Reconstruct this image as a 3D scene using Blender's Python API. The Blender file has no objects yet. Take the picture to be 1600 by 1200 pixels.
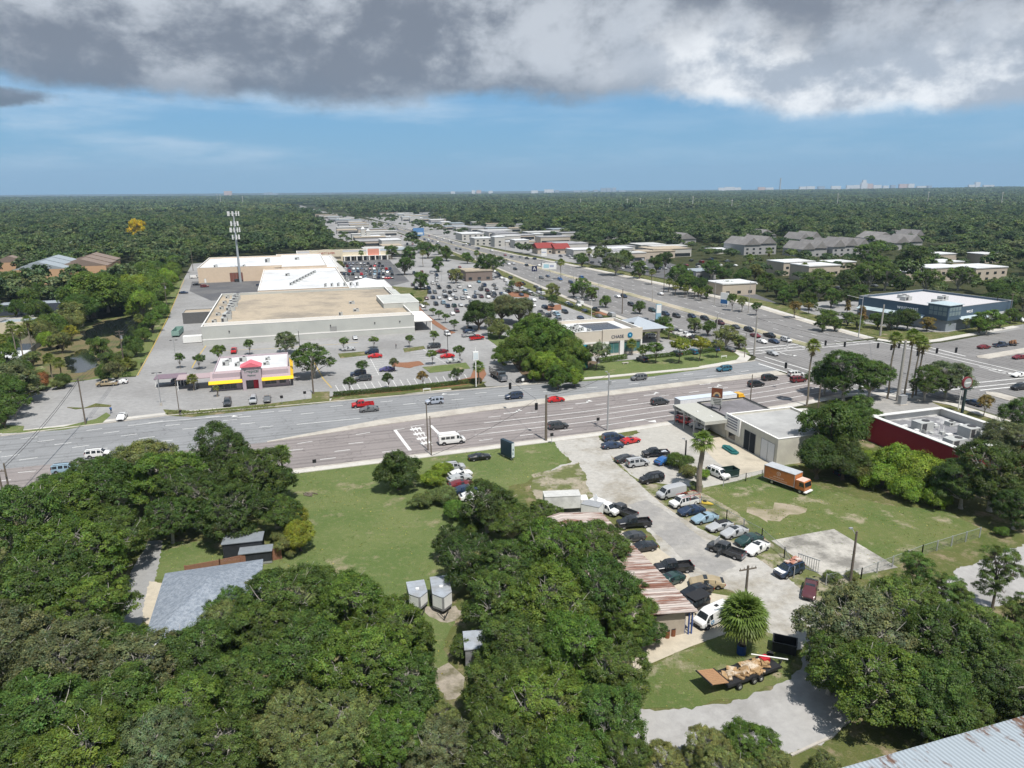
import bpy, math, random
import numpy as np
from mathutils import Vector, Matrix, Quaternion
R = math.radians
random.seed(7); rng = np.random.default_rng(7)
SC = bpy.context.scene
COL = SC.collection
# ---------------------------------------------------------------- camera model
F = 1109.0; CAMZ = 50.0; PIT = math.atan((600-298)/F); ROLL = R(.42)
TH = R(17)
CT, ST = math.cos(TH), math.sin(TH)
def P(x, y, z=0.0):
    """point at height z seen at pixel x,y of the photograph (used to survey positions)"""
    u = (x-800)/F; v = (y-600)/F
    c, s = math.cos(ROLL), math.sin(ROLL)
    u2 = u*c-v*s; v2 = u*s+v*c
    dy = math.cos(PIT)-v2*math.sin(PIT); dz = -math.sin(PIT)-v2*math.cos(PIT)
    t = (z-CAMZ)/dz
    return Vector((u2*t, dy*t, z))
def proj(p):
    X, Y, Z = p[0], p[1], p[2]-CAMZ
    d = Y*math.cos(PIT)-Z*math.sin(PIT)
    v2 = (-Y*math.sin(PIT)-Z*math.cos(PIT))/d; u2 = X/d
    c, s = math.cos(ROLL), math.sin(ROLL)
    return (800+F*(u2*c+v2*s), 600+F*(-u2*s+v2*c), d)
def G(a, b, z=0.0):
    """street grid: a runs along the cross road, b away along the avenue"""
    return Vector((a*CT-b*ST, a*ST+b*CT, z))
def AB(x, y, z=0.0):
    p = P(x, y, z); return (p.x*CT+p.y*ST, -p.x*ST+p.y*CT)
def hgt(x, y, ytop):
    p = P(x, y); lo, hi = 0.0, 49.5
    for _ in range(40):
        m = (lo+hi)/2
        if proj((p.x, p.y, m))[1] > ytop: lo = m
        else: hi = m
    return lo
# ---------------------------------------------------------------- mesh builder
class MB:
    def __init__(s): s.v = []; s.f = []; s.m = []
    def add(s, vs, fs, mi=0):
        o = len(s.v); s.v += [tuple(p) for p in vs]
        for f in fs: s.f.append(tuple(i+o for i in f)); s.m.append(mi)
        return s
    def quad(s, a, b, c, d, mi=0): return s.add([a, b, c, d], [(0, 1, 2, 3)], mi)
    def box(s, x0, x1, y0, y1, z0, z1, mi=0, T=None):
        vs = [Vector(p) for p in ((x0,y0,z0),(x1,y0,z0),(x1,y1,z0),(x0,y1,z0),(x0,y0,z1),(x1,y0,z1),(x1,y1,z1),(x0,y1,z1))]
        if T is not None: vs = [T @ p for p in vs]
        return s.add(vs, [(0,3,2,1),(4,5,6,7),(0,1,5,4),(1,2,6,5),(2,3,7,6),(3,0,4,7)], mi)
    def prism(s, pts, z0, z1, mi=0, mtop=None, bottom=True):
        n = len(pts)
        ar = sum(pts[i][0]*pts[(i+1)%n][1]-pts[(i+1)%n][0]*pts[i][1] for i in range(n))
        if ar < 0: pts = pts[::-1]
        vs = [(p[0], p[1], z0) for p in pts]+[(p[0], p[1], z1) for p in pts]
        fs = [(i, (i+1)%n, n+(i+1)%n, n+i) for i in range(n)]
        s.add(vs, fs, mi)
        o = len(s.v)-2*n
        s.f.append(tuple(o+n+i for i in range(n))); s.m.append(mi if mtop is None else mtop)
        if bottom: s.f.append(tuple(o+n-1-i for i in range(n))); s.m.append(mi)
        return s
    def tube(s, p0, p1, r0, r1=None, n=8, mi=0, caps=True):
        if r1 is None: r1 = r0
        p0 = Vector(p0); p1 = Vector(p1); d = (p1-p0)
        q = d.to_track_quat('Z', 'Y') if d.length > 1e-9 else Quaternion()
        vs = []
        for p, r in ((p0, r0), (p1, r1)):
            for i in range(n):
                a = 2*math.pi*i/n; vs.append(p+q @ Vector((r*math.cos(a), r*math.sin(a), 0)))
        fs = [(i, (i+1)%n, n+(i+1)%n, n+i) for i in range(n)]
        if caps: fs += [tuple(range(n))[::-1], tuple(range(n, 2*n))]
        return s.add(vs, fs, mi)
    def mesh(s, name, mats, smooth=False):
        me = bpy.data.meshes.new(name); me.from_pydata(s.v, [], s.f)
        for m in mats: me.materials.append(m)
        if len(mats) > 1: me.polygons.foreach_set('material_index', s.m)
        if smooth: me.polygons.foreach_set('use_smooth', [True]*len(me.polygons))
        me.update(); return me
    def obj(s, name, mats, parent=None, smooth=False, loc=None, rz=0, color=None):
        if not isinstance(mats, (list, tuple)): mats = [mats]
        return link(name, s.mesh(name, mats, smooth), parent, loc, rz, color)
def link(name, me, parent=None, loc=None, rz=0, color=None):
    o = bpy.data.objects.new(name, me); COL.objects.link(o)
    if parent is not None: o.parent = parent
    if loc is not None: o.location = loc
    if rz: o.rotation_euler = (0, 0, rz)
    if color is not None: o.color = (*color, 1) if len(color) == 3 else color
    return o
TOP = []   # (object, base label, need_unique)
def tag(o, label, cat, group=None, kind=None, near=True):
    o['label'] = label; o['category'] = cat
    if group: o['group'] = group
    if kind: o['kind'] = kind
    TOP.append([o, label, near]); return o
def thing(name, label, cat, loc=(0,0,0), rz=0, group=None, near=True):
    o = bpy.data.objects.new(name, None); COL.objects.link(o)
    o.empty_display_size = .2
    o.location = loc; o.rotation_euler = (0, 0, rz)
    return tag(o, label, cat, group, None, near)
def struct(name, mb, m, z=0):
    o = mb.obj(name, m); o['kind'] = 'structure'; return o
# ---------------------------------------------------------------- materials
def nodes_of(m): m.use_nodes = True; return m.node_tree.nodes, m.node_tree.links
MATS = {}
def mat(name, c, rough=.8, var=.12, scale=1.5, metal=0., spec=.3, c2=None, scale2=.12, lo=.45, hi=.65, bump=0., objcol=False, coat=0., fine=0.):
    """colour c with two-octave noise wear; c2 = patches of a second colour"""
    if name in MATS: return MATS[name]
    m = bpy.data.materials.new(name); N, L = nodes_of(m)
    b = N['Principled BSDF']; b.inputs['Roughness'].default_value = rough; b.inputs['Metallic'].default_value = metal
    b.inputs['Specular IOR Level'].default_value = spec; b.inputs['Coat Weight'].default_value = coat
    b.inputs['Base Color'].default_value = (*c, 1)
    geo = N.new('ShaderNodeNewGeometry'); col = None
    if objcol:
        oi = N.new('ShaderNodeObjectInfo'); col = oi.outputs['Color']
    if c2 is not None:
        n = N.new('ShaderNodeTexNoise'); n.inputs['Scale'].default_value = scale2; n.inputs['Detail'].default_value = 6; n.inputs['Roughness'].default_value = .62
        L.new(geo.outputs['Position'], n.inputs['Vector'])
        r = N.new('ShaderNodeMapRange'); r.inputs[1].default_value = lo; r.inputs[2].default_value = hi
        L.new(n.outputs['Fac'], r.inputs[0])
        x = N.new('ShaderNodeMix'); x.data_type = 'RGBA'; x.inputs[6].default_value = (*c, 1); x.inputs[7].default_value = (*c2, 1)
        L.new(r.outputs[0], x.inputs[0]); col = x.outputs[2]
    if var > 0:
        n = N.new('ShaderNodeTexNoise'); n.inputs['Scale'].default_value = scale; n.inputs['Detail'].default_value = 8; n.inputs['Roughness'].default_value = .7
        L.new(geo.outputs['Position'], n.inputs['Vector'])
        r = N.new('ShaderNodeMapRange'); r.inputs[1].default_value = .3; r.inputs[2].default_value = .7
        r.inputs[3].default_value = 1-var; r.inputs[4].default_value = 1+var
        L.new(n.outputs['Fac'], r.inputs[0])
        x = N.new('ShaderNodeVectorMath'); x.operation = 'SCALE'
        if col is None: x.inputs[0].default_value = c
        else: L.new(col, x.inputs[0])
        L.new(r.outputs[0], x.inputs['Scale']); col = x.outputs[0]
        if bump:
            bp = N.new('ShaderNodeBump'); bp.inputs['Strength'].default_value = bump; bp.inputs['Distance'].default_value = .05
            L.new(n.outputs['Fac'], bp.inputs['Height']); L.new(bp.outputs[0], b.inputs['Normal'])
    if col is not None: L.new(col, b.inputs['Base Color'])
    MATS[name] = m; return m
def leafmat(name, base=None, transl=.3):
    """foliage: object colour (or a random choice) times the per-leaf tint"""
    if name in MATS: return MATS[name]
    m = bpy.data.materials.new(name); N, L = nodes_of(m); b = N['Principled BSDF']
    oi = N.new('ShaderNodeObjectInfo'); at = N.new('ShaderNodeAttribute'); at.attribute_name = 'tint'
    if base is None: col = oi.outputs['Color']
    else:
        rp = N.new('ShaderNodeValToRGB'); rp.color_ramp.interpolation = 'LINEAR'
        els = rp.color_ramp.elements
        for i, (p, c) in enumerate(base):
            e = els[i] if i < 2 else els.new(p)
            e.position = p; e.color = (*c, 1)
        L.new(oi.outputs['Random'], rp.inputs[0]); col = rp.outputs[0]
    x = N.new('ShaderNodeVectorMath'); x.operation = 'MULTIPLY'; L.new(col, x.inputs[0]); L.new(at.outputs['Color'], x.inputs[1])
    L.new(x.outputs[0], b.inputs['Base Color']); b.inputs['Roughness'].default_value = .5; b.inputs['Specular IOR Level'].default_value = .28
    t = N.new('ShaderNodeBsdfTranslucent')
    y = N.new('ShaderNodeVectorMath'); y.operation = 'MULTIPLY'; y.inputs[1].default_value = (1.2, 1.5, .5); L.new(x.outputs[0], y.inputs[0]); L.new(y.outputs[0], t.inputs[0])
    mx = N.new('ShaderNodeMixShader'); mx.inputs[0].default_value = transl
    L.new(b.outputs[0], mx.inputs[1]); L.new(t.outputs[0], mx.inputs[2])
    L.new(mx.outputs[0], N['Material Output'].inputs[0])
    MATS[name] = m; return m
def roadmat(name, c, c2, streak=.25, lane=3.6, off=0., along='a'):
    """asphalt with patches, cracks and darker wheel tracks running along the lanes"""
    m = bpy.data.materials.new(name); N, L = nodes_of(m); b = N['Principled BSDF']; b.inputs['Roughness'].default_value = .85
    b.inputs['Specular IOR Level'].default_value = .2
    geo = N.new('ShaderNodeNewGeometry'); rot = N.new('ShaderNodeVectorRotate'); rot.rotation_type = 'Z_AXIS'; rot.inputs['Angle'].default_value = -TH
    L.new(geo.outputs['Position'], rot.inputs['Vector'])
    mp = N.new('ShaderNodeMapping'); mp.inputs['Scale'].default_value = (.012, .9, 1) if along == 'a' else (.9, .012, 1)
    L.new(rot.outputs[0], mp.inputs[0])
    n1 = N.new('ShaderNodeTexNoise'); n1.inputs['Scale'].default_value = 1; n1.inputs['Detail'].default_value = 5; L.new(mp.outputs[0], n1.inputs['Vector'])
    n2 = N.new('ShaderNodeTexNoise'); n2.inputs['Scale'].default_value = .07; n2.inputs['Detail'].default_value = 9; n2.inputs['Roughness'].default_value = .65; L.new(rot.outputs[0], n2.inputs['Vector'])
    n3 = N.new('ShaderNodeTexNoise'); n3.inputs['Scale'].default_value = 3; n3.inputs['Detail'].default_value = 6; L.new(rot.outputs[0], n3.inputs['Vector'])
    sp = N.new('ShaderNodeSeparateXYZ'); L.new(rot.outputs[0], sp.inputs[0])
    ax = sp.outputs['Y'] if along == 'a' else sp.outputs['X']
    def mth(op, a_, b_=None):
        q = N.new('ShaderNodeMath'); q.operation = op
        for i, s in enumerate((a_, b_)):
            if s is None: continue
            if isinstance(s, (int, float)): q.inputs[i].default_value = s
            else: L.new(s, q.inputs[i])
        return q.outputs[0]
    cs = mth('COSINE', mth('MULTIPLY', mth('SUBTRACT', ax, off), 4*math.pi/lane))
    r1 = N.new('ShaderNodeMapRange'); r1.inputs[1].default_value = .38; r1.inputs[2].default_value = .66; L.new(n1.outputs['Fac'], r1.inputs[0])
    tr = mth('MULTIPLY', mth('ADD', mth('MULTIPLY', cs, .5), .5), r1.outputs[0])
    fac = mth('ADD', mth('MULTIPLY', tr, streak), mth('MULTIPLY', mth('SUBTRACT', n3.outputs['Fac'], .5), .35))
    r2 = N.new('ShaderNodeMapRange'); r2.inputs[1].default_value = .4; r2.inputs[2].default_value = .62; L.new(n2.outputs['Fac'], r2.inputs[0])
    x = N.new('ShaderNodeMix'); x.data_type = 'RGBA'; x.inputs[6].default_value = (*c, 1); x.inputs[7].default_value = (*c2, 1); L.new(r2.outputs[0], x.inputs[0])
    vo = N.new('ShaderNodeTexVoronoi'); vo.feature = 'DISTANCE_TO_EDGE'; vo.inputs['Scale'].default_value = .11; wv = N.new('ShaderNodeVectorMath'); wv.operation = 'ADD'
    nw_ = N.new('ShaderNodeTexNoise'); nw_.inputs['Scale'].default_value = .35; L.new(rot.outputs[0], nw_.inputs['Vector']); sc_ = N.new('ShaderNodeVectorMath'); sc_.operation = 'SCALE'; sc_.inputs['Scale'].default_value = 5; L.new(nw_.outputs['Color'], sc_.inputs[0]); L.new(rot.outputs[0], wv.inputs[0]); L.new(sc_.outputs[0], wv.inputs[1]); L.new(wv.outputs[0], vo.inputs['Vector'])
    cr = N.new('ShaderNodeMapRange'); cr.inputs[1].default_value = .004; cr.inputs[2].default_value = .016; cr.inputs[3].default_value = .22; cr.inputs[4].default_value = 0; L.new(vo.outputs['Distance'], cr.inputs[0])
    n4 = N.new('ShaderNodeTexNoise'); n4.inputs['Scale'].default_value = .35; n4.inputs['Detail'].default_value = 3; L.new(rot.outputs[0], n4.inputs['Vector']); st = N.new('ShaderNodeMapRange'); st.inputs[1].default_value = .66; st.inputs[2].default_value = .76; st.inputs[3].default_value = 0; st.inputs[4].default_value = .2; L.new(n4.outputs['Fac'], st.inputs[0])
    fac = mth('ADD', fac, mth('ADD', cr.outputs[0], st.outputs[0]))
    y = N.new('ShaderNodeVectorMath'); y.operation = 'SCALE'; L.new(x.outputs[2], y.inputs[0]); L.new(mth('SUBTRACT', 1.0, fac), y.inputs['Scale'])
    L.new(y.outputs[0], b.inputs['Base Color']); MATS[name] = m; return m
def grassmat(name, cols, dirt, dlo=.55, dhi=.68, s=.08):
    """mown grass: two greens, straw tufts and bare sandy patches"""
    m = bpy.data.materials.new(name); N, L = nodes_of(m); b = N['Principled BSDF']; b.inputs['Roughness'].default_value = .95; b.inputs['Specular IOR Level'].default_value = .1
    geo = N.new('ShaderNodeNewGeometry')
    def noise(sc, det=6, ro=.6):
        n = N.new('ShaderNodeTexNoise'); n.inputs['Scale'].default_value = sc; n.inputs['Detail'].default_value = det; n.inputs['Roughness'].default_value = ro
        L.new(geo.outputs['Position'], n.inputs['Vector']); return n.outputs['Fac']
    def mr(f, a, b_, c_=0, d=1):
        r = N.new('ShaderNodeMapRange'); L.new(f, r.inputs[0]); r.inputs[1].default_value = a; r.inputs[2].default_value = b_; r.inputs[3].default_value = c_; r.inputs[4].default_value = d; return r.outputs[0]
    def mix(f, A, B):
        x = N.new('ShaderNodeMix'); x.data_type = 'RGBA'; L.new(f, x.inputs[0])
        for i, s in ((6, A), (7, B)):
            if isinstance(s, tuple): x.inputs[i].default_value = (*s, 1)
            else: L.new(s, x.inputs[i])
        return x.outputs[2]
    n1 = noise(s, 8); c = mix(mr(n1, .4, .6), cols[0], cols[1])
    c = mix(mr(noise(1.1, 8, .75), .52, .72), c, cols[2])
    c = mix(mr(noise(s*1.9, 9, .7), dlo, dhi), c, dirt)
    f = noise(7, 5, .8); y = N.new('ShaderNodeVectorMath'); y.operation = 'SCALE'; L.new(c, y.inputs[0]); L.new(mr(f, .3, .7, .7, 1.3), y.inputs['Scale'])
    L.new(y.outputs[0], b.inputs['Base Color'])
    bp = N.new('ShaderNodeBump'); bp.inputs['Strength'].default_value = .6; bp.inputs['Distance'].default_value = .15; L.new(f, bp.inputs['Height']); L.new(bp.outputs[0], b.inputs['Normal'])
    MATS[name] = m; return m
def metalroof(name, c, c2, pitch, axis_rot, lo=.45, hi=.55, s2=.25, rough=.5, sx=1., sy=.12):
    """ribbed sheet metal with rust streaks running down the sheets"""
    m = bpy.data.materials.new(name); N, L = nodes_of(m); b = N['Principled BSDF']; b.inputs['Roughness'].default_value = rough; b.inputs['Specular IOR Level'].default_value = .3
    tc = N.new('ShaderNodeTexCoord'); rot = N.new('ShaderNodeVectorRotate'); rot.rotation_type = 'Z_AXIS'; rot.inputs['Angle'].default_value = axis_rot
    L.new(tc.outputs['Object'], rot.inputs['Vector'])
    mp = N.new('ShaderNodeMapping'); mp.inputs['Scale'].default_value = (sx, sy, 1); L.new(rot.outputs[0], mp.inputs[0])
    n = N.new('ShaderNodeTexNoise'); n.inputs['Scale'].default_value = 1.3; n.inputs['Detail'].default_value = 7; n.inputs['Roughness'].default_value = .7; L.new(mp.outputs[0], n.inputs['Vector'])
    n2 = N.new('ShaderNodeTexNoise'); n2.inputs['Scale'].default_value = s2; n2.inputs['Detail'].default_value = 6; n2.inputs['Roughness'].default_value = .7; L.new(mp.outputs[0], n2.inputs['Vector'])
    ad = N.new('ShaderNodeMath'); ad.operation = 'ADD'; L.new(n.outputs['Fac'], ad.inputs[0]); L.new(n2.outputs['Fac'], ad.inputs[1])
    r = N.new('ShaderNodeMapRange'); r.inputs[1].default_value = lo*2; r.inputs[2].default_value = hi*2; L.new(ad.outputs[0], r.inputs[0])
    x = N.new('ShaderNodeMix'); x.data_type = 'RGBA'; x.inputs[6].default_value = (*c, 1); x.inputs[7].default_value = (*c2, 1); L.new(r.outputs[0], x.inputs[0])
    w = N.new('ShaderNodeTexWave'); w.wave_type = 'BANDS'; w.bands_direction = 'X'; w.inputs['Scale'].default_value = 1/pitch/3.18; L.new(rot.outputs[0], w.inputs['Vector'])
    wr = N.new('ShaderNodeMapRange'); wr.inputs[3].default_value = .72; wr.inputs[4].default_value = 1.06; L.new(w.outputs['Fac'], wr.inputs[0]); ws = N.new('ShaderNodeVectorMath'); ws.operation = 'SCALE'; L.new(x.outputs[2], ws.inputs[0]); L.new(wr.outputs[0], ws.inputs['Scale']); L.new(ws.outputs[0], b.inputs['Base Color'])  # rib shading put into the colour: darker in the hollows between ribs
    bp = N.new('ShaderNodeBump'); bp.inputs['Strength'].default_value = .8; bp.inputs['Distance'].default_value = .04; L.new(w.outputs['Fac'], bp.inputs['Height']); L.new(bp.outputs[0], b.inputs['Normal'])
    MATS[name] = m; return m
def glassmat(name, c=(.02,.03,.04), rough=.08):
    if name in MATS: return MATS[name]
    m = mat(name, c, rough, var=0, spec=.9); return m
white = mat('white_paint', (.75,.75,.73), .6, .06, 2)
line_m = mat('road_paint', (.68,.68,.66), .7, .18, 1.2, c2=(.4,.39,.38), scale2=.6, lo=.55, hi=.75)
yline_m = mat('yellow_paint', (.48,.34,.08), .7, .2, 1.2)
conc = mat('concrete', (.46,.43,.38), .9, .12, 1.5, c2=(.36,.33,.29), scale2=.2)
conc_l = mat('concrete_light', (.52,.50,.46), .9, .1, 1.2, c2=(.40,.38,.35), scale2=.15, lo=.5, hi=.7)
dark = mat('dark_rubber', (.02,.02,.02), .8, 0)
black_m = mat('black_metal', (.02,.02,.022), .5, .1, 3)
steel = mat('galvanised_steel', (.38,.39,.40), .5, .12, 2, metal=.3)
glass = glassmat('tinted_glass')
wood_pole = mat('weathered_wood_pole', (.15,.125,.10), .9, .2, 3)
conc_pole = mat('concrete_pole', (.36,.34,.31), .9, .1, 2)
# ================================================================ ground, roads, lots
CLEAR = []     # (polygon in world xy, margin)
grass_m = grassmat('lawn_grass', ((.100,.142,.045), (.138,.168,.062), (.205,.20,.10)), (.30,.25,.17), .56, .70)
scrub_m = grassmat('verge_grass', ((.085,.11,.032), (.12,.125,.045), (.19,.17,.09)), (.28,.22,.15), .52, .66, .15)
field_m = grassmat('dry_grass', ((.095,.135,.040), (.135,.155,.055), (.20,.18,.09)), (.34,.29,.21), .545, .68, .10)
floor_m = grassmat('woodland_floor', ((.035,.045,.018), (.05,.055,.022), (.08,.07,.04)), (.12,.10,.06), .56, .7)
mulch_m = mat('red_mulch', (.24,.115,.065), .95, .25, 4, bump=.5)
roadN_m = roadmat('asphalt_near', (.272,.245,.236), (.228,.206,.199), .34, 3.55, 131.3)
roadF_m = roadmat('asphalt_far', (.262,.268,.274), (.225,.230,.235), .32, 3.8, 161)
roadB_m = roadmat('asphalt_avenue', (.240,.233,.227), (.198,.192,.187), .42, 3.6, 134, 'b')
lot_m = mat('car_park_asphalt', (.300,.297,.292), .9, .16, .8, c2=(.232,.228,.223), scale2=.035, lo=.42, hi=.62)
lotd_m = mat('dark_asphalt', (.10,.10,.105), .9, .15, .8, c2=(.15,.148,.145), scale2=.05)
lane_m = mat('old_lane_asphalt', (.27,.262,.25), .95, .14, .9, c2=(.36,.345,.32), scale2=.09, lo=.45, hi=.6, bump=.3)
gravel_m = mat('limestone_gravel', (.40,.385,.355), .95, .2, 1.2, c2=(.27,.245,.20), scale2=.13, lo=.48, hi=.66, bump=.5)
gravel2_m = mat('weedy_gravel', (.30,.265,.20), .95, .25, 1.4, c2=(.115,.13,.045), scale2=.22, lo=.44, hi=.54, bump=.5)
slab_m = mat('stained_slab', (.42,.40,.36), .9, .2, 1.1, c2=(.20,.19,.17), scale2=.22, lo=.45, hi=.62)
pad_m = mat('pad_concrete', (.46,.41,.325), .9, .14, 1.0, c2=(.31,.275,.22), scale2=.25, lo=.52, hi=.7)
street_m = mat('pale_street', (.35,.342,.33), .95, .12, 1.0, c2=(.27,.262,.25), scale2=.12, lo=.5, hi=.66)

def gnd(name, pts, m, z, clear=2.0, pix=True, jag=None):
    w = [(P(*p) if pix else G(*p)) for p in pts]
    if jag is None: jag = JAG.get(name, 0)
    if jag:
        out = []; q = random.Random(int(w[0].x*7)); n = len(w)
        for i in range(n):
            a, b = w[i], w[(i+1)%n]; k = max(1, int((b-a).length/(jag*1.6))); k = min(k, 60)
            for j in range(k):
                c = a.lerp(b, j/k); d = b-a; s_ = min(1, d.length/3); u = Vector((-d.y, d.x, 0)).normalized()
                out.append(c+u*(q.uniform(-jag,jag)*.6+jag*.8*math.sin(c.x*.9+c.y*.7))*s_)
        w = out
    mb = MB(); mb.prism([(p.x, p.y) for p in w], z-.3 if z < .09 else 0.0, z, 0, bottom=False)
    o = struct(name, mb, m)
    if clear is not None: CLEAR.append(([(p.x, p.y) for p in w], clear))
    return o
def ribbon(name, A, B, m, z, z0=-.3, clear=2.0, h=None):
    """strip between polylines A and B given in world coordinates"""
    mb = MB(); n = len(A); vs = []
    for p, q in zip(A, B): vs += [(p.x, p.y, z), (q.x, q.y, z), (p.x, p.y, z0), (q.x, q.y, z0)]
    fs = []
    for i in range(n-1):
        k = 4*i; fs += [(k, k+1, k+5, k+4), (k, k+4, k+6, k+2), (k+1, k+3, k+7, k+5)]
    fs += [(0, 2, 3, 1), (4*n-4, 4*n-3, 4*n-1, 4*n-2)]
    mb.add(vs, fs); o = struct(name, mb, m)
    me = o.data
    import bmesh
    bm = bmesh.new(); bm.from_mesh(me); bmesh.ops.recalc_face_normals(bm, faces=bm.faces); bm.to_mesh(me); bm.free()
    if clear is not None: CLEAR.append(([(p.x, p.y) for p in A]+[(p.x, p.y) for p in B][::-1], clear))
    return o
JAG = {'lawn':.5,'gravel_yard':.3,'weedy_yard':.3,'field':.6,'grass_island':.35,'bare_patch':.9,'street':.28,'driveway':.2,'sandy_path':.5,'pond_water':.9,'garden_bed':.3,'grass_bank':1.5}
# base sheet: woodland floor to the horizon, finer near the camera
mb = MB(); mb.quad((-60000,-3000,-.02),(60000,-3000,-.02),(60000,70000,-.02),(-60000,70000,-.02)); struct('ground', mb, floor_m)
# near grass base
gnd('grass_field', [(-40,60),(-70,128),(200,128),(230,60),(160,40),(110,20),(0,20)], scrub_m, .004, None, False)
# canal corridor grass
gnd('grass_bank', [(-30,660),(20,660),(47,614),(110,597),(214,587),(262,500),(292,432),(250,455),(215,490),(150,500),(60,530),(-40,530)], field_m, .006, -6)
# shopping centre asphalt (one sheet), car park on the left
gnd('car_park', [(212,589),(255,636),(262,640),(300,643),(420,631),(487,623),(520,619),(700,600),(752,594),(760,604),(850,600),(860,592),(915,590),(940,566),(1100,552),(1158,545),(1166,538),(1110,520),(1060,503),(1000,482),(940,464),(880,444),(830,428),(790,419),(700,404),(640,399),(520,398),(470,398),(300,412),(285,440),(262,500)], lot_m, .03, 1.5)
gnd('car_park', [(2,666),(10,640),(47,616),(110,598),(152,592),(212,589),(300,600),(262,655),(160,668),(2,684)], lot_m, .026, 1.5)
gnd('car_park', [(497,404),(606,404),(640,440),(612,447),(500,446)], lotd_m, .036, 1.5)
gnd('service_yard', [(300,440),(470,438),(480,463),(330,470),(296,455)], lotd_m, .036, 1.5)
gnd('car_park', [(610,447),(672,452),(660,475),(640,470)], scrub_m, .04, None)
# outer lots east of the avenue
gnd('car_park', [(880,398),(1000,398),(1060,415),(1130,440),(1170,455),(1230,480),(1205,478),(1100,447),(1000,428),(900,408)], lotd_m, .02, 0)
gnd('car_park', [(1225,483),(1290,470),(1400,470),(1600,505),(1600,528),(1500,520),(1470,527),(1330,522),(1270,500)], lot_m, .02, 1)
gnd('car_park', [(66,565),(129,565),(129,1500),(20,1500),(30,1000),(66,700)], mat('far_lot_asphalt', (.27,.265,.26), .95, .15, .1), .014, None, False)
gnd('car_park', [(192,470),(258,470),(250,700),(235,1500),(150,1500),(166,760)], MATS['far_lot_asphalt'], .014, None, False)
# road A (cross road)
nearA = [(-140,134),(-51,134),(-4,130.3),(23,131),(61,132),(80,134),(111,136.5),(136,141)]
medN = [(-140,148),(-60,147.6),(-8,147.5),(17,151.5),(40,154.2),(66,156.2),(104,159.4),(131,160.6)]
medF = [(-140,148.6),(-60,148),(-8,148),(17,155.5),(40,158.2),(66,160),(104,163),(131,165.2)]
farA = [(-140,168.5),(-63,169.4),(-31,174),(-4,173.4),(36,173.6),(80,173),(111,173.6),(134,178)]
def interp(L_, n=40, a0=None, a1=None):
    xs = [p[0] for p in L_]; a0 = xs[0] if a0 is None else a0; a1 = xs[-1] if a1 is None else a1
    out = []
    for i in range(n+1):
        a = a0+(a1-a0)*i/n; out.append((a, float(np.interp(a, xs, [p[1] for p in L_]))))
    return out
W = lambda L_, db=0, da=0: [G(a+da, b+db) for a, b in L_]
iN, iF = interp(nearA, 60, -140, 131), interp(farA, 60, -140, 131)
iMN, iMF = interp(medN, 60, -140, 131), interp(medF, 60, -140, 131)
ribbon('road', W(iN), W(iMN, .3), roadN_m, .05); ribbon('road', W(iMF, -.3), W(iF), roadF_m, .054)
mn = interp(medN, 40, -8, 129); mf = interp(medF, 40, -8, 129)
ribbon('median_kerb', W(mn), W(mf), conc, .19, 0, None)
ribbon('kerb', W(interp(nearA,40,-140,131), -.5), W(interp(nearA,40,-140,131)), conc, .17, 0, None)
ribbon('pavement', W(interp(nearA,40,-140,132), -2.2), W(interp(nearA,40,-140,132), -.5), conc_l, .14, 0, 1)
ribbon('kerb', W(iF), W(iF, .5), conc, .17, 0, None)
ribbon('pavement', W(interp(farA,40,-140,37), 1.4), W(interp(farA,40,-140,37), 3.2), conc_l, .06, 0, 1)
ribbon('pavement', W(interp(farA,30,56,128), .5), W(interp(farA,30,56,128), 2.2), conc_l, .14, 0, 1)
# avenue B
Lpx = [(1170,553),(1100,532),(1000,505),(900,470),(830,440),(770,415),(700,390),(650,372),(600,355),(560,345),(520,336),(480,327),(460,321)]
Rpx = [(1350,530),(1270,508),(1180,481),(1060,452),(960,430),(880,413),(800,398),(720,380),(640,358),(585,346),(540,337),(494,328),(470,321)]
Bl = [P(*p) for p in Lpx]; Br = [P(*p) for p in Rpx]
ribbon('avenue', Bl, Br, roadB_m, .05, clear=6)
def lerpl(A, B, t): return [p.lerp(q, t) for p, q in zip(A, B)]
ribbon('kerb', lerpl(Bl,Br,-.04), Bl, conc, .17, 0, None); ribbon('kerb', Br, lerpl(Bl,Br,1.05), conc, .17, 0, None)
ribbon('pavement', lerpl(Bl,Br,1.05)[:10], lerpl(Bl,Br,1.10)[:10], conc_l, .1, 0, None)
ribbon('grass_verge', lerpl(Bl,Br,-.17)[:8], lerpl(Bl,Br,-.045)[:8], scrub_m, .12, 0, None)
ribbon('grass_verge', lerpl(Bl,Br,1.105)[:8], lerpl(Bl,Br,1.25)[:8], scrub_m, .11, 0, None)
ribbon('median_kerb', lerpl(Bl,Br,.47)[:9], lerpl(Bl,Br,.545)[:9], mat('tan_median', (.40,.35,.27), .9, .15, 1.5, c2=(.22,.22,.12), scale2=.06), .19, 0, None)
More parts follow.
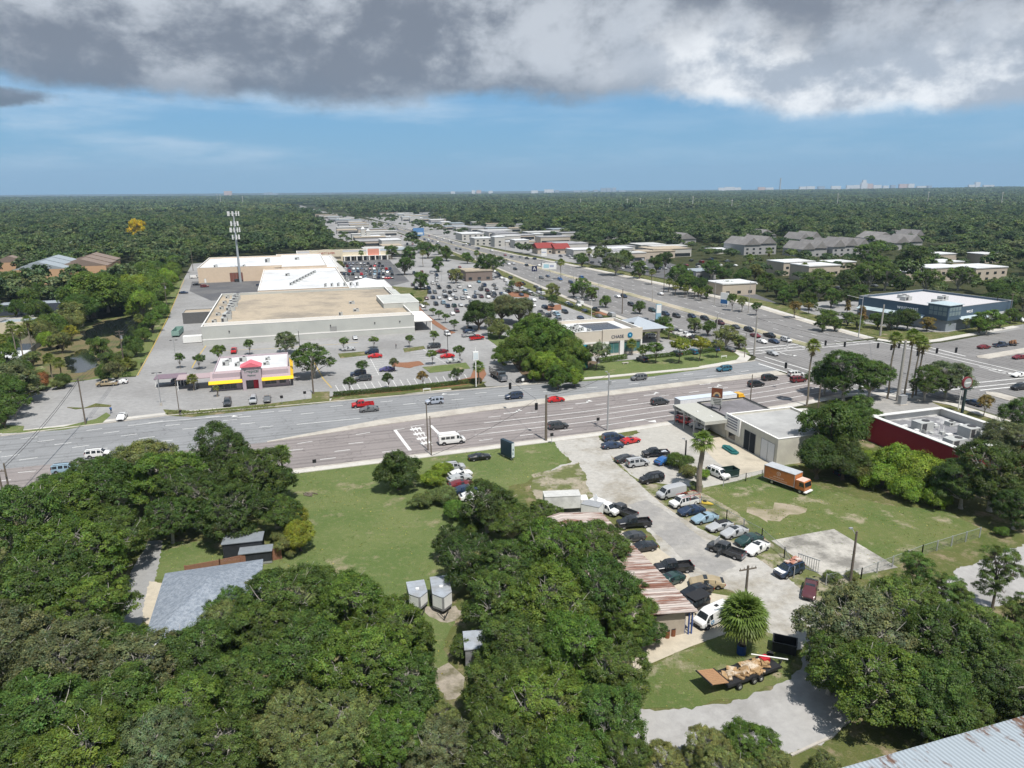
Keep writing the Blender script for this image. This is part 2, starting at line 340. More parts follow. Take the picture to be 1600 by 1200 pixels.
# intersection and the other two arms
gnd('junction', [(130.9,134),(130.9,178),(134.5,182),(136,190),(186,190),(188,184),(197,179.5),(207,180),(208,132),(187,132),(184,120),(150,118),(149,127),(146,131)], roadB_m, .058, 4, False)
gnd('road', [(206,132),(206,180),(255,190),(340,200),(340,140)], roadB_m, .05, 3, False)
gnd('avenue', [(150,119),(150,96),(152,60),(200,60),(200,119)], roadB_m, .05, 3, False)
gnd('median_kerb', [(198,157),(196.5,159),(198,161),(224,165),(260,171),(260,167),(224,161)], conc, .19, None, False)
gnd('median_kerb', [(163,128),(165,130),(167,128),(169,80),(163,80)], conc, .19, None, False)
gnd('pavement', [(111,136.8),(131,139.6),(140,137.5),(146.5,130.5),(149,124),(149,60),(146.6,60),(146.6,124),(144,130),(138,135),(131,137.4),(111,134.8)], conc_l, .15, 1, False)
gnd('pavement', [(111,174.2),(128,177.5),(132.6,182),(134,190),(131.8,190),(130,184),(126,180),(111,176.5)], conc_l, .15, 1, False)
gnd('pavement', [(188,190),(189.5,185.5),(198,181.3),(207,181.8),(255,192),(255,194.6),(207,184.6),(198,184),(192,187.6),(190.4,192)], conc_l, .15, 1, False)
gnd('grass_verge', [(190.4,192),(192,187.6),(198,184),(207,184.6),(255,194.6),(300,204),(300,210),(222,193),(214,196),(208,215),(198,222),(193,215)], scrub_m, .10, None, False)
# verges and islands
gnd('grass_verge', [(255,640),(262,650),(300,652),(440,637),(515,629),(515,612),(487,613),(487,623),(420,631),(300,643)], scrub_m, .09, None)
gnd('grass_verge', [(3,664),(10,640),(47,616),(36,608),(-40,640),(-40,682),(3,677)], grass_m, .09, None)
gnd('grass_verge', [(3,664),(38,666),(36,673),(100,667),(150,655),(166,645),(173,649),(160,661),(100,672),(3,678)], grass_m, .094, None)
gnd('grass_verge', [(105,637),(132,638),(150,631),(174,634),(172,636),(150,636),(118,640)], scrub_m, .17, None)
gnd('mulch_bed', [(520,621),(620,613),(720,603),(752,597),(760,585),(756,575),(740,578),(735,590),(700,598),(620,606),(520,618)], mulch_m, .12, None)
gnd('grass_verge', [(515,629),(622,617),(752,602),(760,597),(752,597),(720,603),(620,613),(520,621)], scrub_m, .115, None)
gnd('grass_verge', [(833,600),(860,599),(1000,591),(1100,577),(1160,562),(1172,553),(1164,543),(1100,553),(1000,561),(930,569),(905,585),(850,592)], grass_m, .10, None)
gnd('mulch_bed', [(842,597),(905,592),(912,580),(935,566),(900,560),(840,560),(800,566),(815,585)], mat('dark_leaf_litter', (.13,.095,.06), .95, .3, 3), .13, None)
gnd('grass_verge', [(773,538),(762,530),(762,520),(790,525),(825,540),(830,570),(800,560)], grass_m, .12, None)
gnd('grass_verge', [(660,574),(728,567),(735,576),(672,583)], grass_m, .12, None)
gnd('garden_bed', [(610,568),(655,565),(662,570),(640,575),(612,573)], mulch_m, .12, None)
gnd('grass_verge', [(528,553),(590,548),(592,553),(532,560)], scrub_m, .12, None)
gnd('grass_verge', [(630,545),(662,541),(665,545),(632,551)], scrub_m, .12, None)
for i, q in enumerate([[(638,468),(644,464),(664,490),(700,515),(712,520),(704,522),(685,512),(660,495)],
          [(792,457),(828,455),(826,465),(800,464)], [(850,478),(876,476),(878,484),(856,486)], [(922,488),(948,487),(950,493),(928,493)]]):
    gnd('mulch_bed', q, mulch_m, .12+.001*i, None)
# yellow kerb along the service road
def stripe(mb, p, q, w, z):
    d = (q-p); d.z = 0; n = Vector((-d.y, d.x, 0)).normalized()*w/2
    mb.add([(p.x-n.x,p.y-n.y,z),(q.x-n.x,q.y-n.y,z),(q.x+n.x,q.y+n.y,z),(p.x+n.x,p.y+n.y,z)], [(0,1,2,3)])
mb = MB()
K = [(215,587),(238,545),(262,497),(278,460),(288,437)]
for a_, b_ in zip(K, K[1:]):
    p, q = P(*a_), P(*b_); d = (q-p).normalized(); n = Vector((-d.y,d.x,0))*.11
    mb.add([(p-n)[:2]+(0,), (q-n)[:2]+(0,), (q+n)[:2]+(0,), (p+n)[:2]+(0,), (p-n)[:2]+(.17,), (q-n)[:2]+(.17,), (q+n)[:2]+(.17,), (p+n)[:2]+(.17,)], [(4,5,6,7),(0,1,5,4),(1,2,6,5),(2,3,7,6),(3,0,4,7)])
struct('yellow_kerb', mb, yline_m)
# near grounds
gnd('lawn', [(452,735),(586,722),(675,710),(760,697),(850,690),(868,684),(892,712),(880,735),(840,745),(800,760),(720,900),(700,1000),(690,1080),(560,1080),(440,900)], grass_m, .012, -8)
gnd('gravel_yard', [(862,687),(945,677),(975,712),(1012,756),(1080,800),(1110,830),(1155,850),(1235,905),(1295,948),(1300,985),(1245,1015),(1195,990),(1150,925),(1070,900),(985,800),(870,800),(830,760),(850,738),(892,722)], gravel_m, .020, 1)
gnd('weedy_yard', [(830,742),(860,735),(905,722),(915,745),(930,790),(880,800),(835,780)], gravel2_m, .024, None)
gnd('weedy_yard', [(945,690),(955,716),(975,735),(1012,768),(1050,800),(1085,822),(1110,835),(1150,850),(1235,905),(1260,930),(1290,950),(1330,905),(1240,880),(1205,850),(1150,800),(1090,765),(1010,755),(985,742),(962,720),(952,700)], gravel2_m, .026, None, jag=.18)
gnd('driveway', [(980,788),(1010,782),(1060,812),(1110,850),(1150,885),(1120,900),(1075,880),(1020,830)], mat('worn_asphalt', (.27,.262,.25), .95, .16, 1., c2=(.35,.335,.31), scale2=.2), .030, None)
gnd('concrete_pad', [(900,800),(985,835),(1020,850),(1060,880),(1100,925),(1160,935),(1150,985),(1080,1010),(1005,1042),(990,1050),(985,1000),(1000,940)], pad_m, .034, 1)
gnd('grass_island', [(1003,1045),(1080,1012),(1150,988),(1200,990),(1240,1015),(1238,1055),(1200,1075),(1140,1095),(1060,1107),(1010,1108),(990,1100)], field_m, .036, -3)
gnd('forecourt', [(945,676),(1000,668),(1066,656),(1092,672),(1150,692),(1215,733),(1150,752),(1100,762),(1045,757),(1005,752),(975,728),(955,712),(935,690)], mat('forecourt_concrete', (.40,.385,.35), .9, .14, 1, c2=(.31,.295,.27), scale2=.1, lo=.5, hi=.7), .032, 1)
gnd('forecourt', [(1104,676),(1150,690),(1215,729),(1150,744),(1120,722),(1098,700)], pad_m, .038, None)
gnd('grass_island', [(937,680),(990,670),(1002,677),(968,684),(940,690)], scrub_m, .10, None)
gnd('concrete_pad', [(1170,653),(1210,640),(1260,638),(1275,645),(1240,655),(1200,650)], conc_l, .03, 1)
gnd('car_park', [(1345,625),(1385,612),(1455,628),(1500,650),(1440,640),(1372,655)], lane_m, .03, 1)
gnd('street', [(985,1108),(1060,1108),(1140,1097),(1200,1077),(1242,1052),(1262,1015),(1300,985),(1420,935),(1480,905),(1500,888),(1545,872),(1600,850),(1640,900),(1600,935),(1500,960),(1400,1010),(1340,1080),(1320,1140),(1240,1180),(1120,1195),(1000,1250),(900,1250),(940,1160)], street_m, .022, -2)
mb = MB()
kk = [(1236,1181),(1275,1163),(1300,1152),(1330,1120)]
for a_, b_ in zip(kk, kk[1:]):
    p, q = P(*a_), P(*b_); d = (q-p).normalized(); n = Vector((-d.y,d.x,0))*.12
    mb.add([(p-n)[:2]+(0,), (q-n)[:2]+(0,), (q+n)[:2]+(0,), (p+n)[:2]+(0,), (p-n)[:2]+(.14,), (q-n)[:2]+(.14,), (q+n)[:2]+(.14,), (p+n)[:2]+(.14,)], [(4,5,6,7),(0,1,5,4),(1,2,6,5),(2,3,7,6),(3,0,4,7)])
struct('kerb', mb, conc)
gnd('field', [(1085,770),(1120,745),(1200,730),(1300,770),(1400,790),(1480,800),(1545,835),(1440,868),(1350,905),(1290,900),(1205,848),(1150,815)], field_m, .014, -5)
gnd('concrete_slab', [(1205,845),(1257,835),(1303,827),(1403,887),(1350,897),(1290,905)], slab_m, .06, 0)
gnd('bare_patch', [(1165,800),(1210,788),(1262,795),(1240,808),(1190,818)], mat('pale_dirt', (.33,.28,.21), .95, .15, 1.2, c2=(.17,.16,.08), scale2=.3), .018, None)
gnd('driveway', [(230,845),(252,845),(250,880),(240,925),(222,972),(205,1010),(175,1010),(192,950),(208,890)], mat('drive_asphalt', (.27,.27,.265), .95, .12, 1.2), .02, 0)
gnd('driveway', [(234,908),(276,912),(262,935),(243,985),(222,968)], pad_m, .026, 0)
gnd('lawn', [(252,845),(380,845),(440,860),(430,890),(276,912),(236,905)], grass_m, .016, -3)
gnd('sandy_path', [(684,1045),(700,1036),(716,1045),(722,1068),(712,1092),(690,1095),(676,1070)], mat('sand', (.30,.265,.215), .95, .2, 1.5, c2=(.13,.12,.07), scale2=.5), .02, -2)
gnd('sandy_path', [(662,950),(715,945),(728,958),(700,972),(672,964)], MATS['sand'], .022, -2)
# water
wm = mat('canal_water', (.012,.016,.014), .06, 0, spec=.8); WN, WL = nodes_of(wm)
nz = WN.new('ShaderNodeTexNoise'); nz.inputs['Scale'].default_value = .8; bp = WN.new('ShaderNodeBump'); bp.inputs['Strength'].default_value = .08
g_ = WN.new('ShaderNodeNewGeometry'); WL.new(g_.outputs['Position'], nz.inputs['Vector']); WL.new(nz.outputs['Fac'], bp.inputs['Height']); WL.new(bp.outputs[0], WN['Principled BSDF'].inputs['Normal'])
bank_m = mat('muddy_reed_bank', (.15,.12,.06), .95, .3, 1.5, c2=(.08,.10,.032), scale2=.15)
for q in ([(60,585),(75,552),(120,520),(160,500),(232,490),(246,497),(240,515),(215,540),(185,560),(165,585),(150,590),(100,596)],[(35,572),(60,545),(90,528),(100,535),(75,560),(50,590)]): gnd('mud_bank', q, bank_m, .012, None, jag=1.2)
for q in ([(98,577),(104,560),(118,548),(138,545),(152,553),(150,572),(135,582),(112,583)], [(122,530),(138,514),(165,502),(200,495),(234,496),(238,508),(228,522),(205,538),(185,545),(190,532),(176,524),(150,528),(135,536)], [(-30,552),(30,532),(75,513),(84,520),(64,541),(20,562),(-30,576)]):
    gnd('pond_water', q, wm, .02, 0)
# ================================================================ painted markings
def dashes(mb, L_, offs, a0, a1, z, on=3, off=9, w=.22, ph=0):
    a = a0+ph; xs = [p[0] for p in L_]; ys = [p[1] for p in L_]
    while a < a1:
        e = min(a+on, a1); stripe(mb, G(a, float(np.interp(a, xs, ys))+offs), G(e, float(np.interp(e, xs, ys))+offs), w, z); a += on+off
def solid(mb, L_, offs, a0, a1, z, w=.22):
    n = max(1, int((a1-a0)/8)); xs = [p[0] for p in L_]; ys = [p[1] for p in L_]
    for i in range(n):
        a = a0+(a1-a0)*i/n; e = a0+(a1-a0)*(i+1)/n
        stripe(mb, G(a, float(np.interp(a, xs, ys))+offs), G(e, float(np.interp(e, xs, ys))+offs), w, z)
ZM = .064
mk = MB()
for k, o in enumerate((3.6, 7.2, 10.8)): dashes(mk, nearA, o, -130, 17, ZM, ph=3*k)
for o in (3.6, 7.2): dashes(mk, nearA, o, 34, 60, ZM, 3, 6)
solid(mk, nearA, 3.7, 62, 131, ZM); solid(mk, nearA, 7.3, 35, 131, ZM); solid(mk, nearA, 10.8, 31, 131, ZM); solid(mk, nearA, 14.4, 38, 131, ZM)
dashes(mk, nearA, 18, 40, 131, ZM, 3, 6)
dashes(mk, medN, -3.6, -6, 30, ZM, 3, 9, ph=4)
for k, o in enumerate((-3.8, -7.6, -11.4, -15, -18.6)): dashes(mk, farA, o, -130, -6, ZM+.004, ph=4*k)
for k, o in enumerate((-3.9, -7.8)): dashes(mk, farA, o, -6, 125, ZM+.004, ph=5*k)
solid(mk, farA, -15.5, -2, 12, ZM+.004); solid(mk, farA, -.6, -24, -10, ZM+.004); solid(mk, farA, -4.2, -38, -14, ZM+.004)
# mid-block stop bars and hatched crossing
for x0, y0, x1, y1, w in ((617,672,641,704,.65),(673,665,692,684,.65),(617,672,632,670,.2),(689,684,709,678,.3)):
    stripe(mk, P(x0,y0), P(x1,y1), w, ZM)
for i in range(4):
    x, y = 641+i*5.3, 671+i*7.3
    stripe(mk, P(x, y+1), P(x+17, y-2), 1.0, ZM)
    for k in range(3): stripe(mk, P(x+2+6*k, y-3), P(x+6+6*k, y+3.2), .22, ZM+.004)
# junction crossings: pairs of wide bars
zc = ZM+.008
def gs(a0,b0,a1,b1,w=.45): stripe(mk, G(a0,b0), G(a1,b1), w, zc)
gs(134,189,188,190.5); gs(134,185.6,188,187.2); gs(136,192.5,160,193.2,.6)
gs(133,180,136,141); gs(136.8,181,139.8,141); gs(129.6,174,130.8,161,.6)
gs(187,187,189,141); gs(190.4,186,192.6,141); gs(195,162,195.5,180,.6)
gs(141,138,188,137); gs(143,134.6,190,133.6); gs(165,131.5,187,131,.6)
for k in range(9): gs(143.2+k*2.4,134.8,142.6+k*2.4,137.7,.35)
for k in range(6): gs(150+k*7,187.4,150+k*7,190.2,.3)
# turn lane arrows
def arrow(p, ang, s=1.0, turn=1, z=ZM+.012):
    c, t = math.cos(ang), math.sin(ang)
    def T(u, v): return (p.x+(u*c-v*t)*s, p.y+(u*t+v*c)*s, z)
    mk.add([T(-2,-.13), T(.6,-.13), T(.6,.13), T(-2,.13)], [(0,1,2,3)])
    mk.add([T(.45,-.13), T(1.3,.9*turn-.1), T(1.0,.9*turn+.25), T(.35,.2)], [(0,1,2,3)])
    mk.add([T(.55,.75*turn), T(1.9,.55*turn), T(1.5,1.6*turn)], [(0,1,2)])
for x, y in ((795,638),(803,645),(905,624),(914,630),(1008,611),(1020,617),(1106,600),(1119,605)): arrow(P(x,y), TH, 1.25, 1)
arrow(P(1002,657), TH, 1.6, -1); arrow(P(376,652), TH+math.pi, 1.1, -1); arrow(P(704,617), TH+math.pi, 1.1, -1)
for x, y in ((1228,554),(1545,577),(1560,582)): arrow(P(x,y), TH-math.pi/2, 1.5, 1)
# avenue lane lines
def bmark(t, i0, i1, w, on=3., off=9.):
    A = lerpl(Bl, Br, t)
    for p, q in zip(A[i0:i1], A[i0+1:i1+1]):
        L_ = (q-p).length; d = (q-p)/L_; s = 0
        while s < L_-on:
            stripe(mk, p+d*s, p+d*(s+on), w, ZM); s += on+off
for t in (.13,.25,.36,.66,.78,.89): bmark(t, 0, 6, .25)
for t in (.46,.555): bmark(t, 0, 6, .2, 8, 0)
for k in range(4): gs(153+0*k, 0, 153, 0, .01) if False else None
# left car park and front rows of bay lines
for i in range(19):
    x = 530+i*11.2; stripe(mk, P(x, 612-i*.95), P(x-6, 602-i*.95), .14, .036)
for i in range(13):
    f = i/12; p = P(762+f*0-4+f*28, 529+f*34); stripe(mk, p, p+(G(1,0)*5.2), .14, .036)
for (x0,y0),(x1,y1),n in (((575,553),(592,586),11),((660,545),(700,570),9)):
    for i in range(n):
        f = i/(n-1); p = P(x0+(x1-x0)*f, y0+(y1-y0)*f)
        stripe(mk, p-G(1,0)*5, p+G(1,0)*5, .13, .036)
    stripe(mk, P(x0,y0), P(x1,y1), .13, .038)
for i in range(16): p = P(935+i*7, 560-i*.75) ; stripe(mk, p, p+G(-.2,5.2), .13, .036)
for bb in (332,345,358,372,386):
    for i in range(40):
        a = 68+i*2.75
        if a < 126: stripe(mk, G(a, bb-2.6), G(a, bb+2.6), .12, .036)
for bb in (233,246,262,278,296):
    for i in range(22):
        a = 100+i*2.75 if bb < 250 else 96+i*2.75
        if a < 128: stripe(mk, G(a, bb-2.6), G(a, bb+2.6), .12, .036)
struct('lane_markings', mk, line_m)
ym = MB()
for pts in ([(345,548),(420,545),(525,538),(560,535)], [(487,560),(505,592),(518,606)], [(322,540),(308,560),(300,575)]):
    for p, q in zip(pts, pts[1:]): stripe(ym, P(*p), P(*q), .3, .044)
struct('yellow_markings', ym, yline_m)
# ================================================================ vegetation
bark = mat('bark', (.14,.115,.09), .95, .25, 5)
bark_g = mat('grey_bark', (.38,.36,.32), .95, .25, 5)
leaf_m = leafmat('foliage', None, .34)
def quads_mesh(name, C_, Nn, L_, Wd, tint, mats, extra=None):
    """leaf quads: centres, normals, length, width, tint per leaf; optional extra MB (limbs)"""
    n = len(C_); Nn = Nn/np.linalg.norm(Nn, axis=1, keepdims=True)
    rv = rng.normal(size=(n,3)); U = np.cross(Nn, rv); U /= np.linalg.norm(U, axis=1, keepdims=True); V = np.cross(Nn, U)
    L_ = np.broadcast_to(np.asarray(L_), (n,))[:,None]; Wd = np.broadcast_to(np.asarray(Wd), (n,))[:,None]
    vs = np.stack([C_-U*L_/2, C_+V*Wd/2+Nn*L_*.08, C_+U*L_/2, C_-V*Wd/2+Nn*L_*.08], 1).reshape(-1,3)
    me = bpy.data.meshes.new(name)
    me.vertices.add(4*n); me.loops.add(4*n); me.polygons.add(n)
    me.vertices.foreach_set('co', vs.astype(np.float32).ravel())
    me.loops.foreach_set('vertex_index', np.arange(4*n, dtype=np.int32))
    me.polygons.foreach_set('loop_start', np.arange(0, 4*n, 4, dtype=np.int32))
    me.polygons.foreach_set('loop_total', np.full(n, 4, dtype=np.int32))
    me.update()
    for m in mats: me.materials.append(m)
    at = me.attributes.new('tint', 'FLOAT_COLOR', 'POINT')
    t = np.repeat(tint, 4, axis=0); t = np.concatenate([t, np.ones((4*n,1))], 1)
    at.data.foreach_set('color', t.astype(np.float32).ravel())
    return me
def crown_pts(seed, R=6., zc=6.6, hz=3.6, nlobe=11, nclump=190, per=95, cr=.95, flat=.75, low=-.35, tall=0, spread=.78, droop=0):
    g = np.random.default_rng(seed)
    lob = []
    for i in range(nlobe):
        a = 2*math.pi*(i*.618034)+g.uniform(-.4,.4); rr = R*spread*math.sqrt((i+.3)/nlobe)*g.uniform(.75,1.08)
        z = zc+hz*(g.uniform(-.45,.35)+.35*(1-(rr/R)**2)); r = R*g.uniform(.22,.46)*(1.1-.25*rr/R)
        if droop and rr/R > .45: z -= hz*g.uniform(.0,.5)
        if tall: z = zc+hz*g.uniform(-.9,.95); rr *= 1-.45*max(0,(z-zc)/hz)
        lob.append((rr*math.cos(a), rr*math.sin(a), z, r))
    lob.append((0,0,zc+hz*.45,R*.42)); lob = np.array(lob)
    w = lob[:,3]**2; idx = g.choice(len(lob), nclump*3, p=w/w.sum())
    d = g.normal(size=(nclump*3,3)); d[:,2] = np.abs(d[:,2])*np.where(g.random(nclump*3)<.8,1,-.6); d /= np.linalg.norm(d, axis=1, keepdims=True)
    c = lob[idx,:3]+d*lob[idx,3:4]*g.uniform(.8,1.17,(nclump*3,1))*np.array([1,1,.8])
    dist = np.linalg.norm(c[:,None,:]-lob[None,:,:3], axis=2)/lob[None,:,3]
    dist[np.arange(len(c)), idx] = 9
    keep = dist.min(1) > .80
    c = c[keep][:nclump]; d = d[keep][:nclump]
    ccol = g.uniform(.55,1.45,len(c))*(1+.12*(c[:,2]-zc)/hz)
    n = len(c)*per; k = np.repeat(np.arange(len(c)), per)
    e = g.normal(size=(n,3)); e /= np.linalg.norm(e, axis=1, keepdims=True); e[:,2] = np.where(e[:,2]<low, -e[:,2], e[:,2])
    rad = cr*g.uniform(.65,1.35,len(c))[k]*g.random(n)**.35
    p = c[k]+e*rad[:,None]*np.array([1,1,flat])
    nn = e*.6+d[k]*.6+np.array([0,0,.45])+g.normal(size=(n,3))*.42
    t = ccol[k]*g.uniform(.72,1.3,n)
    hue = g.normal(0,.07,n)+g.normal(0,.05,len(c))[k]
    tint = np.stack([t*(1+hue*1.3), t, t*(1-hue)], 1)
    return p, nn, tint, lob
def limbs(seed, lob, h0=2.2, r0=.38, bend=.5, reach=.95):
    g = random.Random(seed); mb = MB()
    base = Vector((0,0,0)); fork = Vector((g.uniform(-.3,.3), g.uniform(-.3,.3), h0))
    mb.tube(base-Vector((0,0,.2)), base+Vector((0,0,.35)), r0*1.5, r0*1.05, 9); mb.tube(base+Vector((0,0,.3)), fork, r0*1.05, r0*.8, 9)
    for l in lob:
        e = Vector(l[:3])*1.0; e.z -= l[3]*.15; m = fork.lerp(e, .5)+Vector((g.uniform(-bend,bend), g.uniform(-bend,bend), .4))
        q1 = fork.lerp(m, .55)+Vector((0,0,-.15)); r = r0*.5
        mb.tube(fork, q1, r, r*.8, 6, caps=False); mb.tube(q1, m, r*.8, r*.6, 6, caps=False); mb.tube(m, e, r*.6, r*.28, 6, caps=False)
        for _ in range(7):
            a = g.uniform(0,6.28); b = g.uniform(-.1,1.1)
            d = Vector((math.cos(a)*math.cos(b), math.sin(a)*math.cos(b), math.sin(b)))
            k1 = e+d*l[3]*.6+Vector((0,0,g.uniform(-.2,.2))); k2 = e+d*l[3]*reach*g.uniform(.85,1.25)
            mb.tube(m.lerp(e,.7), k1, r*.3, r*.2, 4, caps=False); mb.tube(k1, k2, r*.2, .02, 4, caps=False)
    return mb
TREES = {}
def make_var(key, seed, leaf, n_lobe, n_clump, per, cr, R=6., zc=6.6, hz=3.6, h0=2.2, r0=.38, wr=.6, tall=0, low=-.35, flat=.75, reach=.95, spread=.78, droop=0):
    p, nn, t, lob = crown_pts(seed, R, zc, hz, n_lobe, n_clump, per, cr, flat, low, tall, spread, droop)
    L_ = leaf*rng.uniform(.7,1.35,len(p))
    me = quads_mesh('crown_'+key, p, nn, L_, L_*wr, t, [leaf_m])
    tr = limbs(seed, lob, h0, r0, reach=reach).mesh('trunk_'+key, [bark_g if 'oak' in key else bark])
    TREES.setdefault(key, []).append((me, tr, R))
for s in range(5): make_var('oak', 11+s, .24, 22, 540, 76, .62, reach=1.2, flat=.9, hz=4.4, zc=6.0, droop=1)
for s in range(3): make_var('round', 31+s, .25, 16, 420, 80, .66, R=5., zc=4.6, hz=4.2, h0=1.2, low=-.8, flat=.9, reach=.8, spread=.74, droop=1)
for s in range(3): make_var('bush', 41+s, .25, 12, 240, 75, .75, R=4., zc=2.0, hz=1.9, h0=.5, r0=.15, low=-.6, flat=.85, reach=.6)
for s in range(2): make_var('pine', 51+s, .34, 18, 190, 110, .66, R=4.5, zc=8.0, hz=4.2, h0=5.5, r0=.28, wr=.22, flat=.7, tall=1, reach=1.0)
for s in range(4): make_var('midoak', 61+s, .42, 15, 210, 50, .85, reach=.9, droop=1, flat=.9, zc=6.0, hz=4.2, h0=1.6)
for s in range(3): make_var('midround', 71+s, .38, 12, 170, 50, .75, R=5., zc=4.9, hz=4.1, h0=1.2, low=-.8, flat=.9, reach=.7, spread=.72, droop=1)
for s in range(3): make_var('lot', 81+s, .30, 8, 70, 60, .55, R=3., zc=4.3, hz=2.2, h0=1.9, r0=.13, low=-.6, flat=.9, reach=.8, spread=.7)
for s in range(2): make_var('cone', 91+s, .38, 14, 100, 45, .6, R=2.6, zc=4.8, hz=4.2, h0=.8, r0=.14, low=-.6, tall=1, reach=.6, spread=.7)
# species tints (albedo)
GC = {'oak': (.073,.120,.024), 'bright': (.094,.152,.025), 'olive': (.145,.170,.056), 'dark': (.056,.090,.020), 'lime': (.170,.240,.030),
      'yellow': (.23,.235,.03), 'rusty': (.20,.145,.045), 'brown': (.25,.12,.05), 'grey': (.115,.138,.062), 'pine': (.10,.15,.034)}
SPN = {'oak': 'mid green', 'bright': 'fresh green', 'olive': 'pale olive', 'dark': 'dark green', 'lime': 'lime green', 'yellow': 'yellowish', 'rusty': 'rusty brown', 'brown': 'red brown', 'grey': 'greyish green', 'pine': 'needled'}
OBST = []   # (x, y, r) of every planted tree
def tree(kind, loc, r, tint, name='tree', cat='tree', label=None, near=True, group=None, i=None, sz=1.):
    vs = TREES[kind]; me, tr, R0 = vs[random.randrange(len(vs)) if i is None else i % len(vs)]
    s = r/R0; rz = random.uniform(0, 6.28)
    if label is None:
        size = 'small' if r < 3 else ('broad' if r > 5.5 else 'rounded')
        label = f"{size} {SPN[tint]} {name.replace('_',' ')}"
    o = thing(name, label, cat, (loc[0], loc[1], 0), rz, group, near)
    o.scale = (s*random.uniform(.9,1.12), s*random.uniform(.9,1.12), s*sz*random.uniform(.92,1.08)); o.rotation_euler = (random.uniform(-.07,.07), random.uniform(-.07,.07), rz)
    c = GC[tint]; j = [random.uniform(.90,1.12) for _ in range(2)]
    col = (c[0]*j[0]*j[1], c[1]*j[0], c[2]*j[0])
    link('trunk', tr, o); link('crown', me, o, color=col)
    OBST.append((loc[0], loc[1], r)); return o
def ptree(x, y, rpx, tint='oak', kind='oak', name='oak_tree', sz=1., cat='tree', group=None, label=None, z0=None):
    """tree whose crown centre was surveyed at pixel x,y with crown radius rpx pixels"""
    R0 = TREES[kind][0][2]; zc0 = {'oak':6.0,'round':4.8,'bush':2.,'pine':8.2,'midoak':6.0,'midround':4.9,'lot':4.3,'cone':4.8}[kind]*sz
    zc = zc0 if z0 is None else z0
    for _ in range(5):
        p = P(x, y, zc); d = proj(p)[2]; r = rpx*d/F; zc = zc0*r/R0
        if zc > 30: zc = 30
    return tree(kind, (p.x, p.y), r, tint, name, cat, label, True, group, sz=sz)
# --- foreground woods (x, y, radius px, tint, kind)
FG = [(30,830,78,'oak'),(95,795,64,'bright'),(160,760,60,'oak'),(115,865,70,'bright'),(172,835,58,'oak'),(55,925,80,'oak'),(135,945,70,'bright'),(20,1010,78,'grey'),
 (225,735,52,'olive'),(258,752,58,'bright'),(340,712,52,'dark'),(395,740,58,'oak'),(300,778,52,'dark'),(365,800,52,'dark'),(425,752,40,'dark'),(440,805,34,'oak'),(265,810,42,'oak'),
 (100,1035,74,'grey'),(165,1010,62,'oak'),(230,1040,66,'grey'),(310,1020,60,'oak'),(350,985,46,'olive'),(455,945,62,'oak'),(400,985,58,'oak'),(545,945,64,'bright'),(618,985,56,'bright'),
 (470,1030,68,'oak'),(560,1040,72,'bright'),(630,1065,56,'oak'),(380,1075,66,'oak'),(290,1105,66,'bright'),(180,1105,70,'oak'),(70,1110,80,'oak'),(20,1170,74,'oak'),(130,1170,74,'bright'),
 (250,1175,66,'grey'),(350,1165,66,'oak'),(450,1130,66,'olive'),(540,1130,62,'olive'),(620,1150,60,'bright'),(500,1185,54,'olive'),(690,1175,50,'grey'),
 (708,845,34,'dark'),(760,790,46,'dark'),(735,880,46,'dark'),(800,815,40,'oak'),(850,800,28,'oak'),(800,880,56,'oak'),(868,868,56,'bright'),(925,855,46,'oak'),(775,940,60,'oak'),(860,945,66,'bright'),
 (935,930,58,'oak'),(985,965,46,'bright'),(800,1015,60,'oak'),(900,1020,68,'bright'),(968,1050,52,'oak'),(770,1085,60,'oak'),(855,1105,70,'bright'),(950,1125,60,'oak'),(780,1165,66,'oak'),(890,1185,64,'bright'),(975,1185,40,'oak'),
 (1345,985,74,'grey'),(1420,960,64,'pine'),(1300,1040,52,'oak'),(1375,1060,80,'bright'),(1480,1010,76,'oak'),(1455,1090,70,'oak'),(1545,1060,66,'dark'),(1530,985,52,'pine'),(1500,1120,40,'oak'),(1585,1100,40,'dark'),
 (1035,1190,36,'olive'),(1105,1170,44,'olive'),(1170,1160,46,'bright'),(1200,1195,36,'olive'),(1130,1205,46,'olive'),(1290,1200,26,'olive'),
 (1508,752,46,'dark'),(1555,745,58,'dark'),(1590,790,40,'dark'),(1575,688,44,'grey'),(1600,645,34,'oak'),(1566,706,30,'grey')]
for i, (x, y, r, t) in enumerate(FG): ptree(x, y, r, t, 'oak', 'oak_tree' if t != 'pine' else 'oak_tree')
for x, y, r, t in [(622,733,36,'dark'),(1322,583,44,'oak'),(1362,592,34,'oak'),(1290,590,28,'oak'),(1448,597,30,'oak'),(1482,590,34,'grey')]:
    ptree(x, y, r, t, 'round' if x < 700 else 'oak', 'oak_tree')
for x, y, r, t in [(1308,672,56,'oak'),(1280,712,40,'dark'),(1342,650,34,'oak'),(1320,715,38,'dark'),(456,806,30,'yellow'),(468,838,26,'yellow'),(448,850,20,'olive')]: ptree(x, y, r, t, 'round', 'oak_tree')
for x, y, r, t in [(1402,730,38,'lime'),(1438,745,38,'lime'),(1370,724,28,'lime'),(1458,738,26,'lime'),(1352,742,24,'olive'),(1418,768,26,'lime'),(1462,782,22,'lime'),(1382,748,30,'lime'),(1345,720,22,'olive'),(1470,750,26,'lime')]:
    ptree(x, y, r, t, 'bush', 'vine_thicket', cat='thicket', sz=1.1)
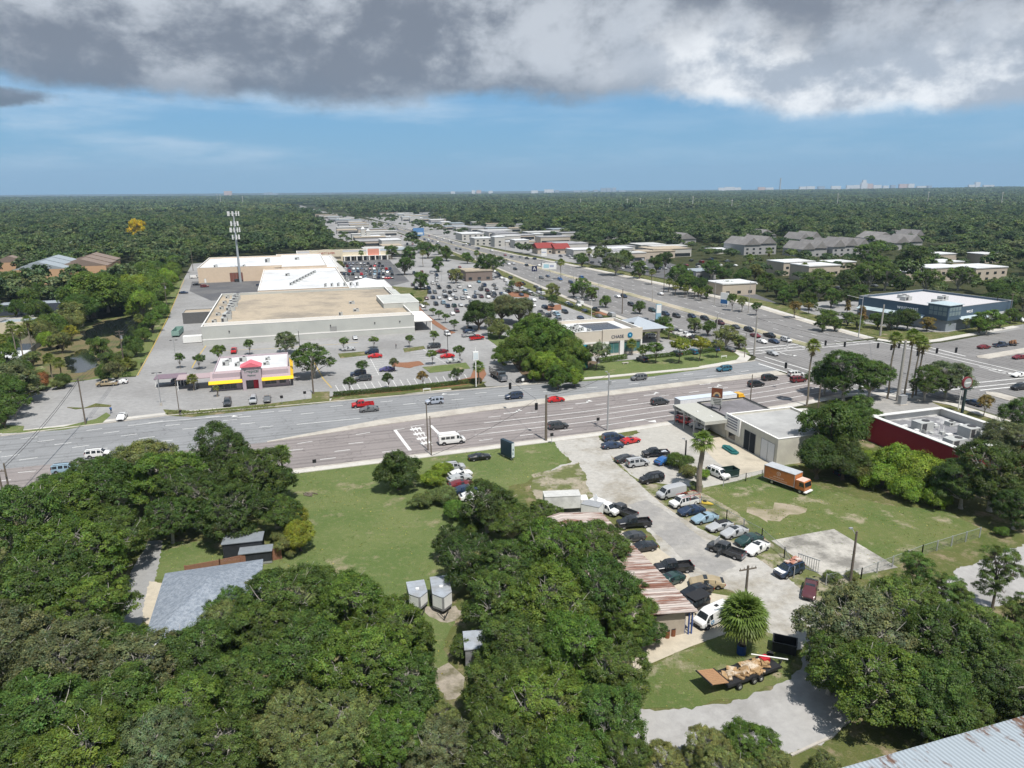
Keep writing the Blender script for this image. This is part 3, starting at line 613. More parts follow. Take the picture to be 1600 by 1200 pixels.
for x, y, r, t in [(895,850,30,'oak'),(940,893,36,'bright'),(985,930,34,'oak'),(410,912,26,'oak'),(425,935,30,'oak'),(300,1000,30,'olive'),(350,955,34,'oak'),(395,925,24,'olive'),(655,1012,26,'oak'),(722,1010,22,'oak'),(690,1120,30,'olive'),(670,1100,22,'oak'),(1005,985,30,'oak'),(915,838,26,'oak'),(92,772,46,'oak'),(60,790,44,'bright'),(135,745,34,'oak')]: ptree(x, y, r, t, 'oak', 'oak_tree')
for x, y, r, t in [(690,775,24,'olive'),(672,750,20,'lime'),(712,800,24,'bright'),(655,785,18,'olive'),(690,735,16,'lime'),(735,825,20,'bright'),(1062,722,20,'oak'),(1075,738,14,'olive'),(1100,742,12,'lime'),(1088,760,10,'olive'),
    (1300,902,14,'olive'),(1330,900,12,'olive'),(1565,832,12,'bright'),(640,1155,16,'oak'),(440,838,18,'olive'),(500,905,26,'oak'),(1110,735,8,'olive'),(1068,768,9,'olive')]:
    ptree(x, y, r, t, 'bush', 'shrub', cat='shrub')
for x, y, r, t in [(1440,905,36,'pine'),(1470,930,34,'pine'),(1560,900,36,'pine'),(1590,960,30,'pine'),(1580,1010,30,'pine'),(1405,925,28,'pine'),(1500,945,28,'pine')]:
    ptree(x, y, r, t, 'pine', 'pine_tree')
# canal side
for x, y, r, t, k in [(130,462,38,'bright','midoak'),(165,458,30,'oak','midoak'),(110,490,26,'olive','midround'),(72,510,22,'oak','midround'),(95,535,18,'olive','midround'),(110,520,14,'yellow','midround'),
  (155,545,20,'oak','midround'),(168,562,16,'oak','midround'),(180,580,20,'grey','midround'),(205,540,17,'oak','midround'),(237,503,17,'bright','midround'),
  (200,462,20,'bright','midround'),(222,455,18,'lime','midround'),(238,466,14,'bright','midround'),(210,482,14,'lime','midround'),(230,445,18,'oak','midround'),(250,440,14,'bright','midround'),(262,425,13,'oak','midround'),(190,445,20,'oak','midround'),
  (15,600,36,'grey','midoak'),(-5,570,34,'oak','midoak'),(20,630,24,'oak','midoak'),(5,650,20,'oak','midround'),(50,560,14,'olive','midround'),(248,478,10,'bright','midround'),(60,588,12,'olive','midround'),(95,590,10,'oak','midround'),
  (45,470,22,'oak','midround'),(20,440,24,'oak','midround'),(60,455,16,'bright','midround')]:
    ptree(x, y, r, t, k, 'tree')
for x, y, r, t in [(205,470,26,'bright'),(225,478,22,'lime'),(245,462,22,'bright'),(215,455,24,'lime'),(240,448,20,'bright'),(255,455,16,'bright'),(262,440,16,'lime'),(270,428,14,'bright'),(252,488,12,'bright'),(185,468,22,'oak'),
   (252,435,16,'bright'),(275,415,14,'bright'),(245,425,18,'oak'),(225,435,20,'bright'),(205,440,20,'oak'),(60,520,22,'olive'),(75,535,16,'lime'),(85,515,20,'bright'),(115,508,18,'olive'),(120,490,22,'oak'),(150,470,22,'oak'),
   (45,600,16,'olive'),(65,600,14,'brown'),(100,597,12,'dark'),(90,602,9,'olive'),(160,586,12,'oak'),(195,560,14,'olive'),(205,572,9,'olive'),(212,548,13,'oak'),(225,525,12,'bright'),(30,585,20,'oak'),(10,545,18,'bright'),(60,490,20,'oak'),(25,485,14,'oak')]:
    ptree(x, y, r, t, 'bush', 'shrub', cat='shrub', sz=1.5)
for x, y, r, t in [(140,455,44,'bright'),(168,452,34,'oak'),(125,480,30,'oak'),(22,595,34,'grey'),(0,615,34,'oak')]: ptree(x, y, r, t, 'round', 'tree')
# car park trees
for x, y, r, t in [(280,562,10,'oak'),(309,562,11,'oak'),(340,548,14,'bright'),(389,540,10,'oak'),(536,535,9,'bright'),(583,533,8,'bright'),(639,530,9,'bright'),(677,526,9,'bright'),(565,573,11,'oak'),(616,567,10,'grey'),(675,556,10,'bright'),
  (546,598,12,'dark'),(607,592,12,'dark'),(661,588,12,'rusty'),(715,583,13,'dark'),(719,549,11,'oak'),
  (642,462,6,'bright'),(655,470,6,'bright'),(665,477,6,'olive'),(677,485,6,'bright'),(686,490,7,'bright'),(696,495,7,'bright'),(710,505,9,'oak'),
  (812,447,8,'brown'),(800,445,8,'oak'),(863,470,10,'dark'),(1005,547,13,'bright'),(1025,546,16,'bright'),(1062,543,18,'yellow'),(1094,541,17,'yellow'),(932,550,20,'grey'),(1120,540,14,'olive'),
  (1242,480,12,'rusty'),(1265,478,9,'rusty'),(1145,470,11,'oak'),(1160,473,10,'olive'),(1182,480,9,'oak'),(1540,630,15,'rusty'),(765,505,14,'grey'),(1510,506,9,'olive')]:
    ptree(x, y, r, t, 'lot', 'car_park_tree')
for x, y, r, t in [(445,533,20,'grey'),(489,562,29,'oak'),(657,437,16,'oak'),(685,412,13,'bright'),(632,415,15,'oak'),(712,430,13,'olive'),(765,412,22,'dark'),(668,390,14,'oak'),(697,395,13,'oak'),(640,395,14,'oak'),(612,393,12,'oak'),(730,402,10,'bright'),
  
  (862,455,14,'olive'),(910,450,17,'bright'),(925,457,13,'bright'),(947,470,11,'bright'),(897,455,9,'oak'),(1000,480,11,'oak'),(1036,505,15,'oak'),(1085,507,14,'olive'),(1107,512,13,'oak'),(1135,525,20,'olive'),(1155,533,14,'olive'),
  (962,410,20,'grey'),(977,402,16,'oak'),(1000,420,16,'oak'),(1060,432,21,'oak'),(1075,442,18,'oak'),(1092,448,16,'dark'),(1112,420,18,'oak'),(910,407,11,'oak'),(1025,412,14,'oak'),(1040,405,14,'dark'),(1130,430,12,'oak'),
  (1287,502,16,'oak'),(1305,505,13,'oak'),(1340,502,13,'olive'),(1390,503,14,'dark'),(1405,498,17,'dark'),(1450,505,13,'rusty'),(1475,503,13,'oak'),(1532,506,16,'bright'),(1580,492,14,'oak'),(1265,470,15,'oak'),(1235,455,15,'oak'),(1215,448,16,'oak'),(1160,432,16,'oak'),(1140,447,12,'oak'),(1105,455,12,'oak'),(1300,465,16,'oak'),(1325,462,16,'dark'),(1295,495,15,'oak'),(1325,497,13,'oak'),(1372,500,14,'oak'),(1420,497,19,'dark'),(1440,494,15,'lime'),(1465,497,14,'rusty'),(1545,502,20,'bright'),(1565,500,14,'bright'),
  (1280,452,18,'oak'),(1250,450,15,'oak'),(1435,402,26,'dark'),(1360,402,26,'oak'),(1360,430,26,'oak'),(1385,430,24,'oak'),(1320,440,20,'dark'),(1500,432,22,'oak'),(1450,437,22,'oak'),(1345,455,16,'oak'),(1410,445,18,'dark'),(1560,450,18,'oak'),(1590,455,16,'oak'),
  (1200,440,16,'oak'),(1180,425,14,'olive'),(1225,462,14,'oak'),(530,415,9,'olive')]:
    ptree(x, y, r, t, 'midoak' if r > 16 else 'midround', 'tree')
for x, y, r, t in [(1347,472,8,'olive'),(1487,490,8,'rusty'),(1349,490,8,'rusty'),(1325,478,6,'rusty'),(1450,470,7,'rusty')]:
    ptree(x, y, r, t, 'cone', 'conical_tree')
for x, y, r, t in [(748,490,27,'dark'),(785,480,24,'grey'),(812,482,26,'grey'),(780,512,18,'olive'),(828,520,36,'bright'),(812,548,32,'bright'),(858,535,40,'bright'),(885,552,30,'bright'),(857,570,28,'lime'),(785,552,18,'bright'),(890,572,24,'bright'),(903,556,24,'bright'),(872,588,22,'bright'),(898,590,16,'lime'),(835,570,24,'bright')]:
    ptree(x, y, r, t, 'round', 'tree')
# --- palms
frond_m = leafmat('palm_frond', None, .25)
dead_m = mat('dead_frond', (.26,.19,.10), .9, .2, 4)
palm_bark = mat('palm_trunk_bark', (.22,.19,.15), .95, .25, 6)
def palm_mesh(seed, R=1.9, n=34, blades=13, droop=.35, skirt=0):
    g = random.Random(seed); vs = []; fs = []; tint = []; sk = MB()
    for i in range(n):
        az = i*2.39996+g.uniform(-.2,.2); el = 1.35-2.05*(i/n)**.9+g.uniform(-.1,.1)
        d = Vector((math.cos(az)*math.cos(el), math.sin(az)*math.cos(el), math.sin(el))); L_ = R*g.uniform(.42,.55)
        hub = d*L_; side = d.cross(Vector((0,0,1)));
        if side.length < .1: side = Vector((1,0,0))
        side.normalize(); up = side.cross(d).normalized()
        old = i/n; tc = g.uniform(.8,1.2)
        tcol = (tc*(1+.9*max(0,old-.55)), tc*(1+.25*max(0,old-.55)), tc*.9)
        o = len(vs); vs += [tuple(Vector((0,0,0))), tuple(hub+side*.03), tuple(hub-side*.03)]; fs.append((o,o+1,o+2)); tint += [tcol]*3
        for k in range(blades):
            a = (k/(blades-1)-.5)*3.4; bl = R*g.uniform(.50,.62)*(1-.25*abs(a)/1.7)
            dd = (d*math.cos(a)+side*math.sin(a)); tip = hub+dd*bl-Vector((0,0,1))*bl*droop*g.uniform(.7,1.4); mid = hub+dd*bl*.5+up*.05
            w = (dd.cross(up)).normalized()*R*.045
            o = len(vs); vs += [tuple(hub), tuple(mid+w), tuple(tip), tuple(mid-w)]; fs.append((o,o+1,o+2,o+3)); tint += [tcol]*4
    me = bpy.data.meshes.new('palm_crown'); me.from_pydata(vs, [], fs); me.materials.append(frond_m)
    at = me.attributes.new('tint', 'FLOAT_COLOR', 'POINT'); at.data.foreach_set('color', [c for t in tint for c in (*t, 1)])
    sm = None
    if skirt:
        for i in range(40):
            az = g.uniform(0,6.28); z = -g.uniform(.1, skirt); l = g.uniform(.5,.9)
            p = Vector((math.cos(az)*.15, math.sin(az)*.15, z)); q = Vector((math.cos(az)*(.45+.25*g.random()), math.sin(az)*(.5), z-l)); w = Vector((-math.sin(az), math.cos(az), 0))*.16
            sk.add([p, q-w, q+w], [(0,1,2)])
        sm = sk.mesh('dead_skirt', [dead_m])
    return me, sm
PALM = {'tall': [palm_mesh(s, 1.9, 34, 11, .3, 1.6) for s in (1,2,3)], 'sabal': [palm_mesh(s, 1.9, 34, 11, .35, .5) for s in (4,5,6)], 'fat': [palm_mesh(7, 3.1, 120, 15, .26, 1.8)]}
def palm(x, y, ytop, R=1.9, kind='sabal', label=None, tr=.17, dx=0, tint=(.13,.17,.035), dark=False, near=True):
    """base pixel x,y ; crown centre at pixel height ytop"""
    p = P(x, y); h = hgt(x, y, ytop); me, sk = random.choice(PALM[kind])
    label = label or ('tall slender palm with a small crown and brown skirt' if kind == 'tall' else 'fan palm with a bare trunk')
    o = thing('palm_tree', label, 'palm tree', p, random.uniform(0,6.28), None, near)
    mb = MB(); n = 8; g = random.Random(x); lx = 0; prev = Vector((0,0,-.1))
    for i in range(1, n+1):
        q = Vector((.12*math.sin(i*.9+x), .12*math.cos(i*.7+x), h*i/n)); mb.tube(prev, q, tr*(1.25-.35*(i-1)/n), tr*(1.2-.35*i/n), 8, caps=False); prev = q
    mb.obj('trunk', palm_bark, o)
    R0 = 3.2 if kind == 'fat' else 1.9
    c = link('crown', me, o, prev, color=tuple(v*random.uniform(.9,1.1) for v in tint)); c.scale = (R/R0,)*3
    if sk: s = link('dead_fronds', sk, o, prev); s.scale = (R/R0,)*3
    OBST.append((p.x, p.y, 1.)); return o
for x, y, yt in [(1260,634,540),(1386,623,528),(1413,622,524),(1425,622,533),(1431,618,538)]: palm(x, y, yt, 2.1, 'tall', tr=.2)
palm(1092,768,690,2.3,'sabal','stout fan palm with a shaggy trunk beside the garage forecourt',.42)
palm(1160,1020,962,3.0,'fat','big bushy fan palm with yellowing lower fronds above a blue barrel',.35,tint=(.12,.175,.04))
palm(445,765,708,2.0,'sabal')
for x, y, yt, R_, k in [(20,555,520,1.8,'tall'),(27,560,508,2.0,'tall'),(50,545,500,2.1,'tall'),(40,575,515,1.9,'tall'),(12,585,530,2.1,'sabal'),(82,590,560,2.2,'sabal'),(97,595,567,2.2,'sabal'),(220,520,497,2.3,'sabal'),
  (190,585,570,2.2,'sabal'),(200,580,567,2.2,'sabal'),(78,470,455,2.2,'sabal'),(28,470,455,2.2,'sabal'),(303,610,592,1.9,'sabal'),(748,602,573,2.2,'sabal'),(987,555,537,2.1,'sabal'),(1001,535,518,2.1,'sabal'),(1045,530,512,2.2,'sabal'),
  (876,437,410,3.0,'sabal'),(565,408,395,2.8,'sabal'),(661,417,395,2.8,'sabal'),(185,425,400,3,'sabal'),(292,400,388,2.6,'sabal'),(280,420,405,2.6,'sabal'),(268,430,412,2.6,'sabal'),(257,445,430,2.4,'sabal'),(275,405,392,2.6,'sabal'),(249,455,437,2.4,'sabal'),(244,468,452,2.4,'sabal'),
  (1255,438,416,3,'tall'),(1200,417,392,3,'tall'),(1170,425,402,3,'tall'),(920,412,392,3,'tall'),(975,420,398,3,'tall'),(1018,445,425,2.6,'sabal'),(1045,457,440,2.4,'sabal'),(1070,465,450,2.3,'sabal'),(1055,462,447,2.3,'sabal'),(1085,467,452,2.3,'sabal'),(1095,470,455,2.3,'sabal'),
  (1298,447,430,2.6,'sabal'),(1480,430,410,2.8,'tall'),(1428,447,425,2.8,'sabal'),(1548,415,398,3,'sabal'),(698,405,388,3,'tall'),(745,412,395,2.8,'sabal'),(340,620,606,1.0,'sabal')]:
    palm(x, y, yt, R_*.95, k, dark=True)
# --- hedges and low planting
hedge_leaf = leafmat('hedge_leaf', None, .15)
def hedge(name, pts, w, h, tint, label, cat='hedge', leaf=.26, dens=75):
    C_, Nn = [], []
    for p, q in zip(pts, pts[1:]):
        a, b = P(*p), P(*q); d = b-a; L_ = d.length; d = d/L_; n = Vector((-d.y, d.x, 0))
        m = int(L_*(w+2*h)*dens); s = rng.uniform(0, L_, m); t = rng.uniform(-h-w/2, h+w/2, m)
        side = np.sign(t); top = np.abs(t) < w/2
        off = np.where(top, t, side*w/2); z = np.where(top, h, h-(np.abs(t)-w/2)); off = off+rng.normal(0,.07,m); z = np.maximum(z+rng.normal(0,.07,m)*1.0, .05)
        C_.append(np.stack([a.x+d.x*s+n.x*off, a.y+d.y*s+n.y*off, z], 1))
        nn = np.stack([n.x*side, n.y*side, 0*s], 1); nn[top] = (0,0,1); Nn.append(nn+rng.normal(0,.5,(m,3)))
        OBST.append(((a.x+b.x)/2, (a.y+b.y)/2, 1.))
    C_ = np.concatenate(C_); Nn = np.concatenate(Nn); t = rng.uniform(.7,1.3,(len(C_),1))*np.ones((1,3))
    me = quads_mesh(name, C_, Nn, leaf, leaf*.7, t, [hedge_leaf]); o = link(name, me, color=GC[tint]); return tag(o, label, cat)
hedge('hedge', [(521,620),(600,613),(648,609)], 1.2, 1.1, 'dark', 'clipped dark hedge along the western part of the car park edge by the road')
hedge('hedge', [(627,611),(700,603),(752,597)], 1.2, 1.1, 'oak', 'clipped hedge along the car park edge ending at the white sign pole')
hedge('hedge', [(935,567),(978,560)], 1.6, 1.2, 'bright', 'clipped green hedge in front of the bank branch')
hedge('hedge', [(1000,562),(1060,556),(1130,548)], 1.4, 1.1, 'oak', 'clipped hedge in front of the parked cars beside the bank branch')
hedge('hedge', [(1016,510),(1045,525),(1110,545)], 1.2, 1., 'oak', 'low hedge between the bank branch car park and the avenue', leaf=.3, dens=20)
hedge('hedge', [(787,452),(850,466),(960,503)], 1.4, 1., 'dark', 'long dark hedge between the big car park and the avenue', leaf=.35, dens=14)
hedge('flower_bed', [(262,645),(300,646),(360,642),(430,635)], 2.2, .4, 'olive', 'low weedy planting strip between the restaurant parking and the road', 'planting', .3, 14)
hedge('hedge', [(160,592),(205,588)], 1.4, 1.1, 'oak', 'short hedge at the top of the left car park', leaf=.35, dens=14)
hedge('hedge', [(1276,485),(1330,497),(1400,512)], 1.6, 1.1, 'dark', 'dark hedge under the trees in front of the blue office', leaf=.35, dens=14)

# weeds and tufts over the near lawns
def tufts(name, polys, n, label):
    pts = []; q = np.random.default_rng(4)
    for poly in polys:
        w = np.array([tuple(P(*p))[:2] for p in poly]); x0, y0 = w.min(0); x1, y1 = w.max(0); ar = 0
        for i in range(len(w)): a, b = w[i], w[(i+1)%len(w)]; ar += (a[0]*b[1]-b[0]*a[1])/2
        m = int(abs(ar)*n*((x1-x0)*(y1-y0)/max(abs(ar),1))); X = q.uniform(x0,x1,m); Y = q.uniform(y0,y1,m); ins = np.zeros(m,bool)
        for i in range(len(w)):
            a, b = w[i], w[(i+1)%len(w)]
            if a[1] != b[1]: ins ^= ((a[1]>Y)!=(b[1]>Y))&(X<(b[0]-a[0])*(Y-a[1])/(b[1]-a[1])+a[0])
        f = np.sin(X*.31+1)*np.sin(Y*.27)+.6*np.sin(X*.9+Y*.5)+q.normal(0,.6,m); ins &= f > .15
        pts.append(np.stack([X[ins],Y[ins],np.full(ins.sum(),.05)],1))
    C_ = np.concatenate(pts); m = len(C_); Nn = q.normal(size=(m,3)); Nn[:,2] = np.abs(Nn[:,2])+1.3; L_ = q.uniform(.10,.34,m)
    t = q.uniform(.6,1.5,(m,1))*np.where(q.random((m,1))<.22, np.array([[2.0,1.35,1.3]]), np.array([[1.,1.,1.]]))
    me = quads_mesh(name, C_, Nn, L_, L_*.6, t, [leaf_m]); o = link(name, me, color=(.15,.19,.055)); tag(o, label, 'grass', None, 'stuff', False)
tufts('grass_tufts', [[(452,735),(586,722),(675,710),(760,697),(850,690),(892,712),(840,745),(720,880),(700,1000),(690,1080),(560,1080),(440,900)],
 [(1085,770),(1200,735),(1300,770),(1480,800),(1540,835),(1440,868),(1350,900),(1205,848)], [(1003,1045),(1080,1012),(1200,990),(1240,1015),(1238,1055),(1140,1095),(1010,1108)],
 [(252,845),(380,845),(440,860),(430,890),(276,912)],[(830,742),(905,722),(915,745),(930,790),(880,800)],[(955,716),(1012,768),(1110,835),(1235,905),(1290,950),(1330,905),(1240,880),(1150,800),(1010,755)]], 3.2, 'weedy tufts of grass scattered over the near lawns and yards')
# ================================================================ vehicles
paint = mat('car_paint', (.5,.5,.5), .28, 0, objcol=True, coat=.6, spec=.5)
vplain = mat('van_panel_paint', (.7,.7,.7), .4, 0, objcol=True, spec=.4)
tyre_m = mat('tyre', (.018,.018,.018), .8, 0); rim_m = mat('rim', (.42,.42,.44), .35, 0, metal=.6)
trim_m = mat('black_trim', (.025,.025,.027), .5, 0); hl_m = mat('headlight_lens', (.62,.64,.66), .15, 0, spec=.8); tl_m = mat('tail_lens', (.32,.015,.012), .2, 0, spec=.6)
cglass = glassmat('car_glass', (.018,.024,.028), .06)
STN = {  # x, half width, z bottom, z shoulder, z top, half width top ; segment flags side/top g=glass
'sedan': ([(-2.40,.70,.45,.78,.84,.62),(-2.28,.86,.30,.88,1.0,.74),(-1.85,.90,.22,.93,1.04,.78),(-1.05,.91,.20,.93,1.38,.66),(-.95,.91,.20,.93,1.40,.66),(-.14,.91,.20,.92,1.44,.68),(-.02,.91,.20,.92,1.44,.68),(.58,.91,.20,.91,1.39,.66),(1.42,.90,.22,.90,.99,.80),(2.12,.86,.26,.80,.87,.70),(2.36,.76,.36,.66,.72,.60),(2.42,.62,.42,.60,.64,.5)], 'bb bg bb gb bb gb gg bb bb bb bb'.split(), (1.42,-1.38,.33)),
'coupe': ([(-2.30,.70,.45,.76,.82,.62),(-2.18,.88,.30,.86,.97,.74),(-1.75,.91,.22,.92,1.0,.74),(-.75,.92,.20,.90,1.26,.62),(-.60,.92,.20,.90,1.28,.62),(.35,.92,.20,.89,1.26,.62),(1.18,.91,.22,.87,.93,.78),(2.05,.87,.24,.74,.80,.70),(2.34,.74,.34,.60,.65,.58)], 'bb bg bb gb gg bb bb bb'.split(), (1.42,-1.35,.33)),
'suv': ([(-2.35,.82,.45,1.0,1.1,.74),(-2.28,.91,.32,1.08,1.62,.64),(-2.05,.93,.28,1.08,1.72,.66),(-1.15,.94,.26,1.07,1.76,.68),(-1.03,.94,.26,1.07,1.76,.68),(-.12,.94,.26,1.06,1.76,.68),(0.0,.94,.26,1.06,1.76,.68),(.72,.94,.26,1.05,1.68,.66),(1.32,.93,.28,1.04,1.14,.80),(2.10,.90,.32,.94,1.02,.76),(2.36,.80,.40,.80,.86,.68)], 'bg gb gb bb gb bb gb gg bb bb'.split(), (1.42,-1.40,.37)),
'van': ([(-2.75,.88,.45,1.15,1.95,.76),(-2.70,.97,.36,1.2,2.05,.80),(-1.3,.98,.30,1.2,2.08,.82),(-1.18,.98,.30,1.2,2.08,.82),(.72,.98,.30,1.2,2.08,.82),(.84,.98,.30,1.2,2.06,.80),(1.45,.98,.30,1.15,1.90,.74),(2.05,.96,.32,1.10,1.24,.78),(2.55,.92,.38,.98,1.08,.76),(2.70,.84,.45,.85,.92,.7)], 'bb bb bb bb bb gb gg bb bb'.split(), (1.75,-1.75,.37)),
'minivan': ([(-2.45,.80,.42,1.0,1.1,.74),(-2.40,.92,.30,1.05,1.6,.66),(-2.1,.96,.26,1.05,1.70,.68),(-1.15,.97,.24,1.04,1.74,.70),(-1.05,.97,.24,1.04,1.74,.70),(-.1,.97,.24,1.03,1.74,.70),(0.,.97,.24,1.03,1.74,.70),(.85,.97,.24,1.0,1.6,.66),(1.65,.95,.26,.96,1.06,.78),(2.30,.90,.3,.84,.92,.74),(2.5,.76,.4,.72,.78,.62)], 'bg gb gb bb gb bb gb gg bb bb'.split(), (1.55,-1.5,.34)),
'pickup': ([(-.42,.92,.42,1.10,1.12,.86),(-.36,.93,.40,1.12,1.78,.64),(-.24,.93,.38,1.12,1.84,.66),(.38,.93,.38,1.11,1.86,.68),(.50,.93,.38,1.11,1.86,.68),(1.12,.93,.38,1.10,1.78,.66),(1.68,.93,.38,1.08,1.18,.80),(2.55,.92,.40,1.00,1.12,.80),(2.78,.84,.45,.92,.98,.74)], 'bg gb gb bb gb gg bb bb'.split(), (1.90,-1.75,.40)),
}
SMALLPOS = {}
def car_parts(kind, regular_van_windows=False):
    st, fl, (fa, ra, wr) = STN[kind]
    body = MB(); gl = MB(); n = len(st); ring = []
    for (x, w, zb, zs, zt, wt) in st:
        pts = [(w*.80, zb), (w*.98, zb+.10), (w, (zb+zs)*.5), (w*.975, zs), (wt+.05, zt-.07), (wt-.08, zt), (0, zt+.025)]
        if zt-zs < .25: pts[4] = (w*.93, zs+(zt-zs)*.55); pts[5] = (wt, zt)
        ring.append([(x, y, z) for y, z in pts])
    for sgn in (1, -1):
        for i in range(n-1):
            A, B = ring[i], ring[i+1]
            for k in range(6):
                tgt = body
                if k == 3 and fl[i][0] == 'g': tgt = gl
                if k == 5 and fl[i][1] == 'g': tgt = gl
                vs = [A[k], B[k], B[k+1], A[k+1]]
                vs = [(x, y*sgn, z) for x, y, z in vs]
                fc = (0,1,2,3) if sgn < 0 else (3,2,1,0)
                if tgt is gl and k == 3:   # inset side glass between sill and rail
                    body.add(vs, [fc]); c = Vector((0,0,0))
                    for v in vs: c += Vector(v)/4
                    q = [c+(Vector(v)-c)*.88+Vector((0, .014*sgn, .008)) for v in vs]; gl.add(q, [fc])
                elif tgt is gl:
                    body.add(vs, [fc]); d = Vector((0,0,.014))
                    ex = (Vector(vs[1])-Vector(vs[0])).normalized(); nrm = Vector((-ex.z if ex.z < 0 else ex.z, 0, abs(ex.x)))
                    nrm = Vector((-ex.z, 0, ex.x)).normalized(); nrm = nrm if nrm.z > 0 else -nrm
                    a_, b_, c_, d_ = [Vector(v) for v in vs]
                    q = [a_.lerp(b_,.06), a_.lerp(b_,.95), d_.lerp(c_,.95), d_.lerp(a_,0).lerp(c_,.06)]
                    gl.add([v+nrm*.016 for v in q], [fc])
                else: tgt.add(vs, [fc])
    for i, s in ((0, 1), (n-1, -1)):
        A = ring[i]; vs = [p for p in A]+[(x, -y, z) for x, y, z in A[::-1][1:]]
        body.add(vs, [tuple(range(len(vs)))[::s]])
    # underside
    A = [r[0] for r in ring]; body.add([p for p in A]+[(x, -y, z) for x, y, z in A], [(i, i+1, n+i+1, n+i) for i in range(n-1)], 1)
    x0, x1 = st[0][0], st[-1][0]; w = st[n//2][1]
    for y in (w*.985, -w*.985):   # dark wheel arches and sills
        for ax in (fa, ra):
            m = 10; vs = [(ax+math.cos(a)*wr*1.22, y*1.012, wr+math.sin(a)*wr*1.22) for a in [math.pi*k/m for k in range(m+1)]]
            body.add(vs+[(ax+wr*1.2, y*1.012, .22), (ax-wr*1.2, y*1.012, .22)][::-1] if False else vs, [tuple(range(m+1)) if y < 0 else tuple(range(m+1))[::-1]], 1)
    body.box(x1-.10, x1+.02, -w*.55, w*.55, st[-1][2]-.02, st[-1][2]+.16, 1); body.box(x0-.02, x0+.10, -w*.6, w*.6, st[0][2]-.05, st[0][2]+.10, 1)
    return body, gl, (fa, ra, wr, w, x0, x1, st)
PARTS = {}
def wheel_mesh(wr, tw=.22):
    t = MB(); m = 16
    prof = [(wr*.62, -tw/2), (wr*.93, -tw/2), (wr, -tw*.3), (wr, tw*.3), (wr*.93, tw/2), (wr*.62, tw/2)]
    vs = []
    for r, y in prof:
        for i in range(m): a = 2*math.pi*i/m; vs.append((r*math.cos(a), y, r*math.sin(a)))
    fs = [(k*m+i, (k+1)*m+i, (k+1)*m+(i+1)%m, k*m+(i+1)%m) for k in range(5) for i in range(m)]
    t.add(vs, fs)
    r = MB(); rr = wr*.63
    for y, s in ((tw*.42, 1), (-tw*.42, -1)):
        r.add([(rr*math.cos(2*math.pi*i/m), y, rr*math.sin(2*math.pi*i/m)) for i in range(m)], [tuple(range(m))[::-s]])
        r.tube((0, y*.95, 0), (0, y*1.1, 0), wr*.18, wr*.15, 8)
    return t.mesh('tyre', [tyre_m], True), r.mesh('rim', [rim_m])
def proto(kind):
    if kind in PARTS: return PARTS[kind]
    base = kind if kind in STN else 'van'
    body, gl, info = car_parts(base); fa, ra, wr, w, x0, x1, st = info
    L_ = [('body', body.mesh('body', [paint, trim_m], True), (0,0,0))]
    xc = sum(v[0] for v in gl.v)/len(gl.v); done = {}
    for fc in gl.f:
        q = [Vector(gl.v[i]) for i in fc]; ys = [v.y for v in q]
        if min(ys) < -.001 and max(ys) > .001 or min(abs(y) for y in ys) < 1e-6: key = 'windshield' if sum(v.x for v in q)/4 > xc else 'rear_window'
        else: key = 'side_window_%d' % len(done)
        done.setdefault(key, MB()).add(q, [(0,1,2,3)])
    for k_, b_ in done.items(): n_ = 'side_window' if k_.startswith('side') else k_; L_.append((n_, b_.mesh(n_, [cglass]), (0,0,0)))
    me = L_[0][1]
    try:
        me.polygons.foreach_set('use_smooth', [True]*len(me.polygons)); me.set_sharp_from_angle(angle=R(28))
    except Exception: pass
    z_h = st[-2][3]-.10
    for s in (1, -1):
        b = MB(); b.box(x1-.22, x1-.02, s*w*.62-.14, s*w*.62+.14, z_h-.07, z_h+.07); L_.append(('headlight', b.mesh('headlight', [hl_m]), (0,0,0)))
        b = MB(); b.box(x0-.015 if base != 'pickup' else -2.86, x0+.14 if base != 'pickup' else -2.74, s*w*.78-.10, s*w*.78+.10, st[0][3]-.18, st[0][3]+.02 if base not in ('suv','minivan','van') else st[0][3]+.3); L_.append(('tail_light', b.mesh('tail_light', [tl_m]), (0,0,0)))
        b = MB(); xm = [q[0] for q, f in zip(st, fl_list(base)) if f == 'gg'][0]+.45; b.box(xm-.09, xm+.09, s*(w+.02)-.0 if s > 0 else -w-.20, s*(w+.02)+.18 if s > 0 else -w-.02, st[n2(base)][3]+.0, st[n2(base)][3]+.17); L_.append(('mirror', b.mesh('mirror', [trim_m]), (0,0,0)))
    if base in ('pickup',):
        b = MB(); z0, z1 = .62, 1.12
        b.box(-2.80,-.44,-.93,-.83,.42,z1); b.box(-2.80,-.44,.83,.93,.42,z1); b.box(-2.80,-2.72,-.83,.83,.42,z1-.02); b.box(-.50,-.44,-.83,.83,.42,z1)
        b.box(-2.72,-.50,-.83,.83,.50,.64,1)
        L_.append(('bed', b.mesh('bed', [paint, trim_m]), (0,0,0)))
        b = MB(); b.box(-2.96,-2.81,-.88,.88,.46,.66); L_.append(('rear_bumper', b.mesh('rear_bumper', [rim_m]), (0,0,0)))
    if base in ('suv', 'minivan'):
        b = MB()
        for s in (1,-1): b.box(-1.9, .6, s*.60-.03, s*.60+.03, 1.76, 1.82)
        L_.append(('roof_rails', b.mesh('roof_rails', [trim_m]), (0,0,0)))
    tm, rm = wheel_mesh(wr)
    PARTS[kind] = (L_, tm, rm, (fa, ra, wr, w)); return PARTS[kind]
def fl_list(k): return STN[k][1]
def n2(k): return [i for i, f in enumerate(STN[k][1]) if f == 'gg'][0]
LOW = {}
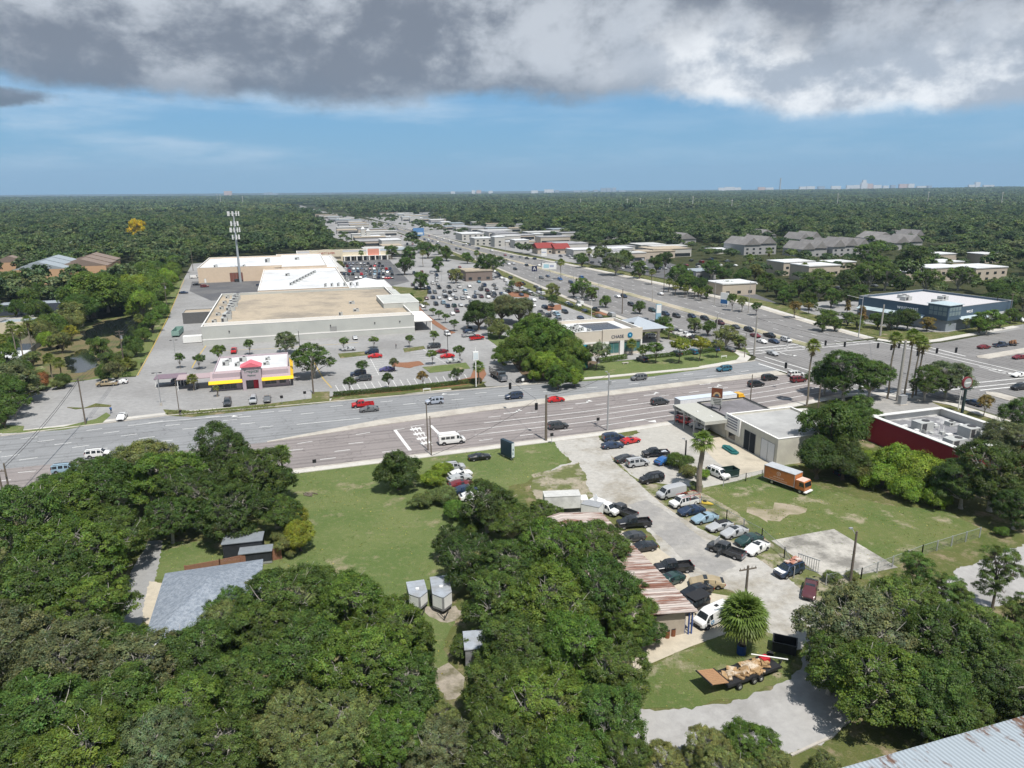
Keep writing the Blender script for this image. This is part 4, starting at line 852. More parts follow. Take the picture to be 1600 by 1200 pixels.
def lowmesh(kind):
    """one joined mesh for cars only a few pixels long"""
    if kind in LOW: return LOW[kind]
    body, gl, (fa, ra, wr, w, x0, x1, st) = car_parts(kind)
    mb = MB(); mb.add(body.v, body.f, 0); mb.m = list(body.m); mb.add(gl.v, gl.f, 2)
    for ax in (fa, ra):
        for s in (1,-1): mb.tube((ax, s*(w-.2), wr), (ax, s*(w+.01), wr), wr, wr, 10, 1); mb.tube((ax, s*(w), wr), (ax, s*(w+.03), wr), wr*.55, wr*.5, 8, 3)
    if kind == 'pickup':
        mb.box(-2.80,-.44,-.93,-.83,.42,1.12,0); mb.box(-2.80,-.44,.83,.93,.42,1.12,0); mb.box(-2.80,-2.72,-.83,.83,.42,1.1,0); mb.box(-2.72,-.44,-.83,.83,.5,.64,1)
    LOW[kind] = mb.mesh('small_'+kind, [paint, trim_m, cglass, rim_m]); return LOW[kind]
CC = {'black':(.012,.013,.016),'white':(.72,.72,.71),'silver':(.40,.41,.42),'grey':(.13,.135,.14),'dark grey':(.045,.048,.052),'dark blue':(.018,.035,.075),'blue':(.03,.12,.33),'red':(.48,.012,.014),
      'dark red':(.15,.012,.016),'maroon':(.085,.022,.025),'beige':(.36,.29,.20),'teal blue':(.03,.14,.21),'light blue':(.25,.36,.44),'pale blue':(.36,.40,.47),'dark green':(.02,.05,.045),'orange':(.62,.20,.03),'yellow':(.75,.42,.02),'gold':(.36,.29,.18),'purple blue':(.06,.05,.17)}
NM = {'sedan':('car','sedan'),'coupe':('car','coupe'),'suv':('suv','SUV'),'van':('van','cargo van'),'minivan':('minivan','minivan'),'pickup':('pickup_truck','pickup truck')}
CARS = []
def car(kind, color, pos, ang, where='', label=None, low=False, group=None, sc=1., zoff=.055):
    """ang in degrees from the cross road direction a+ (0 = facing right along the road, 90 = facing away)"""
    p = P(*pos) if not isinstance(pos, Vector) else pos
    nm, word = NM[kind]; cat = {'car':'car','suv':'SUV','van':'van','minivan':'minivan','pickup_truck':'pickup truck'}[nm]
    lab = label or f"{color} {word} {where}".strip(); c = CC[color]; sc *= .94
    rz = TH+R(ang)
    if low:
        o = link(nm, lowmesh(kind), None, (p.x, p.y, zoff), rz, c); o.scale = (sc,)*3; tag(o, lab, cat, group); CARS.append((p.x,p.y)); return o
    L_, tm, rm, (fa, ra, wr, w) = proto(kind)
    o = thing(nm, lab, cat, (p.x, p.y, zoff), rz, group); o.scale = (sc,)*3
    for n_, me, l in L_: link(n_, me, o, l, color=c)
    for ax in (fa, ra):
        for s in (1,-1):
            wl = link('wheel', tm, o, (ax, s*(w-.10), wr)); link('rim', rm, wl)
    CARS.append((p.x,p.y)); OBST.append((p.x,p.y,1.)); return o
V = car
onA = 'driving on the cross road'
V('van','white',(706,693),0,label='long white passenger van on the near carriageway beside the hatched crossing',sc=1.08)
V('suv','dark grey',(872,670),0,label='dark grey SUV on the near lane behind the leaning wooden pole')
V('pickup','red',(567,636),180,label='red pickup truck driving left on the far carriageway')
V('sedan','grey',(577,643),180,label='grey sedan just in front of the red pickup on the far carriageway')
V('suv','pale blue',(679,631),180,label='pale blue SUV beside the hatched mid-block crossing')
V('suv','dark blue',(803,623),180,label='dark blue SUV driving left near the car park exit')
V('sedan','black',(819,597),172,label='black sedan turning out beside the big leafy tree')
V('sedan','red',(868,628),0,label='bright red sedan in the turn lane behind the wooden pole')
V('suv','grey',(998,594),180,label='grey SUV on the far carriageway in front of the bank branch lawn')
V('suv','teal blue',(1131,580),180,label='teal blue hatchback SUV leaving the junction on the far carriageway')
V('suv','dark grey',(1031,632),0,label='dark grey SUV left of the white semi-trailer')
V('suv','black',(1181,604),0,label='black SUV waiting in the lane just behind the yellow tractor')
V('suv','black',(1202,594),0,label='black SUV in the turn lane, the farther of two black ones')
V('suv','white',(1243,588),0,label='white SUV queueing left of the corner oak')
V('suv','dark red',(1247,597),0,label='dark red SUV partly hidden behind the corner oak')
V('suv','white',(154,714),0,label='white SUV driving behind the left foreground trees')
V('sedan','white',(191,655),-90,label='white sedan leaving the left car park drive')
V('pickup','gold',(168,603),180,label='grey gold pickup truck parked at the top of the left car park')
V('sedan','white',(186,600),180,label='white car parked behind the gold pickup in the left car park')
V('suv','light blue',(103,738),0,label='light coloured SUV mostly hidden by the left foreground trees')
V('suv','dark grey',(356,633),-90,label='dark grey SUV parked nose out in front of the pink restaurant, leftmost')
V('suv','silver',(396,629),-90,label='silver SUV parked nose out in front of the pink restaurant')
V('sedan','grey',(418,627),-90,label='grey green car parked nose out in front of the pink restaurant, rightmost')
V('suv','dark blue',(282,601),0,label='dark blue SUV parked under the pale carport beside the restaurant')
V('pickup','red',(366,551),-90,label='red pickup parked behind the pink restaurant')
V('sedan','silver',(555,530),-90,label='white hatchback parked by the supermarket wall near a small tree',sc=.95)
for k, c, p, a, l in [('sedan','silver',(545,548),180,'silver sedan parked behind the small tree by the supermarket wall'),('suv','dark blue',(581,553),180,'dark blue SUV beside the red sedan in the front rows'),
  ('sedan','red',(586,559),180,'red sedan in the middle of the front car park rows'),('sedan','purple blue',(605,580),180,'purple blue sedan behind a grey leafed car park tree'),('suv','dark blue',(560,587),180,'dark blue SUV half hidden behind a magnolia'),
  ('suv','dark grey',(568,595),180,'grey SUV nearest the hedge behind the magnolia'),('suv','dark grey',(678,544),180,'long dark grey SUV at the end of the small tree island'),('sedan','dark red',(690,552),180,'dark red sedan, the farther of two red cars'),
  ('sedan','red',(699,559),180,'bright red sedan, the nearer of two red cars'),('sedan','silver',(709,567),180,'silver sedan with a white box on its roof side near the entrance drive'),('pickup','silver',(733,526),10,'silver pickup truck in the shade by the big tree'),
  ('pickup','red',(745,531),10,'red pickup truck at the edge of the shaded lawn'),('sedan','dark blue',(733,520),10,'dark blue car parked behind the silver pickup'),
  ('suv','white',(699,524),-90,'white car driving down the entrance drive under a lamp post')]:
    V(k, c, p, a, label=l)
# garage yard and front lot
for k, c, p, a, l in [('minivan','dark blue',(958,688),0,'dark blue minivan at the grass tip of the garage forecourt'),('coupe','red',(985,692),10,'red sports car on the garage forecourt'),('sedan','dark blue',(957,700),-3,'dark navy sedan on the garage forecourt left edge'),
  ('sedan','dark grey',(978,721),5,'dark grey sedan beside the silver SUV on the forecourt'),('suv','silver',(996,728),2,'silver off-road SUV on the forecourt'),('pickup','black',(1024,713),172,'black pickup with an open bed of parts on the forecourt'),
  ('sedan','blue',(1038,724),20,'blue sedan parked by the leafy tree on the forecourt'),('suv','black',(1018,753),185,'black SUV at the lower edge of the forecourt'),
  ('van','silver',(1048,776),188,'grey cargo van parked first in the row below the fan palm'),('pickup','white',(1069,790),188,'white pickup with a red ladder rack'),('sedan','dark blue',(1080,803),182,'dark navy sedan parked right after the white pickup'),
  ('sedan','light blue',(1101,815),186,'light blue sedan parked between the navy sedan and the convertible'),('coupe','silver',(1124,827),188,'silver convertible with a black soft top'),('sedan','silver',(1147,837),190,'silver sedan with a sunroof'),
  ('sedan','dark green',(1170,849),190,'dark green sedan behind the pickup with its bonnet up'),('sedan','white',(1182,862),200,'white sedan with a sunroof next to the open-bonnet pickup'),
  ('suv','red',(1070,662),-60,'red SUV under the garage canopy'),('sedan','silver',(1093,670),-60,'silver blue car in the shade under the garage canopy'),
  ('suv','white',(1122,745),-75,'white and red SUV seen from behind next to the dumpster'),('suv','dark blue',(1232,897),192,'dark blue and white off-road wagon loaded with scrap'),('sedan','maroon',(1265,927),-135,'maroon sedan with faded paint facing the camera'),
  ('coupe','black',(1003,860),180,'black coupe nose out beside the rusty workshop'),('sedan','gold',(1104,916),158,'beige coupe-like sedan standing across the yard'),('sedan','black',(1088,930),190,'black sedan between the beige sedan and the workshop'),
  ('sedan','dark green',(1046,912),195,'dark green car partly under the rusty eave'),('sedan','dark grey',(985,845),180,'dark grey car mostly hidden under the rusty eave'),('pickup','black',(1052,893),172,'black pickup with a chrome bed rail nearest the workshop wall'),
  ('pickup','black',(990,823),172,'black crew cab pickup parked across the pad'),('pickup','dark grey',(972,804),115,'black pickup with its nose toward the yard'),('pickup','white',(945,800),-62,'white pickup with a camper shell'),
  ('van','white',(1112,972),196,'white delivery van with blue door lettering by the workshop'),('suv','black',(1082,952),195,'black SUV with a flat roof rack beside the white delivery van'),
  ('coupe','black',(749,718),0,'black sports car alone on the grass near the pylon sign'),
  ('suv','silver',(708,735),0,'silver estate at the head of the row in the bushes'),('sedan','white',(719,745),8,'white sedan second in the row in the bushes'),('sedan','silver',(718,752),8,'silver sedan third in the row in the bushes'),
  ('sedan','dark red',(720,762),0,'dark red sedan half covered by bushes'),('sedan','dark blue',(728,770),0,'dark blue sedan buried in the bushes'),('sedan','white',(738,780),0,'white car at the lower end of the row in the bushes'),
  ('sedan','dark blue',(1322,743),0,'dark blue car in the deep shade behind the box truck')]:
    V(k, c, p, a, label=l, zoff=.035)
o = V('pickup','dark grey',(1134,866),122,label='dark grey pickup with its bonnet raised')
hb = MB(); hb.box(1.5,1.58,-.85,.85,1.1,2.15); hb.obj('raised_bonnet', paint, o, color=CC['silver'])
hb = MB(); hb.box(.2,.5,.95,1.95,.5,1.2); hb.obj('open_door', paint, o, color=CC['dark grey'])
# extras on named cars: camper shell, ladder rack, flat rack, soft top, sunroofs, lettering
def byl(s):
    for o, l, n in TOP:
        if l.startswith(s): return o
def ext(lab, name, boxes, m, color=None):
    o = byl(lab); mb = MB()
    for b in boxes: mb.box(*b)
    return mb.obj(name, m, o, color=color)
ext('white pickup with a camper', 'camper_shell', [(-2.78,-.45,-.90,.90,1.125,1.75)], vplain, CC['white'])
ext('white pickup with a camper', 'shell_window', [(-2.3,-.9,-.915,-.902,1.3,1.6),(-2.3,-.9,.902,.915,1.3,1.6)], cglass)
ext('white pickup with a red', 'ladder_rack', [(-2.7,1.2,-.86,-.80,1.95,2.01),(-2.7,1.2,.80,.86,1.95,2.01),(-2.7,-2.64,-.8,.8,1.95,2.01),(-.6,-.54,-.8,.8,1.95,2.01),(-2.7,-2.64,-.86,-.80,1.12,1.95),(-2.7,-2.64,.80,.86,1.12,1.95),(-.6,-.54,-.86,-.80,1.12,1.95),(-.6,-.54,.80,.86,1.12,1.95)], mat('red_rack', (.35,.03,.03), .5, .1))
ext('white pickup with a red', 'ladder', [(-2.9,1.4,.2,.26,2.02,2.08),(-2.9,1.4,.6,.66,2.02,2.08)]+[(-2.7+.35*k,-2.66+.35*k,.26,.6,2.03,2.07) for k in range(11)], rim_m)
ext('black SUV with a flat roof', 'flat_roof_rack', [(-2.35,.6,-.95,.95,1.83,1.9)], trim_m)
ext('silver convertible', 'soft_top', [(-1.3,.5,-.54,.54,1.27,1.335)], trim_m)
for l in ('silver sedan with a sunroof','white sedan with a sunroof'): ext(l, 'sunroof', [(-.55,.25,-.4,.4,1.47,1.485)], cglass)
ext('dark blue and white off-road', 'white_hood', [(1.4,2.3,-.78,.78,1.03,1.12)], vplain, CC['white'])
ext('dark blue and white off-road', 'scrap_load', [(-1.9,-1.0,-.6,.5,1.83,2.1),(-.9,.1,-.4,.6,1.83,1.98),(.15,.6,-.6,.1,1.83,2.02),(-1.6,-.2,-.2,0,2.1,2.16)], mat('rusty_scrap', (.38,.17,.12), .9, .3, 4, c2=(.55,.5,.45), scale2=1.2))
ext('black pickup with an open bed', 'parts_load', [(-2.4,-1.7,-.6,.1,.65,1.0),(-1.6,-1.1,0,.6,.65,1.1),(-2.5,-2.1,.2,.7,.65,.95)], mat('parts', (.45,.47,.5), .6, .3, 4))
ext('silver sedan with a white box', 'white_box', [(.9,1.9,.2,.9,1.0,1.5)], white)
blue_m = mat('blue_lettering', (.03,.22,.42), .5, 0)
def text(s, size, m, parent=None, loc=(0,0,0), rot=(0,0,0), depth=.02, align='CENTER', name='lettering'):
    cu = bpy.data.curves.new(name, 'FONT'); cu.body = s; cu.size = size; cu.extrude = depth; cu.align_x = align; cu.align_y = 'CENTER'; cu.resolution_u = 2
    tmp = bpy.data.objects.new('t', cu); COL.objects.link(tmp); bpy.context.view_layer.update()
    me = bpy.data.meshes.new_from_object(tmp.evaluated_get(bpy.context.evaluated_depsgraph_get())); me.materials.clear(); me.materials.append(m)
    bpy.data.objects.remove(tmp); o = link(name, me, parent, loc); o.rotation_euler = rot; return o
o = byl('white delivery van')
mb = MB()
for k in range(4): mb.box(-2.2,-.2-.3*k,.985,.995,1.72-.16*k,1.78-.16*k); mb.box(-2.2,-.2-.3*k,-.995,-.985,1.72-.16*k,1.78-.16*k)
mb.obj('side_lettering', blue_m, o)
mb = MB()
for k in range(7):
    a = k*.9; mb.box(1.0+.22*math.cos(a)-.09, 1.0+.22*math.cos(a)+.09, .985,.998, .85+.22*math.sin(a)-.06, .85+.22*math.sin(a)+.06)
mb.obj('door_emblem', blue_m, o); ext('white delivery van', 'roof_vent', [(-.9,-.4,-.2,.2,2.1,2.2)], trim_m)
ext('long white passenger van', 'side_windows', [(-2.3+.95*k,-1.5+.95*k,s*.985-.02,s*.985+.02,1.32,1.8) for k in range(3) for s in (1,-1)], cglass)
ext('long white passenger van', 'raised_roof', [(-2.6,.9,-.75,.75,2.05,2.3)], vplain, CC['white'])
# queues on the avenue (pixel, colour, kind)
Q = [(975,465,'dark blue','suv'),(965,465,'white','sedan'),(986,478,'black','suv'),(1019,487,'dark green','suv'),(1040,493,'dark blue','suv'),(1057,496,'dark grey','suv'),(1081,497,'dark blue','suv'),(1101,500,'black','suv'),
 (1125,507,'maroon','suv'),(1149,513,'dark grey','sedan'),(1170,518,'black','suv'),(1180,527,'dark red','sedan'),(1202,527,'black','pickup'),(1190,536,'white','sedan'),(1209,536,'dark blue','sedan'),(1228,534,'white','suv')]
for x, y, c, k in Q: V(k, c, (x, y), -90, 'queueing toward the junction on the avenue')
V('sedan','silver',(1207,555),-90,label='silver white car crossing the junction toward the camera')
V('sedan','white',(1032,461),90,label='white car driving away on the far side of the avenue')
for x, y, c, k, a in [(823,416,'black','suv',-90),(842,416,'white','sedan',90),(846,436,'grey','suv',-90),(856,433,'dark blue','sedan',-90),(875,438,'blue','suv',-90),(892,443,'dark blue','suv',-90),(908,435,'blue','suv',90),(795,414,'white','sedan',-90),(802,413,'silver','sedan',-90),
  (805,422,'black','suv',-90),(789,400,'dark red','sedan',90),(719,391,'black','suv',90),(724,384,'dark grey','sedan',90),(702,377,'silver','sedan',-90),(686,383,'dark grey','sedan',-90)]:
    V(k, c, (x, y), a, 'driving on the avenue', low=True)
V('sedan','dark red',(1537,545),0,label='red sedan in the cross street lanes with a teal bonnet'); V('pickup','dark blue',(1563,542),0,label='dark blue pickup towing a loaded trailer in the cross street')
V('sedan','dark red',(1592,561),180,label='dark red sedan at the right edge of the cross street'); V('sedan','white',(1592,589),180,label='white sedan at the crossing on the right edge')
V('suv','black',(1592,609),180,label='black SUV at the right edge in front of the crossing'); V('sedan','dark blue',(1521,633),90,label='dark blue car behind the rusty leaved tree on the avenue')
# trailer load in the cross street
t = thing('loaded_trailer','small trailer piled with brown junk behind the dark blue pickup','trailer',P(1582,540)+Vector((0,0,.05)),TH)
mb = MB(); mb.box(-1.6,1.6,-.9,.9,.6,.75); mb.obj('bed', trim_m, t)
mb = MB()
for k in range(14): x,y = random.uniform(-1.3,1.0), random.uniform(-.7,.5); z = random.uniform(.75,1.5); mb.box(x,x+random.uniform(.3,.7),y,y+random.uniform(.2,.5),.76,z+.3)
mb.obj('junk_load', mat('brown_junk', (.28,.15,.08), .9, .35, 3), t)
for s in (1,-1): w = link('wheel', wheel_mesh(.36)[0], t, (0, s*.98, .36))
# car park rows: explicit cars read off the photograph (low detail)
def rowcars(L_, ang, where, group, zo=.04):
    for x, y, c, k in L_: V(k, c, (x, y), ang+(180 if random.random() < .4 else 0), where, low=True, group=group, zoff=zo)
z3 = lambda X, Y: (600+X/4, 280+Y/4)
LOT = [(505,703,'teal blue','sedan'),(645,703,'maroon','suv'),(650,727,'black','suv'),(690,727,'black','suv'),(735,722,'dark blue','sedan'),(283,714,'dark blue','suv'),(318,714,'grey','suv'),(412,716,'black','suv'),(430,731,'silver','sedan'),
 (265,752,'maroon','sedan'),(305,748,'dark blue','suv'),(345,748,'silver','sedan'),(385,742,'black','suv'),(410,757,'white','sedan'),(450,752,'dark grey','sedan'),(490,752,'silver','suv'),(525,748,'white','sedan'),(565,743,'dark blue','suv'),(608,741,'maroon','suv'),(650,743,'white','sedan'),(685,738,'black','sedan'),
 (325,788,'black','suv'),(370,780,'light blue','suv'),(397,801,'dark blue','suv'),(438,799,'dark green','suv'),(480,795,'silver','sedan'),(428,848,'white','sedan'),(455,832,'maroon','suv'),(243,800,'white','sedan'),(700,760,'silver','sedan'),
 (880,711,'dark grey','suv'),(910,718,'white','suv'),(965,714,'silver','sedan'),(985,750,'dark grey','sedan'),(935,762,'white','sedan'),(932,797,'white','sedan'),(1003,807,'dark blue','suv'),(1025,860,'black','suv'),(1080,853,'light blue','minivan'),(1131,838,'black','suv'),(1168,799,'black','suv'),(1213,797,'white','sedan'),
 (1254,830,'dark blue','sedan'),(1207,757,'silver','suv'),(1087,884,'grey','suv'),(897,762,'dark blue','sedan'),(545,772,'grey','sedan'),(535,945,'black','suv'),(520,800,'black','sedan')]
rowcars([(*z3(X, Y), c, k) for X, Y, c, k in LOT], 90, 'parked in the big car park', 'cars in the big car park')
V('coupe','red',(606,436),0,'',label='dark red car at the end of the far packed car park',low=True)
cs = ['black','dark blue','dark grey','silver','white','grey','black','dark blue','white','dark grey','dark red','red','silver','light blue','dark blue','black']; ks = ['suv','sedan','suv','sedan','minivan','pickup']
rg = random.Random(5)
for r_, (xa, xb, y) in enumerate([(528,596,413),(512,604,417),(508,610,421.5),(520,612,425.5),(524,616,430),(535,618,435)]):
    x = xa
    while x < xb:
        if rg.random() < .90: V(rg.choice(ks), rg.choice(cs), (x, y), 90 if rg.random()<.5 else -90, f"parked in row {['one','two','three','four','five','six'][r_]} from the party store in the far packed car park", low=True, group='cars in the far packed car park', zoff=.045)
        x += 5.9*(1+(y-413)*.009)
for x, y, c, k in [(645,447,'dark grey','suv'),(656,448,'black','sedan'),(664,449,'silver','sedan'),(684,446,'grey','sedan'),(676,444,'white','suv'),(650,452,'dark blue','suv'),(748,442,'teal blue','sedan'),(790,440,'white','van')]:
    V(k, c, (x, y), 90, 'parked beside the trees between the car parks', low=True)
for x, y, c, k in [(1019,528,'silver','suv'),(1062,523,'white','pickup'),(1070,526,'white','pickup'),(1079,527,'white','sedan'),(1056,519,'dark grey','sedan'),(1086,529,'black','sedan'),(1003,565,'dark blue','suv'),(1056,556,'dark green','suv'),(1082,553,'teal blue','suv'),(1115,548,'blue','suv'),(1112,541,'silver','suv'),(1140,549,'grey','sedan')]:
    V(k, c, (x, y), 0 if x < 1100 and y < 540 else 95, 'in the bank branch car park', low=False)
for x, y, c, k in [(1405,497,'dark blue','suv'),(1585,502,'dark grey','suv'),(1592,500,'silver','sedan'),(1578,500,'black','suv'),(1597,503,'white','sedan'),(1430,505,'grey','sedan')]:
    V(k, c, (x, y), 60, 'beside the blue office', low=True)
for x, y, c, k in [(304,435,'white','van'),(308,446,'black','sedan'),(320,449,'dark red','suv'),(287,459,'dark blue','sedan'),(363,439,'black','suv'),(395,437,'white','van'),(408,447,'dark blue','pickup'),(383,439,'silver','pickup'),(373,440,'dark grey','suv'),(341,440,'white','van'),(318,431,'grey','sedan'),(206,417,'red','sedan'),(197,421,'dark blue','suv')]:
    V(k, c, (x, y), 20 if y < 445 else 0, 'in the service yard behind the mall', low=True)
# commercial strip cars along the avenue (small): individuals
cs2 = ['black','dark blue','dark grey','silver','white','grey','black','white','dark grey','silver','white','dark blue','dark red']
def strip(n, f, where, group, sc=1):
    k = 0; tries = 0
    while k < n and tries < n*20:
        tries += 1; p, a = f(rg)
        if any(abs(p.x-q[0]) < 4.2 and abs(p.y-q[1]) < 4.2 for q in CARS): continue
        V(rg.choice(['suv','sedan','sedan','pickup','van']), rg.choice(cs2), p, a, where, low=True, group=group); k += 1
def avenue_pt(r):
    i = r.choice([5,6,6,7,7,7,8,8,9]); t = r.random(); l = r.choice([.07,.19,.31,.60,.72,.84,.94]); A = lerpl(Bl, Br, l); p = A[i].lerp(A[i+1], t)
    d = A[i+1]-A[i]; return p, math.degrees(math.atan2(d.y, d.x))-17+(180 if l < .5 else 0)
strip(75, avenue_pt, 'in the distant traffic on the avenue', 'distant traffic')
strip(80, lambda r: (G(r.uniform(200,245), r.choice([470,482,510,522,560,572,610,622,660,690,720,760,800,840,880,930,980])+r.uniform(-2,2)), 90), 'on a dealer lot right of the avenue', 'cars on the distant lots')
strip(30, lambda r: (G(r.uniform(75,125), r.choice([440,452,470,600,640,700,760,830,900,980])+r.uniform(-2,2)), 90), 'on a lot left of the avenue', 'cars on the distant lots')
strip(22, lambda r: (G(r.uniform(205,300), r.choice([415,428,442,455])+r.uniform(-1,1)), 90), 'in front of the shopping parade behind the avenue trees', 'cars at the shopping parade')
strip(62, lambda r: (G(68+2.75*r.randrange(21), r.choice([332,345,358,372])+r.uniform(-.5,.5)), 90), 'in the closely parked middle of the big car park', 'cars in the big car park')
strip(24, lambda r: (G(98+2.75*r.randrange(10), r.choice([246,262,278,296])+r.uniform(-.5,.5)), 90), 'in the car park strip behind the bank branch', 'cars in the big car park')
strip(26, lambda r: (G(70+2.75*r.randrange(20), r.choice([402,416,430,446])+r.uniform(-.5,.5)), 90), 'in the lot before the fast food building', 'cars on the distant lots')
strip(14, lambda r: (G(r.uniform(235,300), r.choice([300,312,330])+r.uniform(-1,1)), 90), 'near the white roofed bank', 'cars near the bank')
# --- trucks
def wheelset(t, L_, wr=.48, tw=.28):
    tm, rm = wheel_mesh(wr, tw)
    for x, y in L_: w = link('wheel', tm, t, (x, y, wr)); link('rim', rm, w)
or_m = mat('orange_truck_paint', (.47,.165,.05), .5, .15, 1.5, c2=(.36,.13,.05), scale2=.5, lo=.5, hi=.7)
t = thing('box_truck','orange box truck with a grey roof and faded emblem parked on the grass','truck',P(1233,762)+Vector((0,0,.02)),TH+R(-70)); t.scale = (.95,.95,.95)
mb = MB(); mb.box(-4.6,1.6,-1.2,1.2,.95,3.25); b_ = mb.obj('cargo_box', or_m, t)
mb = MB(); mb.box(-4.65,1.65,-1.24,1.24,3.25,3.34); mb.obj('box_roof', mat('faded_roof', (.42,.44,.46), .6, .12, 1), t)
mb = MB(); mb.box(-4.65,1.65,-1.25,1.25,.88,.95); 
for y in (-1.215,1.215): mb.box(1.52,1.64,y-.02,y+.02,.95,3.25); mb.box(-4.64,-4.52,y-.02,y+.02,.95,3.25)
mb.obj('edge_rails', steel, t)
emb = mat('faded_white_marking', (.58,.42,.34), .7, .2, 2)
for sy in (-1,1):
    mb = MB(); m = 24
    for i in range(m):
        a, b2 = 2*math.pi*i/m, 2*math.pi*(i+1)/m; y = sy*1.212
        mb.add([(-1.6+.42*math.cos(a), y, 2.45+.42*math.sin(a)), (-1.6+.42*math.cos(b2), y, 2.45+.42*math.sin(b2)), (-1.6+.28*math.cos(b2), y, 2.45+.28*math.sin(b2)), (-1.6+.28*math.cos(a), y, 2.45+.28*math.sin(a))], [(0,1,2,3)])
    mb.box(-1.72,-1.48,y-.004,y+.004,2.33,2.57)
    for k in range(9): mb.box(-2.6+k*.24,-2.44+k*.24,y-.004,y+.004,1.62,1.80+.06*(k%2))
    for k in range(14): mb.box(-3.4+k*.26,-3.2+k*.26,y-.004,y+.004,1.25,1.36)
    mb.obj('emblem', emb, t)
mb = MB(); mb.v = []
prof = [(1.75,.75),(3.55,.75),(3.62,1.35),(3.40,2.30),(3.2,2.42),(1.75,2.42)]
vs = [(x,-1.1,z) for x,z in prof]+[(x,1.1,z) for x,z in prof]
mb.add(vs, [(0,1,2,3,4,5),(11,10,9,8,7,6)]+[(i,i+6,(i+1)%6+6,(i+1)%6) for i in range(6)]); mb.obj('cab', or_m, t)
mb = MB(); mb.add([(3.635,-.98,1.42),(3.635,.98,1.42),(3.44,.98,2.24),(3.44,-.98,2.24)], [(0,1,2,3)])
for y in (-1.112,1.112): mb.add([(2.5,y,1.45),(3.45,y,1.42),(3.3,y,2.2),(2.5,y,2.2)], [(0,1,2,3)])
mb.obj('windscreen', cglass, t)
mb = MB(); mb.box(1.75,3.3,-1.05,1.05,2.425,2.46); mb.obj('cab_roof', mat('sun_bleached_paint', (.66,.47,.40), .6, .2, 2), t)
mb = MB(); mb.box(3.45,3.95,-1.15,1.15,.45,.62); mb.obj('loose_bumper', white, t)
mb = MB(); mb.box(-4.6,3.2,-.4,.4,.55,.85); mb.obj('chassis', trim_m, t)
wheelset(t, [(2.7,-.98),(2.7,.98),(-2.9,-.98),(-2.9,.98)], .42)
# semi
t = thing('semi_truck','long white semi-trailer with a yellow tractor passing behind the garage','truck',G(93.0,137.3,.05),TH+R(1.5))
mb = MB(); mb.box(-11.8,3.2,-1.28,1.28,1.2,4.0); mb.obj('trailer_box', mat('trailer_white', (.74,.75,.77), .45, .05, .6), t)
mb = MB(); mb.box(-11.84,3.24,-1.31,1.31,4.0,4.06); mb.obj('trailer_roof', mat('trailer_roof', (.55,.60,.66), .4, .05, .6), t)
mb = MB()
for x in np.arange(-11.4,3.1,.62): mb.box(x,x+.03,-1.292,1.292,1.25,3.95)
mb.obj('side_ribs', mat('rib_metal', (.62,.63,.65), .4, 0), t)
mb = MB(); mb.box(-11.86,-11.80,-1.2,1.2,1.25,3.95); mb.obj('rear_doors', steel, t)
yl = mat('yellow_cab_paint', (.75,.40,.02), .35, 0, coat=.5)
mb = MB(); mb.box(3.9,5.6,-1.1,1.1,.95,3.3); mb.box(5.6,7.2,-.85,.85,.9,1.95); mb.box(5.6,6.2,-1.05,1.05,.9,2.0); mb.obj('tractor_cab', yl, t)
mb = MB(); mb.box(5.603,5.63,-.95,.95,2.1,2.95); mb.box(4.9,5.45,-1.112,1.112,2.0,2.8); mb.obj('windows', cglass, t)
mb = MB(); mb.box(3.9,5.3,-1.0,1.0,3.3,3.85); mb.obj('wind_deflector', yl, t)
mb = MB(); mb.box(-11.5,7.0,-.45,.45,.7,1.0); mb.obj('chassis', trim_m, t)
wheelset(t, [(x, y) for x in (-10.6,-9.4,3.2,4.4,6.6) for y in (-1.05,1.05)], .5)
# stake truck at the drive mouth
t = thing('stake_truck','grey truck with an open stake bed waiting at the car park exit','truck',P(779,592)+Vector((0,0,.05)),TH+R(-84))
dgm = mat('truck_grey_blue', (.07,.085,.10), .4, .05, coat=.4)
mb = MB(); mb.box(1.4,2.6,-1.1,1.1,.8,2.5); mb.box(2.6,4.2,-.95,.95,.75,1.75); mb.obj('cab', dgm, t)
mb = MB(); mb.box(2.603,2.63,-.95,.95,1.85,2.4); mb.box(1.7,2.4,-1.112,1.112,1.7,2.35); mb.obj('windows', cglass, t)
mb = MB(); mb.box(4.2,4.26,-.6,.6,.85,1.6); mb.box(4.2,4.4,-1.1,1.1,.5,.75); mb.obj('grille', rim_m, t)
mb = MB(); mb.box(-4.2,1.2,-1.2,1.2,1.0,1.15)
for x in np.arange(-4.15,1.2,.6):
    for y in (-1.2,1.14): mb.box(x,x+.08,y,y+.06,1.15,2.7)
for z in (1.6,2.1,2.6):
    for y in (-1.24,1.18): mb.box(-4.2,1.2,y,y+.06,z,z+.1)
    mb.box(-4.24,-4.18,-1.2,1.2,z,z+.1)
mb.obj('stake_bed', mat('dark_stakes', (.07,.065,.06), .8, .2), t)
wheelset(t, [(x, y) for x in (-2.9,-1.8,3.1) for y in (-1.0,1.0)], .5)
